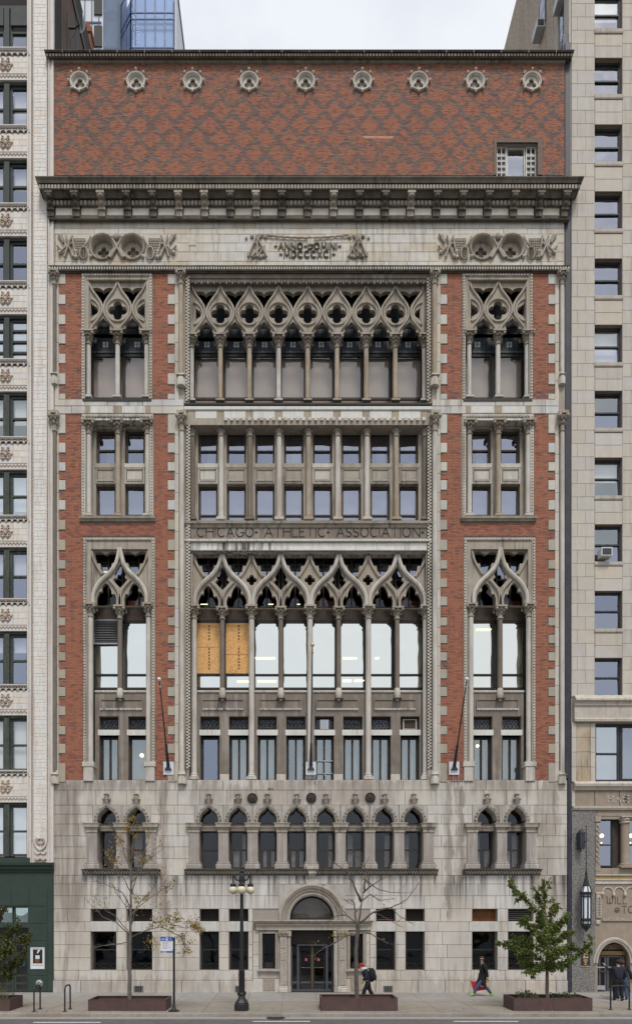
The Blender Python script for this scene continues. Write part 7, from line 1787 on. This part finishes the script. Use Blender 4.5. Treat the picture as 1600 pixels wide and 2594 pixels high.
# ================================================================ people
SKIN = mk('skin', (.42,.25,.18), rough=.5, var=.08); M['skin'] = SKIN
for nm, c in (('cloth_black',(.012,.012,.014)),('cloth_navy',(.018,.020,.032)),('denim',(.045,.075,.13)),('cap_red',(.42,.015,.03)),('hood_white',(.60,.58,.60)),('shoe_green',(.16,.55,.06)),('shoe_dark',(.02,.02,.022)),('hair_brown',(.06,.035,.022)),('hair_dark',(.025,.02,.018)),('bag_red',(.48,.02,.035)),('bag_paper',(.52,.36,.20)),('shirt_grey',(.40,.40,.42)),('shades',(.05,.015,.015))): M[nm] = mk(nm, c, rough=.75, var=.15, ns=12)
def skin(name, verts, edges, radii, m, parent, sub=2, root=0):
    me = bpy.data.meshes.new(name); me.from_pydata([tuple(v) for v in verts], edges, [])
    o = bpy.data.objects.new(name, me); COL.objects.link(o)
    o.modifiers.new('skin', 'SKIN'); s = o.modifiers.new('sub', 'SUBSURF'); s.levels = sub; s.render_levels = sub
    for i, r in enumerate(radii):
        d = me.skin_vertices[0].data[i]; d.radius = r if isinstance(r, tuple) else (r, r); d.use_root = (i == root)
    dg = bpy.context.evaluated_depsgraph_get(); nm = bpy.data.meshes.new_from_object(o.evaluated_get(dg)); bpy.data.objects.remove(o); bpy.data.meshes.remove(me)
    nm.polygons.foreach_set('use_smooth', [True]*len(nm.polygons)); nm.name = name
    return obj(name, nm, m, parent)
class Fig:
    """named joints (local: +x is where the figure faces, +y its left) turned and set on the ground"""
    def __init__(s, loc, face, J):
        c, n = math.cos(face), math.sin(face); s.J = {k: Vector((loc[0]+x*c-y*n, loc[1]+x*n+y*c, z)) for k, (x, y, z) in J.items()}
        s.d = lambda x, y, z=0: Vector((x*c-y*n, x*n+y*c, z))
    def chain(s, *runs):
        vs, es, rs, ix = [], [], [], {}
        for run in runs:
            prev = None
            for k, r in run:
                if k not in ix: ix[k] = len(vs); vs.append(s.J[k] if isinstance(k, str) else k); rs.append(r)
                if prev is not None: es.append((prev, ix[k]))
                prev = ix[k]
        return vs, es, rs
    def hand(s, wrist, elbow, vs, es, rs, wi, curl=.5):
        w = s.J[wrist]; a = (w-s.J[elbow]).normalized(); side = a.cross(Vector((0,0,1)));
        if side.length < .2: side = s.d(1, 0)
        side.normalize(); nrm = side.cross(a).normalized()
        p = len(vs); vs.append(w+a*.06); es.append((wi, p)); rs.append((.034,.02))
        for k, (off, ln) in enumerate(((-.027,.062),(-.009,.074),(.009,.07),(.027,.055))):
            b = len(vs); vs += [w+a*.10+side*off, w+a*(.10+ln*.5)+side*off*1.1-nrm*ln*.2*curl, w+a*(.10+ln*.8)+side*off*1.1-nrm*ln*.7*curl]
            es += [(p,b),(b,b+1),(b+1,b+2)]; rs += [.0105,.0095,.0075]
        b = len(vs); vs += [w+a*.045-side*.035, w+a*.075-side*.058-nrm*.012]; es += [(p,b),(b,b+1)]; rs += [.012,.009]
def person(label, loc, face, J, look=0.0, parts=(), group=None):
    t = thing('person', label, 'person', (loc[0], loc[1], 0), group); f = Fig(loc, face, J); return t, f
def body(t, f, m='skin', curl=(.5,.5)):
    vs, es, rs = f.chain([('pelvis',.13),('waist',.115),('chest',(.15,.125)),('neck0',.06),('neck',.052),('jaw',(.062,.066)),('head',(.078,.092)),('crown',(.058,.07))],
        [('jaw',0),('chin',.028)],[('head',0),('nose',.014)],[('head',0),('earl',.018)],[('head',0),('earr',.018)],
        [('chest',0),('shl',.062),('ell',.045),('wrl',.030)], [('chest',0),('shr',.062),('elr',.045),('wrr',.030)],
        [('pelvis',0),('hpl',.092),('knl',.062),('anl',.042),('tol',.036)], [('pelvis',0),('hpr',.092),('knr',.062),('anr',.042),('tor',.036)])
    keys = ['pelvis','waist','chest','neck0','neck','jaw','head','crown','chin','nose','earl','earr','shl','ell','wrl','shr','elr','wrr']
    f.hand('wrl','ell', vs, es, rs, keys.index('wrl'), curl[0]); f.hand('wrr','elr', vs, es, rs, keys.index('wrr'), curl[1])
    return skin('body', vs, es, rs, m, t)
def head_joints(J, hd, z, look, tilt=0.):
    """fill in head joints round centre (hx,hy); look = turn of the face, local"""
    hx, hy = hd; u, v = math.cos(look), math.sin(look)
    J.update(neck=(hx-.02*u,hy-.02*v,z-.17), jaw=(hx+.015*u,hy+.015*v,z-.07), head=(hx,hy,z+.0), crown=(hx-.012*u,hy-.012*v,z+.07), chin=(hx+.07*u,hy+.07*v,z-.11+tilt), nose=(hx+.102*u,hy+.102*v,z-.025+tilt), earl=(hx-.085*v,hy+.085*u,z-.02), earr=(hx+.085*v,hy-.085*u,z-.02))
def hair(t, f, J, look, m, loc, face):
    h = f.J['head']; u = f.d(math.cos(look), math.sin(look)); q = MB(); c = h-u*.018+Vector((0,0,.03)); q.ball(c.x, c.y, c.z, .108, 14, 9, sz=1.02)
    q.v = [tuple(Vector(v)+((u*-.05+Vector((0,0,.035))) if (Vector(v)-c).dot(u) > .03 and v[2] < c.z+.045 else Vector((0,0,0)))) for v in q.v]
    return q.build('hair', m, t, smooth=True)
def shoes(t, f, m, sole=None):
    for k in 'lr':
        a, b = f.J['an'+k], f.J['to'+k]; d = (b-a); heel = Vector((a.x, a.y, a.z))-Vector((d.x, d.y, 0)).normalized()*.05
        lo = Vector((0,0,-.035)); skin('shoe', [heel+lo, a+lo*.9, a.lerp(b,.6)+lo*.4, b+Vector((0,0,.0)), a+Vector((0,0,.05))], [(0,1),(1,2),(2,3),(1,4)], [.043,.05,.047,.036,.05], m, t, 1)
def trousers(t, f, m, r=(.115,.085,.072), hip=.135):
    vs, es, rs = f.chain([('pelvis',hip),('hpl',r[0]),('knl',r[1]),('cufl',r[2])], [('pelvis',0),('hpr',r[0]),('knr',r[1]),('cufr',r[2])], [('pelvis',0),('waist',hip*.98)])
    return skin('trousers', vs, es, rs, m, t)
def walker_legs(J, fl, fr, pz, lift_l=0., lift_r=0., y=.09, knee_l=.0, knee_r=.0):
    """fl, fr: forward position of the feet"""
    J['pelvis'] = (0,0,pz+.02)
    for k, fx, s_, lift, kb in (('l',fl,1,lift_l,knee_l),('r',fr,-1,lift_r,knee_r)):
        J['hp'+k] = (0,s_*y,pz-.05); J['an'+k] = (fx,s_*y,.085+lift); J['kn'+k] = (fx*.5+.05+kb,s_*y,(pz-.05+.085+lift)/2+.01); J['cuf'+k] = (fx*.9+.012,s_*y,.085+lift*.9)
        J['to'+k] = (fx+.15,s_*(y+.015),.04+lift*(1.5 if fx > 0 else .2))
# 1: hunched walker in a red cap, behind the middle planter
loc = (px_at(932,-3.0), -3.0); J = {}
walker_legs(J, .26, -.30, .84, 0, .05, knee_r=.03)
J.update(waist=(.03,0,.98), chest=(.10,0,1.20), neck0=(.17,0,1.36), shl=(.12,.18,1.31), shr=(.12,-.18,1.31), ell=(.10,.23,1.05), elr=(.06,-.23,1.05), wrl=(.25,.19,.90), wrr=(.16,-.2,.84))
head_joints(J, (.28,0), 1.50, 0.0, -.02)
p1, f1 = person('person in red cap, white hood and dark clothes walking behind the bare tree', loc, PI, J)
bd = body(p1, f1, 'skin_dark' if 'skin_dark' in M else 'skin'); trousers(p1, f1, 'cloth_black', (.115,.095,.085)); shoes(p1, f1, 'shoe_dark')
vs, es, rs = f1.chain([('pelvis',.155),('waist',.16),('chest',(.19,.165)),('neck0',.10)], [('chest',0),('shl',.085),('ell',.072),('wrl',.056)], [('chest',0),('shr',.085),('elr',.072),('wrr',.056)]); skin('jacket', vs, es, rs, 'cloth_navy', p1)
q = MB(); c = f1.J['neck0']; q.lathe([(.125,-.06),(.15,.0),(.135,.05),(.09,.07),(.07,.04)], c.x, c.y, c.z+.02, seg=14); q.build('hood', 'hood_white', p1, smooth=True)
h = f1.J['head']; q = MB(); q.ball(h.x+.005, h.y, h.z+.045, .112, 14, 8, sz=.85); q.add([(h.x-.09,h.y-.075,h.z+.03),(h.x-.09,h.y+.075,h.z+.03),(h.x-.20,h.y+.055,h.z+.005),(h.x-.20,h.y-.055,h.z+.005),(h.x-.09,h.y-.075,h.z+.045),(h.x-.09,h.y+.075,h.z+.045),(h.x-.20,h.y+.055,h.z+.018),(h.x-.20,h.y-.055,h.z+.018)], [(0,1,2,3),(4,7,6,5),(0,3,7,4),(3,2,6,7),(2,1,5,6)]); q.build('cap', 'cap_red', p1, smooth=True)
bp = thing('backpack', 'bulging black backpack on the walker in the red cap', 'backpack', (loc[0]+.22, loc[1], .85))
c = f1.J['chest']; q = MB(); q.ball(c.x+.26, c.y, c.z-.08, .24, 14, 10, sx=.72, sy=.75, sz=1.28); q.build('bag', 'cloth_black', bp, smooth=True)
q = MB(); q.ball(c.x+.40, c.y, c.z-.18, .12, 10, 7, sx=.6, sy=1.1, sz=1.2); q.build('pocket', 'shoe_dark', bp, smooth=True)
for s_ in (-.12, .12): q = MB(); q.tube([(c.x+.2,c.y+s_,c.z+.2),(c.x-.02,c.y+s_,c.z+.16),(c.x-.17,c.y+s_*1.1,c.z+.0),(c.x-.08,c.y+s_*1.3,c.z-.2),(c.x+.2,c.y+s_,c.z-.3)], .02, 5); q.build('strap', 'cloth_black', bp)
# 2: striding man in a long black coat with bags
loc = (px_at(1221,-1.45), -1.45); J = {}
walker_legs(J, .46, -.50, .86, .02, .03, knee_l=-.02, knee_r=.06)
J.update(waist=(-.01,0,1.08), chest=(-.02,0,1.34), neck0=(-.01,0,1.50), shl=(-.02,.19,1.45), shr=(-.02,-.19,1.45), ell=(-.12,.26,1.17), elr=(-.06,-.24,1.17), wrl=(-.16,.28,.88), wrr=(.06,-.2,.90))
head_joints(J, (.02,0), 1.685, .80, 0)
p2, f2 = person('person in long black coat, blue jeans and bright green shoes striding past the stone wall', loc, PI, J)
body(p2, f2, curl=(.9,.9)); trousers(p2, f2, 'denim', (.105,.085,.066)); shoes(p2, f2, 'shoe_green'); hair(p2, f2, J, .80, 'hair_brown', loc, PI)
vs, es, rs = f2.chain([('pelvis',(.165,.15)),('waist',(.165,.145)),('chest',(.175,.15)),('neck0',.085)], [('chest',0),('shl',.085),('ell',.068),('wrl',.052)], [('chest',0),('shr',.085),('elr',.068),('wrr',.052)]); ct = skin('coat', vs, es, rs, 'cloth_black', p2)
q = MB(); b = f2.J['pelvis']; n = 16; vs = []
for z, rx, ry in ((1.05,.16,.17),(.86,.19,.18),(.70,.25,.19),(.62,.29,.195)): vs += [(b.x+rx*math.cos(2*PI*i/n), b.y+ry*math.sin(2*PI*i/n), z) for i in range(n)]
q.add(vs, [(j*n+i, j*n+(i+1)%n, (j+1)*n+(i+1)%n, (j+1)*n+i)[::-1] for j in range(3) for i in range(n)]+[tuple(range(3*n,4*n))]); q.build('coat_skirt', 'cloth_black', p2, smooth=True)
u = f2.d(math.cos(.8), math.sin(.8)); h = f2.J['head']; s2 = Vector((-u.y, u.x, 0)); q = MB(); q.tube([tuple(h+u*.045+s2*-.088+Vector((0,0,.0))), tuple(h+u*.096+s2*-.06), tuple(h+u*.108), tuple(h+u*.096+s2*.06), tuple(h+u*.045+s2*.088)], .017, 6); q.build('sunglasses', 'shades', p2)
q = MB(); c = f2.J['neck0']; v = u*.12; q.add([(c.x+v.x-.03,c.y+v.y,c.z+.04),(c.x+v.x+.05,c.y+v.y-.02,c.z+.04),(c.x+v.x*1.25+.02,c.y+v.y*1.3-.02,c.z-.20)], [(0,1,2),(2,1,0)]); q.build('shirt', 'shirt_grey', p2)
wr = f2.J['wrl']; hb = Vector((wr.x+.05, wr.y, wr.z-.10))
bg_ = thing('shopping_bag', 'large red shopping bag carried low by the striding person in the black coat', 'bag', (hb.x-.3, hb.y+.12, .2))
bgx, bgy = loc[0]-.02, loc[1]+.18
q = MB(); q.add([(bgx-.42,bgy-.02,.66),(bgx+.18,bgy-.02,.62),(bgx+.34,bgy-.03,.30),(bgx-.28,bgy-.03,.20),(bgx-.42,bgy+.16,.66),(bgx+.18,bgy+.16,.62),(bgx+.34,bgy+.18,.30),(bgx-.28,bgy+.18,.20)], [(0,3,2,1),(4,5,6,7),(0,4,7,3),(1,2,6,5),(3,7,6,2),(0,1,5,4)]); q.build('bag_body', 'bag_red', bg_)
q = MB(); q.prism([(bgx-.12,.47),(bgx-.02,.50),(bgx+.12,.42),(bgx+.10,.38),(bgx-.02,.44),(bgx-.12,.42)][::-1], bgy-.034, bgy-.026); q.build('white_emblem', 'sign_white', bg_)
q = MB(); q.tube([(bgx-.2,bgy+.05,.64),(bgx-.05,bgy+.05,.80),(bgx+.08,bgy+.05,.63)], .012, 5); q.build('handle', 'bag_red', bg_)
w2 = f2.J['wrr']; pb_ = thing('paper_bag', 'small folded brown paper bag held in the hand of the person in the black coat', 'bag', (loc[0]+.1, loc[1]-.2, .5))
bx_, by_ = px_at(1233.5,-1.65), -1.66
q = MB(); q.add([(bx_-.06,by_,.76),(bx_+.04,by_,.76),(bx_+.085,by_,.50),(bx_-.01,by_,.44),(bx_-.06,by_+.06,.76),(bx_+.04,by_+.06,.76),(bx_+.085,by_+.07,.50),(bx_-.01,by_+.07,.44)], [(0,3,2,1),(4,5,6,7),(0,4,7,3),(1,2,6,5),(3,7,6,2),(0,1,5,4)]); q.build('bag_body', 'bag_paper', pb_)
q = MB(); q.tube([(bx_-.04,by_+.03,.76),(bx_-.02,by_+.03,.84),(bx_+.02,by_+.03,.76)], .008, 4); q.build('handle', 'bag_paper', pb_)
# 3: man reaching for the door, seen from behind; 4: companion half hidden in front of him
def stander(loc, face, arms, label, coat, pants, hairm, fl=.05, fr=-.08, hz=1.66, spread=.13):
    J = {}; walker_legs(J, fl, fr, .86, 0, 0, y=spread)
    J.update(waist=(0,0,1.05), chest=(.02,0,1.30), neck0=(.02,0,1.47), shl=(.01,.20,1.42), shr=(.01,-.20,1.42)); J.update(arms); head_joints(J, (.05,0), hz, 0)
    p, f = person(label, loc, face, J); body(p, f, curl=(.3,.6)); trousers(p, f, pants, (.12,.092,.078)); shoes(p, f, 'shoe_dark'); hair(p, f, J, 0, hairm, loc, face)
    vs, es, rs = f.chain([('pelvis',(.185,.165)),('waist',(.185,.16)),('chest',(.205,.17)),('neck0',.08)], [('chest',0),('shl',.09),('ell',.075),('wrl',.056)], [('chest',0),('shr',.09),('elr',.075),('wrr',.056)]); skin('jacket', vs, es, rs, coat, p)
    return p, f
p3, f3 = stander((px_at(1566,-3.0), -3.0), PI/2, dict(ell=(.16,.36,1.33), wrl=(.28,.44,1.50), elr=(0,-.30,1.14), wrr=(.12,-.26,.90)), 'person in dark navy jacket seen from behind reaching one hand toward the glass door', 'cloth_navy', 'cloth_black', 'hair_dark')
q = MB(); c = f3.J['neck']; q.lathe([(.066,-.045),(.072,.0),(.066,.02)], c.x, c.y, c.z-.02, seg=12); q.build('shirt_collar', 'hood_white', p3, smooth=True)
stander((px_at(1572,-2.55)+.06, -2.55), PI/2-.35, dict(ell=(-.02,.26,1.14), wrl=(.14,.2,.98), elr=(-.06,-.32,1.14), wrr=(.02,-.36,.88)), 'person in blue jeans half hidden behind the navy jacket at the doorway', 'cloth_navy', 'denim', 'hair_brown', .12, -.12, 1.60, .15)
